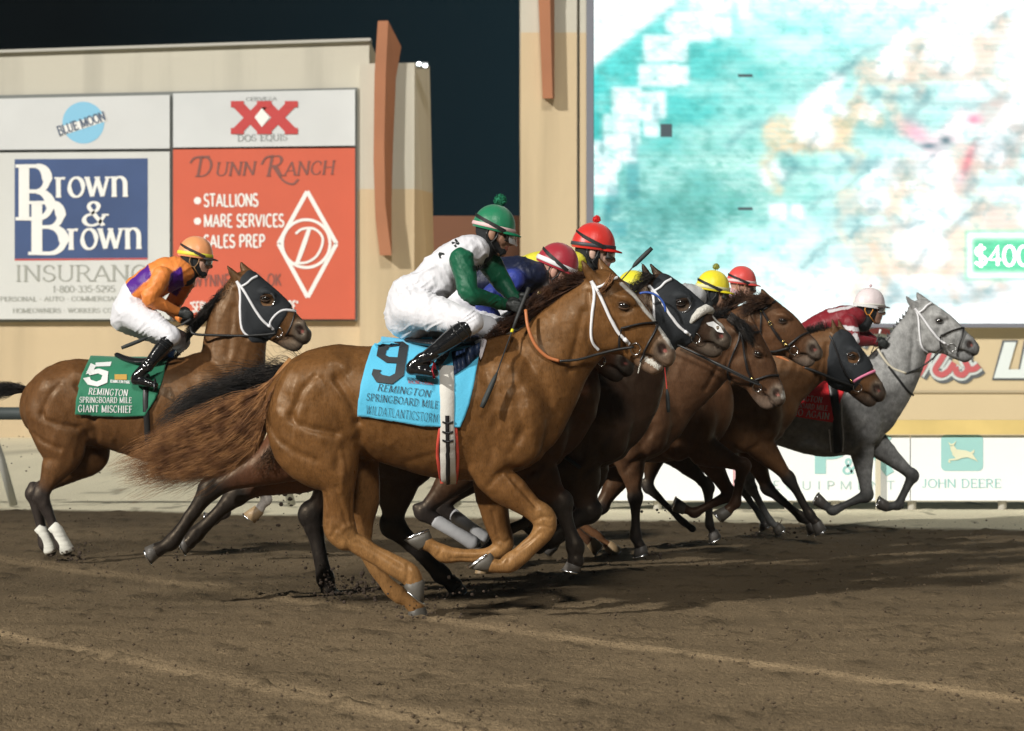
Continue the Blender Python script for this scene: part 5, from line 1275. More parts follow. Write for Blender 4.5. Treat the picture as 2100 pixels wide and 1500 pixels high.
        g = G(); p0, p1 = boots[i][0], boots[i][1]
        D = d + p0[2]; c0 = Vector(P(p0[0], p0[1], D)); ax = (Vector(P(p1[0], p1[1], d + p1[2])) - c0).normalized(); rr = p0[3] * D / FPX
        u = ax.cross(Vector((0, 1, 0))).normalized(); w_ = Vector((0, 1, 0))
        for off, r_ in ((.012, 1.08), (.062 * k, 1.05)): g.tube([c0 + ax * off + (u * math.cos(t) + w_ * math.sin(t)) * rr * r_ for t in np.linspace(0, 2 * math.pi, 19)], .004 * k, 5)
        g.obj('boot_top_seam', M('leather_dark', color=(.02, .02, .02), rough=.3), bt)
    # ---- gloves
    for h, nm in zip(hands, (0, 1)):
        V, Q = sdf_mesh([C(f, .003, n=3) for f in h], .0055 if R.get('res', .009) < .008 else .007)
        mesh('glove', V, Q, M('black_glove', color=(.012, .014, .013), rough=.55, bump=.002, bscale=90), body)
    # ---- balaclava under the helmet
    if R.get('hood', True):
        hc_ = [C([hpl(-6, 0, 0, 33, 28), hpl(-2, -14, 0, 29, 26), hpl(-10, -34, 0, 23, 23), hpl(-18, -50, 0, 24, 26)], .01)]
        if R.get('mask', True): hc_.append(C([hpl(6, -26, 0, 19, 22), hpl(17, -33, 0, 15, 15), hpl(22, -37, 0, 12, 12)], .012))
        V, Q = sdf_mesh(hc_, res2 * .9); mesh('balaclava', V, Q, M('hood_' + R['key'], color=R.get('hoodcol', (.014, .016, .018)), rough=.8, bump=.002, bscale=90), body)
    # ---- helmet
    cap = np.array(R['cap']); Dh = d
    def hw(x, y, lat):  # head frame (px units) to world; lat in px units
        D = d + lat * hk_ / 350 * (350 * d / FPX); q = hp(x, y); return Vector(P(*q, D))
    g = G(); n = 36; m = 14; rows = []
    for j in range(m + 1):
        el = math.radians(90 * j / m) if j else 0
        rows.append([])
        for i in range(n):
            ph = 2 * math.pi * i / n; seam = 1 - .016 * math.exp(-((((ph * 6 / (2 * math.pi) + .5) % 1) - .5) / .06) ** 2)
            ce = math.cos(el) ** .92 if el < 1.57 else 0
            rows[-1].append(hw((-3) + 45 * ce * math.cos(ph) * seam, 5 + 49 * math.sin(el) * seam * (1 if el < 1.5 else 1), 36 * ce * math.sin(ph) * seam))
    base = [hw(-3 + 43 * math.cos(2 * math.pi * i / n), 0, 34 * math.sin(2 * math.pi * i / n)) for i in range(n)]
    allr = [base] + rows; v = [q for r in allr for q in r]; f = []
    for j in range(len(allr) - 1):
        for i in range(n): f.append((j * n + i, j * n + (i + 1) % n, (j + 1) * n + (i + 1) % n, (j + 1) * n + i))
    g.add(v, f)
    capm = M('cap_' + R['key'], color=tuple(cap), rough=.38, spec=.5, sheen=.4, bump=.003, bscale=24)
    hm = g.obj('helmet', capm, body)
    g = G(); v = []; nn = 15    # peak
    for i in range(nn):
        ph = math.radians(-62 + 124 * i / (nn - 1)); ext = 15 * math.cos(ph * 1.35)
        for e, yy in ((0, 5.0), (ext * .6, 3.0), (ext, 1.0), (ext, -1.6), (0, 0.5)):
            v.append(hw(-3 + (44.5 + e) * math.cos(ph), yy, (35.5 + e) * math.sin(ph)))
    f = [(i * 5 + q, (i + 1) * 5 + q, (i + 1) * 5 + q + 1, i * 5 + q + 1) for i in range(nn - 1) for q in range(4)]
    g.add(v, f); g.obj('peak', M('peak_' + R['key'], color=tuple(R.get('peak', cap)), rough=.4), hm)
    g = G(); rr = []
    for e, dr_ in ((4.5, .2), (5.5, 1.2), (R.get('bandw', 11), 1.1), (R.get('bandw', 11) + 1, .2)):
        el = math.asin((e - 5) / 49) if e > 5 else 0
        rr.append([hw(-3 + (45 * math.cos(el) + dr_) * math.cos(2 * math.pi * i / n), e, (36 * math.cos(el) + dr_) * math.sin(2 * math.pi * i / n)) for i in range(n)])
    f = [(j * n + i, j * n + (i + 1) % n, (j + 1) * n + (i + 1) % n, (j + 1) * n + i) for j in range(3) for i in range(n)]
    g.add([q for r in rr for q in r], f); g.obj('hat_band', M('band_' + R['key'], color=R.get('band', (.7, .7, .7)), rough=.5), hm)
    if R.get('pompom'):
        g = G(); rp, pc = R['pompom']; cc = hw(-3, 5 + 49 + rp * .75, 0); rw = rp * hk_ / 350
        g.ellipsoid(cc, (rw * .82,) * 3, 14, 10); rnd = random.Random(2)
        for _ in range(160):
            z = rnd.uniform(-1, 1); a = rnd.uniform(0, 6.28); q = Vector((math.sqrt(1 - z * z) * math.cos(a), math.sqrt(1 - z * z) * math.sin(a), z))
            g.tube([cc + q * rw * .7, cc + q * rw * rnd.uniform(.98, 1.14)], [rw * .09, rw * .05], 4)
        g.obj('pompom', M('pom_' + R['key'], color=pc, rough=.9), hm, False)
    # goggles, strap, chin harness
    g = G(); v = []; nu, nv = 13, 7
    for j in range(nv):
        for i in range(nu):
            a = math.radians(-68 + 136 * i / (nu - 1)); b = -1 + 2 * j / (nv - 1)
            bul = 6 * (1 - b * b) ** .5
            v.append(hw(12 + (25 + bul) * math.cos(a) ** .8 if abs(a) < 1.5 else 12, -5 + b * (12.5 - 2 * abs(math.sin(a))), (23 + bul * .4) * math.sin(a)))
    g.add(v, [(j * nu + i, j * nu + i + 1, (j + 1) * nu + i + 1, (j + 1) * nu + i) for j in range(nv - 1) for i in range(nu - 1)])
    gg = g.obj('goggles', M('goggle_' + str(R.get('lens', 'dark')), **(dict(color=(.035, .03, .03), rough=.08, spec=.9, coat=1) if R.get('lens', 'dark') == 'dark' else dict(color=(.30, .32, .33), rough=.14, spec=1, coat=1, metal=.3, bump=.004, bscale=60))), body)
    g = G()
    for yy in (-14, 8): g.tube([hw(12 + 26 * math.cos(math.radians(a)) ** .8, -3 + (yy + 3) * .98, 24 * math.sin(math.radians(a))) for a in range(-68, 69, 8)], .0035 * hk_ * d / 12.5, 5)
    g.obj('goggle_frame', M('gframe_' + R['key'], color=R.get('gframe', (.02, .02, .02)), rough=.3), gg)
    if R.get('visor'):
        g = G(); v = [hw(16 + (30 + 5 * b + 1.5 * math.sin(a * .3 + b * 5)) * math.cos(math.radians(a)), 3 - b * 17 - 2 * math.cos(math.radians(a * 2)) * b, (30) * math.sin(math.radians(a))) for b in (-.1, .35, .8, 1.25) for a in range(-60, 61, 10)]
        nn = 13; g.add(v, [(j * nn + i, j * nn + i + 1, (j + 1) * nn + i + 1, (j + 1) * nn + i) for j in range(3) for i in range(nn - 1)])
        g.obj('visor', M('clear_visor', color=(.9, .93, .95), rough=.12, alpha=.38, spec=1, coat=1, bump=.01, bscale=18), gg)
    g = G(); sc_ = R.get('strap', (.015, .015, .015)); pts = []
    for i in range(33):   # goggle strap slants up round the cap
        t = 2 * math.pi * i / 32; x = -3 + 46.5 * math.cos(t); ff = (1 - math.cos(t)) / 2; y = -2 + ff * R.get('strap_rise', 26); sh = math.sqrt(max(.05, 1 - (max(0, y - 5) / 49) ** 2))
        pts.append((x * sh, y, 37.5 * sh * math.sin(t)))
    for i in range(32):
        a, b = pts[i], pts[i + 1]
        if (a[0] + b[0]) / 2 > 26: continue
        g.add([hw(a[0], a[1] - 4, a[2]), hw(b[0], b[1] - 4, b[2]), hw(b[0] * 1.01, b[1] + 4, b[2] * 1.01), hw(a[0] * 1.01, a[1] + 4, a[2] * 1.01)], [(0, 1, 2, 3)])
    g.obj('strap', M('goggle_strap_' + R['key'], color=sc_, rough=.6), gg)
    g = G(); hcol = R.get('harness', (.02, .02, .02))
    for sg in (-1, 1):
        g.tube([hw(-14, 0, 31 * sg), hw(-15, -12, 31 * sg), hw(-9, -23, 29 * sg), hw(0, -24, 28 * sg), hw(7, -12, 29 * sg), hw(9, 0, 30 * sg)], .0055 * hk_ * 1.05, 6)
        g.tube([hw(-2, -24, 29 * sg), hw(8, -36, 20 * sg), hw(16, -46, 8 * sg), hw(18, -48, 0)], .004 * hk_, 6)
    g.obj('chin_harness', M('chin_harness_' + R['key'], color=hcol, rough=.35), body)
    return body

def whip(label, pts, d, lat, handle, flap, k, shaft=(.03, .03, .03), band=None, hc=(.03, .03, .03)):
    """pts: handle end, hand, shaft..., tip (px)"""
    D = [d + l for l in lat] if hasattr(lat, '__len__') else [d + lat] * len(pts)
    W = [Vector(P(x, y, dd)) for (x, y), dd in zip(pts, D)]
    r = empty('riding_whip', (W[0].x, W[0].y, 0)); tag(r, label, 'whip', 'whips carried by the jockeys')
    def at(t):
        t *= len(W) - 1; i = min(int(t), len(W) - 2); return W[i].lerp(W[i + 1], t - i)
    g = G(); g.tube([at(t) for t in np.linspace(0, 1, 12)], .0048 * k, 6); sh = g.obj('shaft', M('whip_shaft' + str(shaft), color=shaft, rough=.4), r)
    g = G(); g.tube([at(t) for t in np.linspace(0, handle, 5)], [.0125 * k, .0115 * k, .0115 * k, .011 * k, .008 * k], 8); g.obj('grip', M('whip_grip' + str(hc), color=hc, rough=.6, bump=.002, bscale=120), r)
    if flap:
        g = G(); g.tube([at(t) for t in np.linspace(1 - flap, 1, 6)], [.006 * k, .0135 * k, .0155 * k, .0155 * k, .0155 * k, .013 * k], 8); g.obj('padded_tip', M('whip_pad', color=(.035, .04, .04), rough=.7, bump=.002, bscale=70), r)
    if band:
        g = G(); g.tube([at(band[0]), at(band[0] + .025)], .009 * k, 8); g.obj('band', M('whip_band', color=band[1], rough=.5), r)
    return r
GREEN = (.006, .105, .050); 
def legs_t(hip, k, dx=0):
    o = lambda x, y: (hip[0] + (x - 842) * k, hip[1] + (y - 632) * k)
    return dict(leg=[o(842, 632), o(968, 662), o(873, 735), o(838, 757), o(892, 768)], leg2=[o(838, 655), o(1000, 672), o(905, 742), o(872, 760), o(925, 772)])
R1 = dict(key='green', label='jockey in white silks with green sleeves and a green pompom cap, riding the chestnut', d=12.5, k=1.0, head=(1014, 474), pitch=13, res=.0065,
 torso=[(866, 598, 42), (895, 572, 44), (925, 545, 44), (958, 522, 38), (980, 512, 28)], silk=(.70, .70, .74), sleeve=GREEN,
 arm=[(945, 535), (964, 602), (1036, 625)], arm2=[(1004, 540), (1030, 580), (1056, 616)], arm_lat=(-.19, -.24, -.07), arm2_lat=(.10, .12, .05),
 cap=(.008, .19, .085), band=(.72, .50, .50), pompom=(13, (.01, .16, .08)), visor=True, skin=(.32, .18, .12), collar=(.01, .06, .03), seat=[(840, 610, 44, 50), (826, 652, 38, 48), (850, 660, 36, 44)], **legs_t((842, 632), 1))
R5 = dict(key='orange', label='jockey in orange silks with purple panels and an orange cap, riding the far left bay', d=16.1, k=.79, hk=.82, head=(402, 529), pitch=8, res=.0095,
 torso=[(277, 605, 33), (303, 587, 35), (330, 570, 36), (356, 560, 33), (378, 558, 24)], silk=(.78, .25, .055), skin=(.62, .38, .28), lens='silver',
 arm=[(333, 566), (307, 613), (366, 641)], arm2=[(380, 580), (352, 630), (372, 655)], arm_lat=(-.19, -.22, -.10), hdir=(1, .15),
 patches=[([(240, 600), (304, 543), (312, 566), (262, 610)], (.085, .015, .25)), ([(349, 562), (373, 546), (377, 585), (363, 608), (344, 597)], (.085, .015, .25))],
 cap=(.80, .33, .13), band=(.75, .68, .06), bandw=12, peak=(.05, .04, .04), harness=(.28, .15, .06), strap=(.03, .02, .02), strap_rise=30, seat=[(262, 636, 32, 50), (255, 655, 28, 48)],
 leg=[(268, 640), (352, 690), (302, 752), (272, 780), (318, 792)], leg2=[(270, 655), (372, 700), (325, 755), (300, 778), (345, 790)])
RA = dict(key='maroon', label='jockey in navy and royal blue silks with a dark red cap, crouching very low', d=13.28, k=.95, hk=1.0, head=(1142, 552), pitch=23,
 torso=[(950, 610, 40), (985, 585, 40), (1025, 568, 40), (1070, 565, 38), (1100, 566, 28)], silk=(.008, .012, .035), sleeve=(.035, .055, .30),
 arm=[(1052, 575), (992, 620), (1030, 680)], arm2=[(1080, 590), (1070, 640), (1062, 680)], arm_lat=(-.18, -.22, -.15), hood=False, skin=(.52, .29, .22),
 cap=(.36, .018, .035), band=(.72, .72, .74), bandw=13, strap_rise=30, gframe=(.35, .25, .08), collar=(.6, .6, .62), **legs_t((915, 650), .92))
RB = dict(key='scarlet', label='jockey in yellow silks with a scarlet pompom cap, behind the dark red cap', d=13.9, k=.90, hk=1.02, head=(1219, 512), pitch=7,
 torso=[(1010, 600, 38), (1050, 575, 38), (1095, 556, 36), (1145, 545, 34), (1180, 542, 26)], silk=(.72, .66, .06), arm=[(1150, 560), (1120, 620), (1195, 640)], arm2=[(1180, 575), (1190, 610), (1205, 635)], hood=True, mask=False,
 patches=[([(1175, 560), (1215, 560), (1215, 610), (1175, 610)], (.6, .02, .02))],
 cap=(.62, .022, .014), band=(.05, .05, .06), bandw=11, pompom=(9, (.65, .02, .02)), skin=(.64, .42, .33), lens='silver', strap_rise=34, **legs_t((985, 640), .88))
RC = dict(key='lemon', label='jockey in a plain yellow cap, mostly hidden behind the dark hooded horse', d=15.5, k=.80, hk=.80, head=(1300, 598), pitch=10,
 torso=[(1150, 650, 32), (1185, 632, 33), (1220, 622, 32), (1255, 618, 30), (1278, 618, 24)], silk=(.68, .62, .05), arm=[(1255, 630), (1240, 680), (1300, 690)], arm2=[(1265, 625), (1280, 650), (1300, 660)],
 cap=(.72, .66, .03), band=(.70, .65, .08), skin=(.4, .24, .17), **legs_t((1120, 672), .78))
RD = dict(key='pompom', label='jockey in grey silks with a yellow cap topped by a mottled green pompom', d=16.7, k=.76, hk=.79, head=(1463, 597), pitch=9,
 torso=[(1300, 665, 30), (1335, 645, 30), (1370, 622, 31), (1405, 611, 29), (1428, 608, 24)], silk=(.42, .43, .44), arm=[(1400, 632), (1380, 680), (1440, 690)], arm2=[(1420, 628), (1440, 660), (1460, 680)], mask=False,
 cap=(.80, .68, .02), band=(.62, .60, .35), bandw=12, pompom=(12, (.28, .30, .06)), skin=(.46, .27, .18), lens='silver', **legs_t((1272, 680), .75))
RE = dict(key='coral', label='jockey in red and white striped silks with a coral cap, behind the yellow pompom cap', d=17.8, k=.71, hk=.69, head=(1522, 583), pitch=7,
 torso=[(1375, 660, 28), (1405, 645, 30), (1440, 632, 30), (1470, 624, 30), (1494, 614, 24)], silk=(.70, .66, .68), stripes=(.55, .05, .06), arm=[(1472, 634), (1462, 672), (1520, 690)], arm2=[(1485, 628), (1500, 660), (1524, 684)], hood=False,
 cap=(.66, .07, .06), band=(.75, .55, .55), harness=(.32, .16, .07), skin=(.48, .28, .21), **legs_t((1350, 672), .70))
RF = dict(key='pink', label='jockey in maroon silks with white arm bands and pale pink cap, on the grey', d=18.7, k=.67, hk=.72, head=(1785, 629), pitch=4,
 torso=[(1650, 692, 27), (1680, 673, 28), (1708, 660, 28), (1735, 653, 27), (1755, 651, 21)], silk=(.20, .014, .022), arm=[(1741, 662), (1752, 698), (1796, 702)], arm2=[(1756, 668), (1775, 690), (1800, 704)], arm_lat=(-.17, -.2, -.08),
 armbands=[((1730, 672), (1758, 676), 4.5, (.62, .60, .62)), ((1754, 688), (1758, 700), 5, (.62, .60, .62)), ((1700, 638), (1736, 632), 3.2, (.6, .58, .6)), ((1736, 632), (1756, 626), 3, (.6, .58, .6))],
 cap=(.72, .63, .64), band=(.70, .68, .62), bandw=8, pompom=(7, (.66, .52, .55)), peak=(.12, .10, .09), harness=(.75, .28, .03), strap=(.65, .65, .65), strap_rise=6, lens='silver', gframe=(.65, .65, .66), mask=False, skin=(.30, .17, .12), **legs_t((1625, 705), .66))
RID = {}
for r_ in (R1, R5, RA, RB, RC, RD, RE, RF): RID[r_['key']] = make_rider(r_)
# lettering on the white silks
jd = Drape(R1['jV'], R1['jQ'], 12.5)
def cloth_text(g, dr, quads, off=.004):
    for c in quads:
        pts = []
        for x, y, l in c: pts.append(dr.hit(x, y, off + .0008 * l)[0])
        g.add(pts, [(0, 1, 2, 3)])
g = G()
for t, x0, y0, x1, y1, h in (('DRUMMON', 970, 556, 1000, 548, 9), ('N', 934, 508, 943, 500, 10), ('A', 903, 530, 911, 521, 8)): cloth_text(g, jd, text_quads(t, x0, y0, x1, y1, h, thick=.3, thin=.22))
g.obj('lettering', M('ink_black', color=(.015, .02, .02), rough=.6), [c for c in RID['green'].children if c.name.startswith('jacket')][0], False)
W1 = whip('black whip with a yellow band, hanging down across the chestnut shoulder', [(1085, 590), (1068, 632), (1045, 693), (1018, 768), (988, 836)], 12.5, [-.10, -.10, -.18, -.33, -.36], .42, .26, 1.0, band=(.43, (.75, .68, .03)))
W2 = whip('black whip held back low by the orange silks rider', [(392, 655), (372, 667), (330, 683), (290, 698), (249, 714)], 16.1, [-.12, -.14, -.24, -.33, -.36], .25, .33, .95)
W3 = whip('black whip raised up beside the plain yellow cap', [(1262, 590), (1275, 574), (1296, 550), (1310, 535), (1337, 509)], 14.8, -.05, .2, .48, 1.05)
W4 = whip('whip with a red beaded shaft pointing straight down below the chestnut chin', [(1362, 740), (1364, 765), (1367, 790), (1369, 815), (1371, 846)], 13.6, -.2, .1, .42, .8, shaft=(.62, .07, .06))
W5 = whip('short whip with a white knob sticking up beside the grey mane', [(1806, 676), (1802, 690), (1795, 706), (1786, 725)], 18.7, -.12, .22, 0, .9, hc=(.7, .7, .7))
# ================================================================== tack
WHITE_T = dict(color=(.78, .78, .80), rough=.45, bump=.001, bscale=120)
BLACK_T = dict(color=(.018, .016, .016), rough=.38, spec=.5)
def tack_mat(c): return M('strap_white', **WHITE_T) if c == 'w' else M('strap_leather', **BLACK_T) if c == 'k' else M('strap_pink', color=(.75, .22, .36), rough=.5) if c == 'p' else M('strap_brown', color=(.10, .045, .025), rough=.4)
BR_CHEEK = [(1213, 576), (1226, 598), (1238, 624), (1252, 655), (1268, 683), (1291, 706)]
BR_THROAT = [(1213, 576), (1219, 604), (1214, 650), (1212, 688), (1217, 706), (1227, 717)]
BR_BROW = [(1222, 592), (1238, 585), (1250, 576), (1264, 571)]
FIG8 = [[(1274, 673), (1292, 669), (1315, 664), (1348, 662)], [(1349, 662), (1341, 682), (1330, 703), (1321, 722), (1313, 742)], [(1274, 674), (1270, 692), (1269, 712)]]
NOSEB = [(1282, 712), (1284, 704), (1304, 690), (1326, 676), (1352, 668)]
def bridle(A, cheek='w', throat='w', brow='w', nose=None, nosepts=None, cw=6.5, bit='d', extra=()):
    H, d, hk, dr, body = A['H'], A['d'], A['hk'], A['dr'], A['body']
    e = bpy.data.objects.new('bridle', None); link(e, body); e.location = (0, 0, 0)
    cols = {}
    def put(c, pts, w, nm, t=.005, base=.001):
        for sd in (0, 1):
            g = G(); dr.strap(g, [H(p) for p in pts], w * hk, t, step=3.2, base=base, side=sd); g.obj(nm, tack_mat(c), e)
    if cheek: put(cheek, BR_CHEEK, cw, 'cheek_strap', .007, .008)
    if throat: put(throat, BR_THROAT, cw * .8, 'throat_strap', .006, .004)
    if brow: put(brow, BR_BROW, cw * .85, 'browband', .006, .008)
    if nose == 'fig8':
        for i, p in enumerate(FIG8): put('k', p, 4, 'noseband', .007, .008)
    elif nose: put(nose, nosepts or NOSEB, 8 if nose == 'p' else 6, 'noseband', .006, .004)
    for c, p, w, nm in extra: put(c, p, w, nm)
    # buckle, bit ring and bar, on both sides
    for sg in (-1, 1):
        c = H((1303, 716)); D = d + sg * .088 * hk * d / 12.5; q0 = dr.hit(*c, .014)[0]; D = q0.y if sg < 0 else 2 * d - q0.y
        g = G(); C_ = Vector(P(*c, D)); r = 12 * hk * D / FPX
        from mathutils import Matrix
        ang = math.atan2(-H.rot.imag, H.rot.real); Rm = Matrix.Rotation(-ang, 3, 'Y')
        g.torus(C_, r, .0032, Rm, n=22, sx=.85 if bit == 'd' else 1.0)
        g.obj('bit_ring', M('steel', color=(.62, .62, .62), rough=.18, metal=1), e)
        if sg < 0 and cheek:
            g = G(); p0 = H((1278, 694)); p1 = H((1286, 701)); a = dr.hit(*p0, .018)[0]; b = dr.hit(*p1, .018)[0]; g.tube([a, b], .012 * hk, 8); g.obj('buckle', M('strap_white', **WHITE_T) if cheek == 'w' else M('brass', color=(.55, .42, .15), rough=.25, metal=1), e)
    g = G(); c = Vector(P(*H((1308, 719)), d)); g.tube([c - Vector((0, .05, 0)), c + Vector((0, .05, 0))], .008, 6); g.obj('bit_mouthpiece', M('steel'), e)
    return e
def reins(A, segs, lat0, name='rein'):
    """segs: list of (px pts with lateral, material, width m)"""
    d = A['d']; r = None
    for pts, m, w in segs:
        p = catmull(np.array(pts, float), 6)
        for sg in ((1, -1) if name == 'rein' else (1,)):
            g = G(); g.tube([P(x, y, d + sg * l) for x, y, l in p], [w] * len(p), 6); o = g.obj(name, m, A['body'])
def cloth(A, edges, m, key, n=(40, 30), off=.014, wrinkle=.004, drape_mirror=True, name='saddlecloth'):
    """edges: left, right, top, bottom px polylines -> Coons sheet laid over the horse"""
    d, dr = A['d'], A['dr']
    def samp(p, t):
        p = np.asarray(p, float); L = np.concatenate([[0], np.cumsum(np.hypot(*(p[1:] - p[:-1]).T))]); return np.array([np.interp(t * L[-1], L, p[:, 0]), np.interp(t * L[-1], L, p[:, 1])])
    Lf, Rt, Tp, Bt = edges; nu, nv = n; rows = []
    for j in range(nv + 1):
        v = j / nv; row = []
        for i in range(nu + 1):
            u = i / nu
            p = (1 - v) * samp(Tp, u) + v * samp(Bt, u) + (1 - u) * samp(Lf, v) + u * samp(Rt, v) - ((1 - u) * (1 - v) * samp(Tp, 0) + u * (1 - v) * samp(Tp, 1) + (1 - u) * v * samp(Bt, 0) + u * v * samp(Bt, 1))
            q, ok = dr.hit(p[0], p[1], off); row.append([Vector(q), ok, p])
        # flared hem and folds
        for i, (q, ok, p) in enumerate(row):
            wv = (vnoise(p[0] / 16 + p[1] / 40, p[1] / 60, 77) - .5) * wrinkle * (0.4 + v) * 2
            q.y -= wv + .010 * v * v
        rows.append([r[0] for r in row])
    # keep the sheet smooth in depth
    Yv = np.array([[q.y for q in r] for r in rows])
    for _ in range(6):
        Z = Yv.copy(); Z[1:-1] = .5 * Yv[1:-1] + .25 * (Yv[:-2] + Yv[2:]); Z[:, 1:-1] = .5 * Z[:, 1:-1] + .25 * (Z[:, :-2] + Z[:, 2:]); Yv = np.minimum(Z, Yv + .004)
    for j, r in enumerate(rows):
        for i, q in enumerate(r):
            f = Yv[j][i] / q.y; q.x *= f; q.z = CAMH + (q.z - CAMH) * f; q.y = Yv[j][i]
    V = [tuple(q) for r in rows for q in r]; w = nu + 1
    F = [(j * w + i, (j + 1) * w + i, (j + 1) * w + i + 1, j * w + i + 1) for j in range(nv) for i in range(nu)]
    # across the back and down the far side
    k0 = len(V); top = rows[0]
    for q in top: V.append((q.x, (q.y + d) / 2, q.z + .020))
    for q in top: V.append((q.x, d, q.z + .026))
    for q in top: V.append((q.x, d + (d - q.y) / 2, q.z + .020))
    k1 = len(V)
    for r in rows: V += [(q.x, 2 * d - q.y, q.z) for q in r]
    for i in range(nu):
        F.append((i, i + 1, k0 + i + 1, k0 + i)); F.append((k0 + i, k0 + i + 1, k0 + w + i + 1, k0 + w + i)); F.append((k0 + w + i, k0 + w + i + 1, k0 + 2 * w + i + 1, k0 + 2 * w + i)); F.append((k0 + 2 * w + i, k0 + 2 * w + i + 1, k1 + i + 1, k1 + i))
    F += [(k1 + j * w + i, k1 + j * w + i + 1, k1 + (j + 1) * w + i + 1, k1 + (j + 1) * w + i) for j in range(nv) for i in range(nu)]
    o = mesh(name, V, F, m, A['body'])
    sm = o.modifiers.new('thickness', 'SOLIDIFY'); sm.thickness = .004; sm.offset = -1
    nn = len(rows) * w
    dd = Drape(np.array(V[:nn]), np.array(F[:nv * nu]), d)
    dd.view = True
    return o, dd
def put_text(cl, dd, items, m, **kw):
    for t, x0, y0, x1, y1, h, k in items:
        g = G()
        for c in text_quads(t, x0, y0, x1, y1, h, **k):
            # split tall quads so they follow the cloth
            (ax, ay, l), (bx, by, _), (cx, cy, _), (ex, ey, _) = c; ns = max(1, int(math.hypot(cx - bx, cy - by) / 8))
            for s_ in range(ns):
                t0, t1 = s_ / ns, (s_ + 1) / ns
                q = [(ax + (ex - ax) * t0, ay + (ey - ay) * t0), (bx + (cx - bx) * t0, by + (cy - by) * t0), (bx + (cx - bx) * t1, by + (cy - by) * t1), (ax + (ex - ax) * t1, ay + (ey - ay) * t1)]
                g.add([dd.hit(x, y, .0055 + .0004 * l)[0] for x, y in q], [(0, 1, 2, 3)])
        g.obj('lettering', m, cl, False)
def put_poly(g, dd, pts, off=.008):
    """polygon band given as left/right point pairs"""
    for (a, b), (c, e) in zip(pts[:-1], pts[1:]):
        n = max(1, int(max(math.hypot(c[0] - a[0], c[1] - a[1]), 1) / 8))
        for i in range(n):
            t0, t1 = i / n, (i + 1) / n
            q = [(a[0] + (c[0] - a[0]) * t0, a[1] + (c[1] - a[1]) * t0), (b[0] + (e[0] - b[0]) * t0, b[1] + (e[1] - b[1]) * t0), (b[0] + (e[0] - b[0]) * t1, b[1] + (e[1] - b[1]) * t1), (a[0] + (c[0] - a[0]) * t1, a[1] + (c[1] - a[1]) * t1)]
            g.add([dd.hit(x, y, off)[0] for x, y in q], [(0, 1, 2, 3)])
def girth(A, parts, name='girth'):
    for pts, w, m, t, base in parts:
        for sd in (0, 1):
            g = G(); A['dr'].strap(g, pts, w, t, base=base, step=5, side=sd); g.obj(name, m, A['body'])
def saddle(A, pts, w, key, m=None):
    """low racing saddle: pts = (px, py, r px, lateral half width px) along the seat"""
    ch = [to_chain([(x, y, 0, r, w_) for x, y, r, w_ in pts], A['d'], .01)]
    V, Q = sdf_mesh(ch, .009); return mesh('saddle', V, Q, m or M('saddle_leather', color=(.012, .012, .014), rough=.35, bump=.003, bscale=40), A['body'])
def hood(A, col=(.018, .021, .025), ring=True, r=18):
    H, d, hk = A['H'], A['d'], A['hk']; ey = H((1284, 632))
    A2 = dict(A)
    o = shell(A2, 'blinker_hood', [H(p) for p in HOOD_POLY], [(ey[0], ey[1], r * hk)], .007, M('hood_mesh', color=col, rough=.75, bump=.002, bscale=120, bump2=.0015, b2scale=400))
    if ring:
        from mathutils import Matrix
        for sg in (-1, 1):
            q = A['dr'].hit(*ey, .006)[0]; y = q.y if sg < 0 else 2 * d - q.y; c = Vector(P(*ey, y)); rr = r * 1.06 * hk * d / FPX
            ang = math.atan2(-H.rot.imag, H.rot.real)
            for nm, a0, a1, tk, dy in (('eye_ring', 0, 2 * math.pi, .010, 0), ('blinker_cup', math.radians(95), math.radians(300), .011, -.016 * 1)):
                g = G(); g.torus(c + Vector((0, sg * -dy * -1, 0)), rr, tk * hk, Matrix.Rotation(0, 3, 'Y'), a0, a1, 20); g.obj(nm, M('blinker_plastic', color=(.05, .05, .052), rough=.16, spec=.9, coat=.8), o)
    return o

# ---------------------------------------------------------------- chestnut, number 9
A = HH['CH']; body = A['body']
bridle(A, nose='fig8')
tanr = M('rein_orange', color=(.50, .17, .06), rough=.5, bump=.002, bscale=80); blk = M('rein_black', color=(.02, .02, .02), rough=.4)
reins(A, [([(1078, 636, -.13), (1083, 672, -.17), (1098, 708, -.18), (1122, 732, -.18), (1147, 741, -.175)], tanr, .0105), ([(1147, 741, -.175), (1185, 738, -.16), (1222, 728, -.13), (1262, 718, -.11), (1300, 712, -.105)], blk, .0085)], 0)
blue = M('cloth_blue', color=(.085, .48, .72), rough=.7, sheen=.3, bump=.002, bscale=70)
cl, dd = cloth(A, ([(781, 699), (763, 715), (750, 752), (740, 790), (736, 824), (736, 852)], [(984, 724), (974, 780), (962, 830), (944, 876)], [(781, 699), (850, 706), (920, 704), (984, 724)], [(736, 852), (800, 862), (868, 874), (944, 876)]), blue, 'blue', n=(52, 40), wrinkle=.006)
navy = M('ink_black2', color=(.022, .026, .038), rough=.6)
put_text(cl, dd, [('REMINGTON', 773, 801, 883, 815, 14, dict(slant=.18, thick=.11, thin=.045, gap=.10)), ('SPRINGBOARD MILE', 751, 821, 900, 838, 14.5, dict(thick=.12, thin=.045, gap=.10)), ('WILDATLANTICSTORM', 750, 849, 899, 867, 17, dict(thick=.09, thin=.04, gap=.10, serif=.08)), ('REMINGTON', 835, 780, 876, 783, 6, dict(thick=.15))], navy)
put_text(cl, dd, [('RACING*CASINO', 837, 786, 890, 790, 6, dict(thick=.15))], M('ink_red', color=(.48, .05, .05), rough=.6))
g = G()
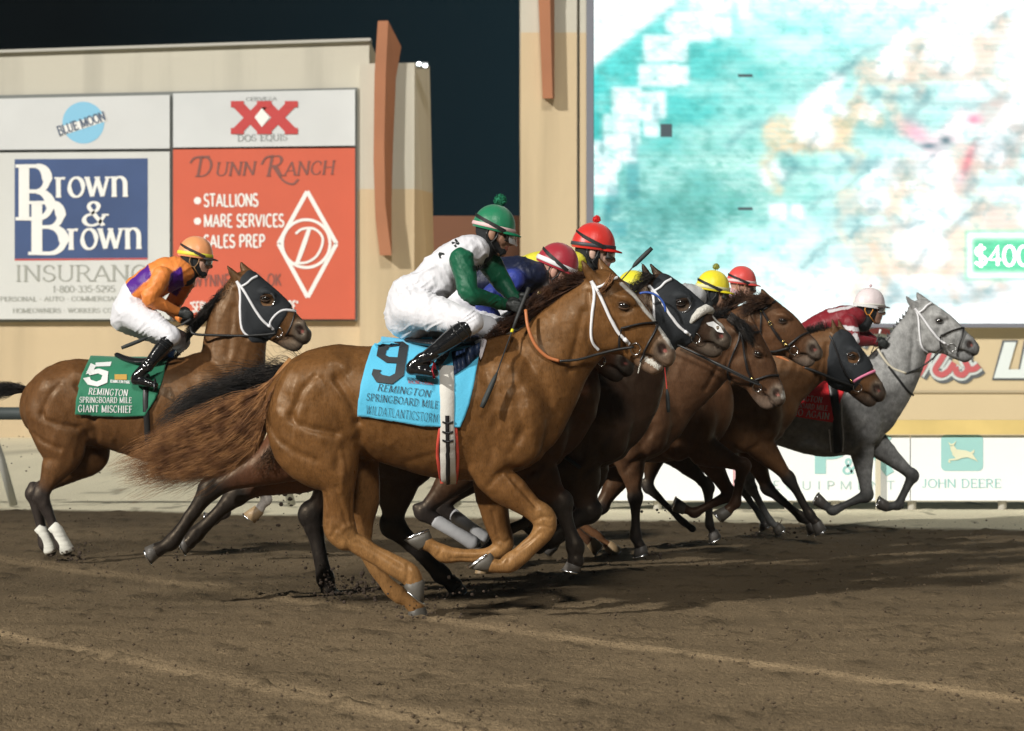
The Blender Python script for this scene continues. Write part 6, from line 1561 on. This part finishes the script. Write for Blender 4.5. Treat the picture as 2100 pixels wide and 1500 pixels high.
put_poly(g, dd, [((776, 716), (795, 718)), ((784, 702), (798, 712)), ((826, 700.5), (819, 709)), ((838, 709), (818, 714)), ((828, 770), (810, 766)), ((804, 788), (799, 772)), ((772, 784), (784, 769)), ((762, 768), (778, 764)), ((765, 757), (782, 759))], .0085)
put_poly(g, dd, [((795, 709), (776, 708)), ((790, 728), (772, 730)), ((798, 732), (792, 744)), ((816, 733), (816, 745)), ((824, 733), (822, 747))], .0092)
g.obj('number_nine', M('ink_charcoal', color=(.03, .034, .038), rough=.6), cl, False)
wh = M('girth_white', color=(.62, .60, .55), rough=.7, bump=.002, bscale=60); redm = M('girth_red', color=(.62, .075, .05), rough=.5)
girth(A, [([(904, 868), (899, 900), (897, 930), (901, 960), (906, 992)], 6, redm, .007, .006), ([(934, 868), (937, 900), (939, 935), (938, 965), (934, 992)], 6, redm, .007, .006)], 'girth_edging')
girth(A, [([(916, 755), (917, 800), (917, 850), (918, 900), (919, 950), (921, 990)], 31, wh, .010, .016)])
girth(A, [([(917, 852), (918, 900), (919, 950), (921, 988)], 9, M('elastic_black', color=(.015, .015, .017), rough=.35), .008, .026)] + [([(907, y), (918, y + 3), (930, y)], 3.4, M('elastic_black'), .008, .027) for y in (864, 883, 900)], 'girth_strap')
saddle(A, [(835, 698, 7, 26), (870, 704, 8, 60), (915, 706, 12, 80), (950, 700, 14, 62), (978, 696, 9, 30)], 0, 'c')
g = G()
navyf = M('saddle_flap_navy', color=(.018, .035, .085), rough=.45)
dr2 = A['dr']; w_ = []
put_poly(g, dd, [((926, 722), (931, 768)), ((950, 716), (955, 752)), ((972, 708), (975, 735)), ((984, 702), (984, 722))], .016); o = g.obj('saddle_flap', navyf, body); o.modifiers.new('t', 'SOLIDIFY').thickness = .006
g = G(); put_poly(g, dr2, [((972, 708), (980, 716)), ((996, 703), (984, 744)), ((1000, 706), (989, 736))], .030); o = g.obj('saddle_pad', M('pad_white', color=(.72, .66, .68), rough=.7), body); o.modifiers.new('t', 'SOLIDIFY').thickness = .008
g = G(); put_poly(g, dr2, [((915, 700), (930, 715)), ((905, 735), (920, 742)), ((890, 757), (903, 762))], .05); o = g.obj('stirrup_leather', M('leather_dark', color=(.03, .03, .03), rough=.4), body); o.modifiers.new('t', 'SOLIDIFY').thickness = .006
def stirrup(A, x, y, lat, k, m=None):
    d = A['d']
    for sg in (1, -1):
        D = d + sg * lat; g = G()
        g.tube([P(x, y - 24 * k, D), P(x - 3 * k, y - 8 * k, D - .055 * k), P(x, y + 6 * k, D - .055 * k), P(x, y + 6 * k, D + .055 * k), P(x + 3 * k, y - 8 * k, D + .055 * k), P(x, y - 24 * k, D)], [.006, .007, .009, .009, .007, .006], 6); g.obj('stirrup', m or M('stirrup_red', color=(.34, .02, .035), rough=.35, metal=.3), A['body'])
stirrup(A, 890, 768, -.345, 1.0)
# foam at the mouth and a lip chain
g = G(); rnd = random.Random(5)
for _ in range(70):
    x = rnd.uniform(1322, 1350); y = 731 + (x - 1322) * .66 + rnd.uniform(-2, 10); q = dr2.hit(x, y, -.0015)[0]; g.ellipsoid(q, (.0065 * rnd.uniform(.4, 1.2), .003, .0045), 6, 4)
for i in range(9): q = dr2.hit(1316 - i * .9, 738 + i * 3.3, .006)[0]; g.ellipsoid(q, (.004, .004, .006), 6, 4)
o = g.obj('foam', M('foam', color=(.56, .54, .48), rough=.8), body); tag(o, kind='stuff')
hm_c = hair_mat('hair_chestnut', (.13, .052, .018), (.36, .175, .066))
strands('tail', body, [[(575, 762), (540, 790), (490, 812), (420, 838), (340, 868), (270, 905), (226, 940)], [(572, 775), (520, 822), (450, 860), (370, 900), (290, 940), (200, 972)], [(565, 790), (530, 850), (470, 893), (390, 935), (310, 968), (232, 992)], [(560, 805), (545, 865), (500, 915), (430, 958), (350, 988), (272, 1012)], [(556, 812), (548, 880), (525, 925), (480, 960), (420, 985), (360, 1005)]], 5600, .00155, hm_c, 1, .030, .034, .045, 12.5, 20, clumps=110, lens=(.72, 1.0))
strands('tail', body, [[(585, 765), (555, 800), (540, 830), (500, 858), (455, 868)], [(565, 800), (548, 850), (530, 905), (518, 950), (505, 990)]], 420, .0022, hm_c, 21, .03, .03, .05, 12.45, 12)
g = G(); g.tube([P(605, 745, 12.5), P(585, 765, 12.5), P(560, 795, 12.5), P(535, 835, 12.5)], [.05, .045, .035, .02], 10); g.obj('dock', hm_c, body)
hm_m = hair_mat('hair_chestnut_mane', (.030, .013, .008), (.085, .036, .016))
# mane roots follow the crest, hair blown back over the neck
def mane(A, crest, back, n, m, key, r=.0021, d=None, up=20, dep=.03, seed=3):
    body, d = A['body'], A['d']; a = catmull(np.array(crest, float), 6); b = catmull(np.array(back, float), 6)
    gl = []
    N = 9
    for i in range(N):
        t = i / (N - 1); p = a[int(t * (len(a) - 1))]; q = b[int(t * (len(b) - 1))]; mid = ((p[0] * .5 + q[0] * .5), (p[1] * .5 + q[1] * .5) - up * .35)
        gl.append([tuple(p), mid, tuple(q)])
    return strands('mane', body, gl, n, r, m, seed, .02, .010, dep, d, 8, .25, -.015)
mane(A, [(1000, 704), (1060, 672), (1110, 640), (1150, 612), (1190, 584), (1222, 566)], [(975, 705), (1010, 668), (1060, 628), (1105, 594), (1150, 562), (1186, 556)], 2600, hm_m, 'm', seed=3)
strands('forelock', body, [[(1252, 560), (1240, 580), (1225, 596), (1212, 602)], [(1262, 566), (1250, 586), (1236, 600), (1220, 606)]], 160, .002, hm_c, 6, .01, .006, .01, 12.38, 8)

# ---------------------------------------------------------------- bay, number 5
A = HH['BAY5']; body = A['body']
hood(A)
bridle(A, nose='w', nosepts=[(1292, 708), (1284, 692), (1300, 672), (1322, 662), (1352, 668)], extra=[('k', [(1350, 672), (1338, 700), (1322, 725)], 4, 'noseband')])
reins(A, [([(390, 672, -.12), (398, 685, -.16), (440, 688, -.15), (500, 689, -.12), (540, 687, -.10), (566, 684, -.09)], blk, .010)], 0)
green = M('cloth_green', color=(.010, .17, .085), rough=.7, sheen=.3, bump=.002, bscale=70)
cl, dd = cloth(A, ([(183, 740), (168, 768), (159, 805), (155, 850)], [(342, 745), (334, 780), (322, 815), (298, 853)], [(183, 740), (235, 742), (290, 742), (342, 745)], [(155, 850), (200, 853), (250, 855), (298, 853)]), green, 'green', n=(40, 30))
ltr = M('ink_white_cloth', color=(.72, .73, .72), rough=.6)
put_text(cl, dd, [('REMINGTON', 181, 809, 262, 813, 13, dict(slant=.15, thick=.16, gap=.10)), ('SPRINGBOARD MILE', 163, 826, 271, 827, 11.5, dict(thick=.16, gap=.09)), ('GIANT MISCHIEF', 160, 845, 272, 847, 14, dict(thick=.19, gap=.10))], ltr)
g = G(); put_poly(g, dd, [((196, 744), (196, 752)), ((229, 742), (226, 751))], .0085)
put_poly(g, dd, [((186, 745), (197, 750)), ((176, 768), (190, 763))], .0092)
put_poly(g, dd, [((177, 762), (184, 770)), ((203, 756), (201, 766)), ((222, 762), (210, 770)), ((220, 785), (207, 779)), ((200, 793), (198, 783)), ((180, 789), (186, 779)), ((170, 776), (184, 773))], .0098)
g.obj('number_five', ltr, cl, False)
g = G(); put_poly(g, dd, [((235, 768), (235, 779)), ((260, 768), (260, 779))], .008); g.obj('emblem', M('emblem_gold', color=(.50, .30, .06), rough=.5), cl, False)
put_text(cl, dd, [('REMINGTON PARK', 226, 785, 266, 787, 6, dict(thick=.25))], ltr)
girth(A, [([(300, 770), (299, 820), (302, 870), (306, 930)], 13, blk, .01, .014)])
saddle(A, [(240, 728, 5, 18), (262, 738, 7, 40), (295, 743, 9, 60), (330, 738, 9, 50), (356, 722, 6, 24)], 0, 'b'); stirrup(A, 318, 796, -.345, .8, M('stirrup_black', color=(.05, .05, .055), rough=.3, metal=.5))
g = G(); put_poly(g, A['dr'], [((350, 722), (343, 738)), ((360, 716), (356, 738))], .02); g.obj('saddle_pad', M('pad_blue', color=(.03, .16, .62), rough=.6), body)
hm_b = hair_mat('hair_black', (.007, .006, .006), (.028, .022, .018))
mane(A, [(380, 705), (410, 672), (440, 640), (468, 605), (492, 580)], [(372, 690), (384, 660), (418, 625), (452, 590), (484, 570)], 1700, hm_b, 'b', seed=8)
strands('tail', body, [[(62, 795), (30, 792), (-20, 790), (-90, 800)], [(58, 805), (20, 806), (-30, 815), (-100, 840)]], 700, .0025, hm_b, 4, .03, .02, .05, 16.1, 10)
for lx, ly, lx2, ly2, lat in ((85, 1082, 106, 1132, .13), (113, 1080, 139, 1132, -.13)):
    D = 16.1 + lat; g = G(); r = .048
    g.tube([P(lx - 6, ly - 2, D), P(lx + (lx2 - lx) * .15, ly + (ly2 - ly) * .15, D), P((lx + lx2) / 2, (ly + ly2) / 2, D), P(lx2 - 2, ly2 - 4, D), P(lx2, ly2 + 2, D)], [r * .92, r * .98, r * 1.02, r * 1.16, r * 1.04], 16); g.obj('bandage', M('bandage', color=(.66, .65, .58), rough=.8, bump=.006, bscale=26, bstretch=(.4, .4, 2), vary=.25, vscale=9), body)

# ---------------------------------------------------------------- the two dark horses
A = HH['HA']; body = A['body']
bridle(A, 'k', 'k', 'k', 'k')
strands('tail', body, [[(660, 745), (600, 752), (520, 764), (450, 778), (390, 800), (345, 830)], [(660, 765), (590, 780), (500, 800), (420, 825), (350, 850), (300, 878)], [(660, 780), (600, 810), (520, 840), (440, 858), (360, 880), (290, 905)]], 2400, .0024, hm_b, 12, .035, .03, .05, 13.28, 14, clumps=60)
strands('tail', body, [[(640, 760), (580, 742), (530, 742), (500, 756)], [(640, 765), (570, 752), (510, 760), (470, 772)]], 60, .0014, hm_b, 22, .06, .05, .05, 13.28, 12)
strands('tail', body, [[(560, 880), (545, 920), (520, 960), (490, 1000)], [(600, 880), (580, 930), (560, 960), (535, 985)]], 260, .0022, hair_mat('hair_brown', (.04, .02, .01), (.12, .06, .025)), 23, .04, .03, .05, 13.1, 12)
mane(A, [(1010, 700), (1080, 680), (1150, 650), (1195, 615)], [(1000, 690), (1060, 660), (1120, 630), (1170, 600)], 700, hm_b, 'a', seed=9)
A = HH['HB']; body = A['body']
hood(A, (.016, .019, .026))
bridle(A, 'w', 'w', 'w')
g = G(); H = A['H']; f0, f1 = H((1316, 690)), H((1366, 640))
pts = [(1414, 664), (1420, 655), (1430, 644), (1442, 634), (1452, 629), (1460, 632)]
pts = [(1416, 663), (1424, 652), (1435, 641), (1448, 634), (1458, 638)]
for sg in (-1, 1):
    Dl = [13.9 + sg * l for l in (.095, .10, .085, .055, .0)]
    g.tube([P(x, y, D) for (x, y), D in zip(pts, Dl)], [.012, .022, .030, .031, .026], 14)
o = g.obj('fleece_noseband', M('sheepskin', color=(.62, .60, .54), rough=.95, bump=.012, bscale=45, bump2=.004, b2scale=160, sheen=.5), body)
reins(A, [([(1390, 708, -.12), (1430, 726, -.20), (1480, 750, -.3), (1530, 775, -.32), (1556, 786, -.30)], blk, .008)], 0, 'rein_strap')
g = G(); g.torus(P(1325, 640, 13.7), .125, .008, __import__('mathutils').Matrix.Identity(3), 0.0, 1.9, 14); g.obj('neck_strap', M('strap_blue', color=(.04, .10, .40), rough=.4), body)
g = G(); put_poly(g, A['dr'], [((1448, 663), (1452, 668)), ((1462, 660), (1462, 672)), ((1478, 672), (1472, 680)), ((1484, 683), (1478, 682))], .006); g.obj('nasal_strip', M('nasal_strip', color=(.66, .66, .66), rough=.6), body)
strands('forelock', body, [[(1330, 560), (1308, 568), (1292, 580)], [(1345, 566), (1320, 580), (1300, 590)]], 120, .0016, hm_b, 14, .05, .02, .03, 13.8, 8)
girth(A, [([(1120, 900), (1150, 930), (1190, 960)], 8, blk, .008, .004)])
mane(A, [(1200, 680), (1250, 640), (1300, 600), (1332, 575)], [(1190, 665), (1235, 625), (1285, 585), (1318, 568)], 700, hm_b, 'bb', seed=19)
# wraps on the bay's hind legs
for (x0, y0, x1, y1, lat) in ((890, 1066, 980, 1120, -.12), (925, 1053, 1000, 1110, .12)):
    D = 15.5 + lat; g = G(); g.tube([P(x0, y0, D), P(x0 * .95 + x1 * .05, y0 * .95 + y1 * .05, D), P((x0 + x1) / 2, (y0 + y1) / 2, D), P(x0 * .12 + x1 * .88, y0 * .12 + y1 * .88, D), P(x1, y1, D)], [.044, .050, .046, .054, .044], 16); g.obj('bandage', M('grey_wrap', color=(.26, .26, .27) if lat > 0 else (.45, .45, .46), rough=.7, bump=.004, bscale=26), HH['HC']['body'])
# ---------------------------------------------------------------- low headed bay
A = HH['HC']; body = A['body']
bridle(A, 'k', 'k', 'k', 'k', cw=6, bit='r')
reins(A, [([(1370, 698, -.22), (1420, 722, -.24), (1480, 752, -.2), (1530, 778, -.14), (1558, 790, -.10)], M('rein_grey', color=(.06, .065, .07), rough=.35), .010)], 0)
strands('forelock', body, [[(1500, 640), (1530, 670), (1548, 690), (1556, 704)], [(1490, 655), (1515, 680), (1535, 700), (1545, 720)]], 700, .0022, hm_b, 31, .03, .02, .03, 15.42, 9)
mane(A, [(1370, 720), (1420, 690), (1470, 662), (1505, 650)], [(1350, 705), (1400, 672), (1450, 642), (1490, 625)], 1100, hm_b, 'c', seed=29)
# ---------------------------------------------------------------- level headed bay
A = HH['HD']; body = A['body']
bridle(A, 'k', 'k', 'k', 'k', cw=6.5, bit='r')
H = A['H']; br_ = M('brass', color=(.55, .42, .15), rough=.25, metal=1); g = G()
for x, y, r in ((1220, 594, .011),): g.ellipsoid(A['dr'].hit(*H((x, y)), .012)[0], (r, r * .5, r), 10, 6)
g.obj('rosette', br_, body)
from mathutils import Matrix
for x, y in ((1242, 632), (1276, 690)):
    g = G(); q = A['dr'].hit(*H((x, y)), .016)[0]; g.torus(q, .017, .0035, Matrix.Identity(3), n=14, sx=.75); g.obj('buckle', br_, body)
reins(A, [([(1500, 700, -.14), (1540, 712, -.14), (1580, 722, -.12), (1618, 714, -.10)], blk, .010)], 0)
hm_br = hair_mat('hair_dark_brown', (.025, .013, .009), (.085, .042, .022))
mane(A, [(1400, 700), (1460, 660), (1510, 628), (1552, 606)], [(1392, 680), (1440, 640), (1490, 605), (1530, 595)], 1500, hm_br, 'd', seed=39)
strands('forelock', body, [[(1580, 612), (1560, 606), (1530, 610), (1500, 622)], [(1585, 618), (1560, 618), (1530, 628), (1505, 642)], [(1580, 625), (1550, 632), (1525, 645), (1500, 660)]], 700, .002, hm_br, 33, .03, .02, .03, 16.6, 9)
# ---------------------------------------------------------------- bay with hood and pink noseband
A = HH['HE']; body = A['body']
hood(A, (.026, .033, .042))
bridle(A, 'k', None, None, 'p', nosepts=[(1290, 700), (1302, 690), (1326, 676), (1350, 664)], cw=5, bit='r')
reins(A, [([(1592, 730, -.12), (1620, 742, -.12), (1650, 754, -.12)], tanr, .013), ([(1650, 754, -.12), (1680, 765, -.12), (1710, 778, -.11), (1748, 792, -.08)], blk, .013)], 0)
mane(A, [(1590, 725), (1630, 705), (1670, 688), (1706, 678)], [(1582, 700), (1620, 685), (1660, 668), (1700, 662)], 1200, hm_b, 'e', seed=49)
# ---------------------------------------------------------------- grey, red saddlecloth
A = HH['HF']; body = A['body']
bridle(A, nose='fig8', bit='r')
cream = M('rein_cream', color=(.62, .57, .45), rough=.5)
reins(A, [([(1800, 716, -.13), (1812, 735, -.14), (1830, 755, -.14), (1858, 766, -.13)], cream, .011), ([(1858, 766, -.13), (1885, 755, -.11), (1910, 738, -.09), (1934, 714, -.08)], blk, .008)], 0)
red = M('cloth_red', color=(.74, .018, .028), rough=.7, sheen=.3, bump=.002, bscale=70)
cl, dd = cloth(A, ([(1600, 775), (1592, 800), (1588, 825), (1588, 846)], [(1738, 786), (1728, 810), (1716, 840), (1706, 866)], [(1600, 775), (1650, 780), (1700, 782), (1738, 786)], [(1588, 846), (1625, 853), (1665, 860), (1706, 866)]), red, 'red', n=(34, 26), wrinkle=.003)
put_text(cl, dd, [('REMINGTON', 1612, 818, 1686, 827, 12, dict(thick=.15, gap=.1, slant=.1)), ('SPRINGBOARD MILE', 1600, 832, 1698, 843, 10, dict(thick=.16, gap=.1)), ('ECHO AGAIN', 1606, 848, 1701, 861, 13, dict(thick=.16, gap=.1))], ltr)
girth(A, [([(1706, 790), (1712, 830), (1716, 870), (1718, 925)], 18, blk, .01, .016)]); girth(A, [([(1700, 880), (1704, 925)], 2.5, M('strap_white', **WHITE_T), .008, .006), ([(1724, 820), (1726, 860), (1729, 900), (1729, 925)], 2.5, M('strap_white', **WHITE_T), .008, .006)], 'girth_edging')
girth(A, [([(1822, 752), (1840, 775), (1858, 798), (1874, 812)], 4, blk, .007, .004)], 'breastplate_strap')
saddle(A, [(1640, 740, 5, 14), (1665, 748, 6, 32), (1690, 750, 7, 44), (1715, 744, 6, 34)], 0, 'f')
g = G()
for i in range(11):
    t = i / 10; x, y = 1810 + t * 62, 706 - t * 76 - math.sin(t * 3.1) * 3; c = Vector(P(x, y, 18.7)); g.ellipsoid(c, (.017, .018, .016), 8, 6); g.tube([c, c + Vector((-.015, 0, .025))], [.007, .004], 5)
g.obj('mane_braids', M('braid_dark', color=(.05, .05, .05), rough=.6), body)
for key in ('HA', 'HB', 'HC', 'HD', 'HE'):   # saddles and cloths of the hidden horses, only edges show
    A = HH[key]; T = A['T']; kt = A['S'].get('kt', A['ks']); q = lambda x, y: T((x, y))
    saddle(A, [(*q(835, 698), 7 * kt, 26 * kt), (*q(870, 704), 8 * kt, 60 * kt), (*q(915, 706), 12 * kt, 80 * kt), (*q(950, 700), 14 * kt, 62 * kt), (*q(978, 696), 9 * kt, 30 * kt)], 0, key)
    girth(A, [([q(918, 720), q(919, 800), q(920, 880), q(922, 980)], 28 * kt, blk, .01, .006)])

# ---------------------------------------------------------------- dirt thrown up by the hooves
g = G(); rnd = random.Random(11)
def clods(cx, cy, rx, ry, d, n, s0=.004, s1=.016):
    for _ in range(n):
        x, y = rnd.gauss(cx, rx), rnd.gauss(cy, ry); dd_ = d + rnd.gauss(0, .15)
        r = rnd.uniform(s0, s1) * rnd.random() ** .7 + .002
        g.ellipsoid(P(x, y, dd_), (r, r * rnd.uniform(.6, 1), r * rnd.uniform(.5, 1)), 6, 4)
for a in ((575, 1005, 26, 22, 17, 60, .004, .028), (690, 1208, 34, 26, 13.6, 160, .003, .013), (560, 1150, 90, 30, 14, 60, .002, .007), (880, 1240, 50, 16, 12.6, 70, .003, .010), (350, 1150, 50, 16, 13.3, 40, .002, .008), (745, 1205, 24, 14, 13, 80), (150, 1140, 22, 9, 16, 50), (150, 1080, 60, 50, 16.5, 26, .003, .008), (620, 1120, 60, 60, 13.5, 40, .002, .006), (40, 930, 22, 40, 21, 16, .004, .012), (1000, 1200, 40, 14, 13.6, 40), (1360, 1050, 16, 10, 16.5, 12), (1330, 1135, 26, 8, 15.5, 30), (1600, 1092, 40, 5, 18, 30), (860, 1268, 40, 5, 12.5, 40, .004, .014), (1500, 1100, 60, 14, 17, 20, .003, .008), (450, 1150, 80, 20, 13.5, 30, .003, .008)): clods(*a)
o = g.obj('kicked_up_dirt', M('clod', color=(.055, .038, .027), rough=.95), None, False, origin=(0, 14, 0)); tag(o, 'dark clods of dirt flying up around the galloping hooves', 'dirt', kind='stuff')

# ---- floodlit dust and damp night air over the track
g = G(); g.box(-60, 60, -2, 43.2, -1.0, 16)
hz = g.obj('haze', None, None, False, origin=(0, 20, 0)) if False else None
me = bpy.data.meshes.new('haze'); me.from_pydata([tuple(v) for v in g.v], [], g.f); hz = bpy.data.objects.new('haze', me); COL.objects.link(hz)
mh = bpy.data.materials.new('dust_air'); mh.use_nodes = True; nt = mh.node_tree; nt.nodes.clear()
ou = nt.nodes.new('ShaderNodeOutputMaterial'); pv = nt.nodes.new('ShaderNodeVolumePrincipled'); pv.inputs['Color'].default_value = (.80, .93, .96, 1); pv.inputs['Density'].default_value = .0007; pv.inputs['Anisotropy'].default_value = .35
nt.links.new(pv.outputs[0], ou.inputs['Volume']); me.materials.append(mh); tag(hz, 'thin floodlit dust haze hanging over the whole track', 'haze', kind='stuff')
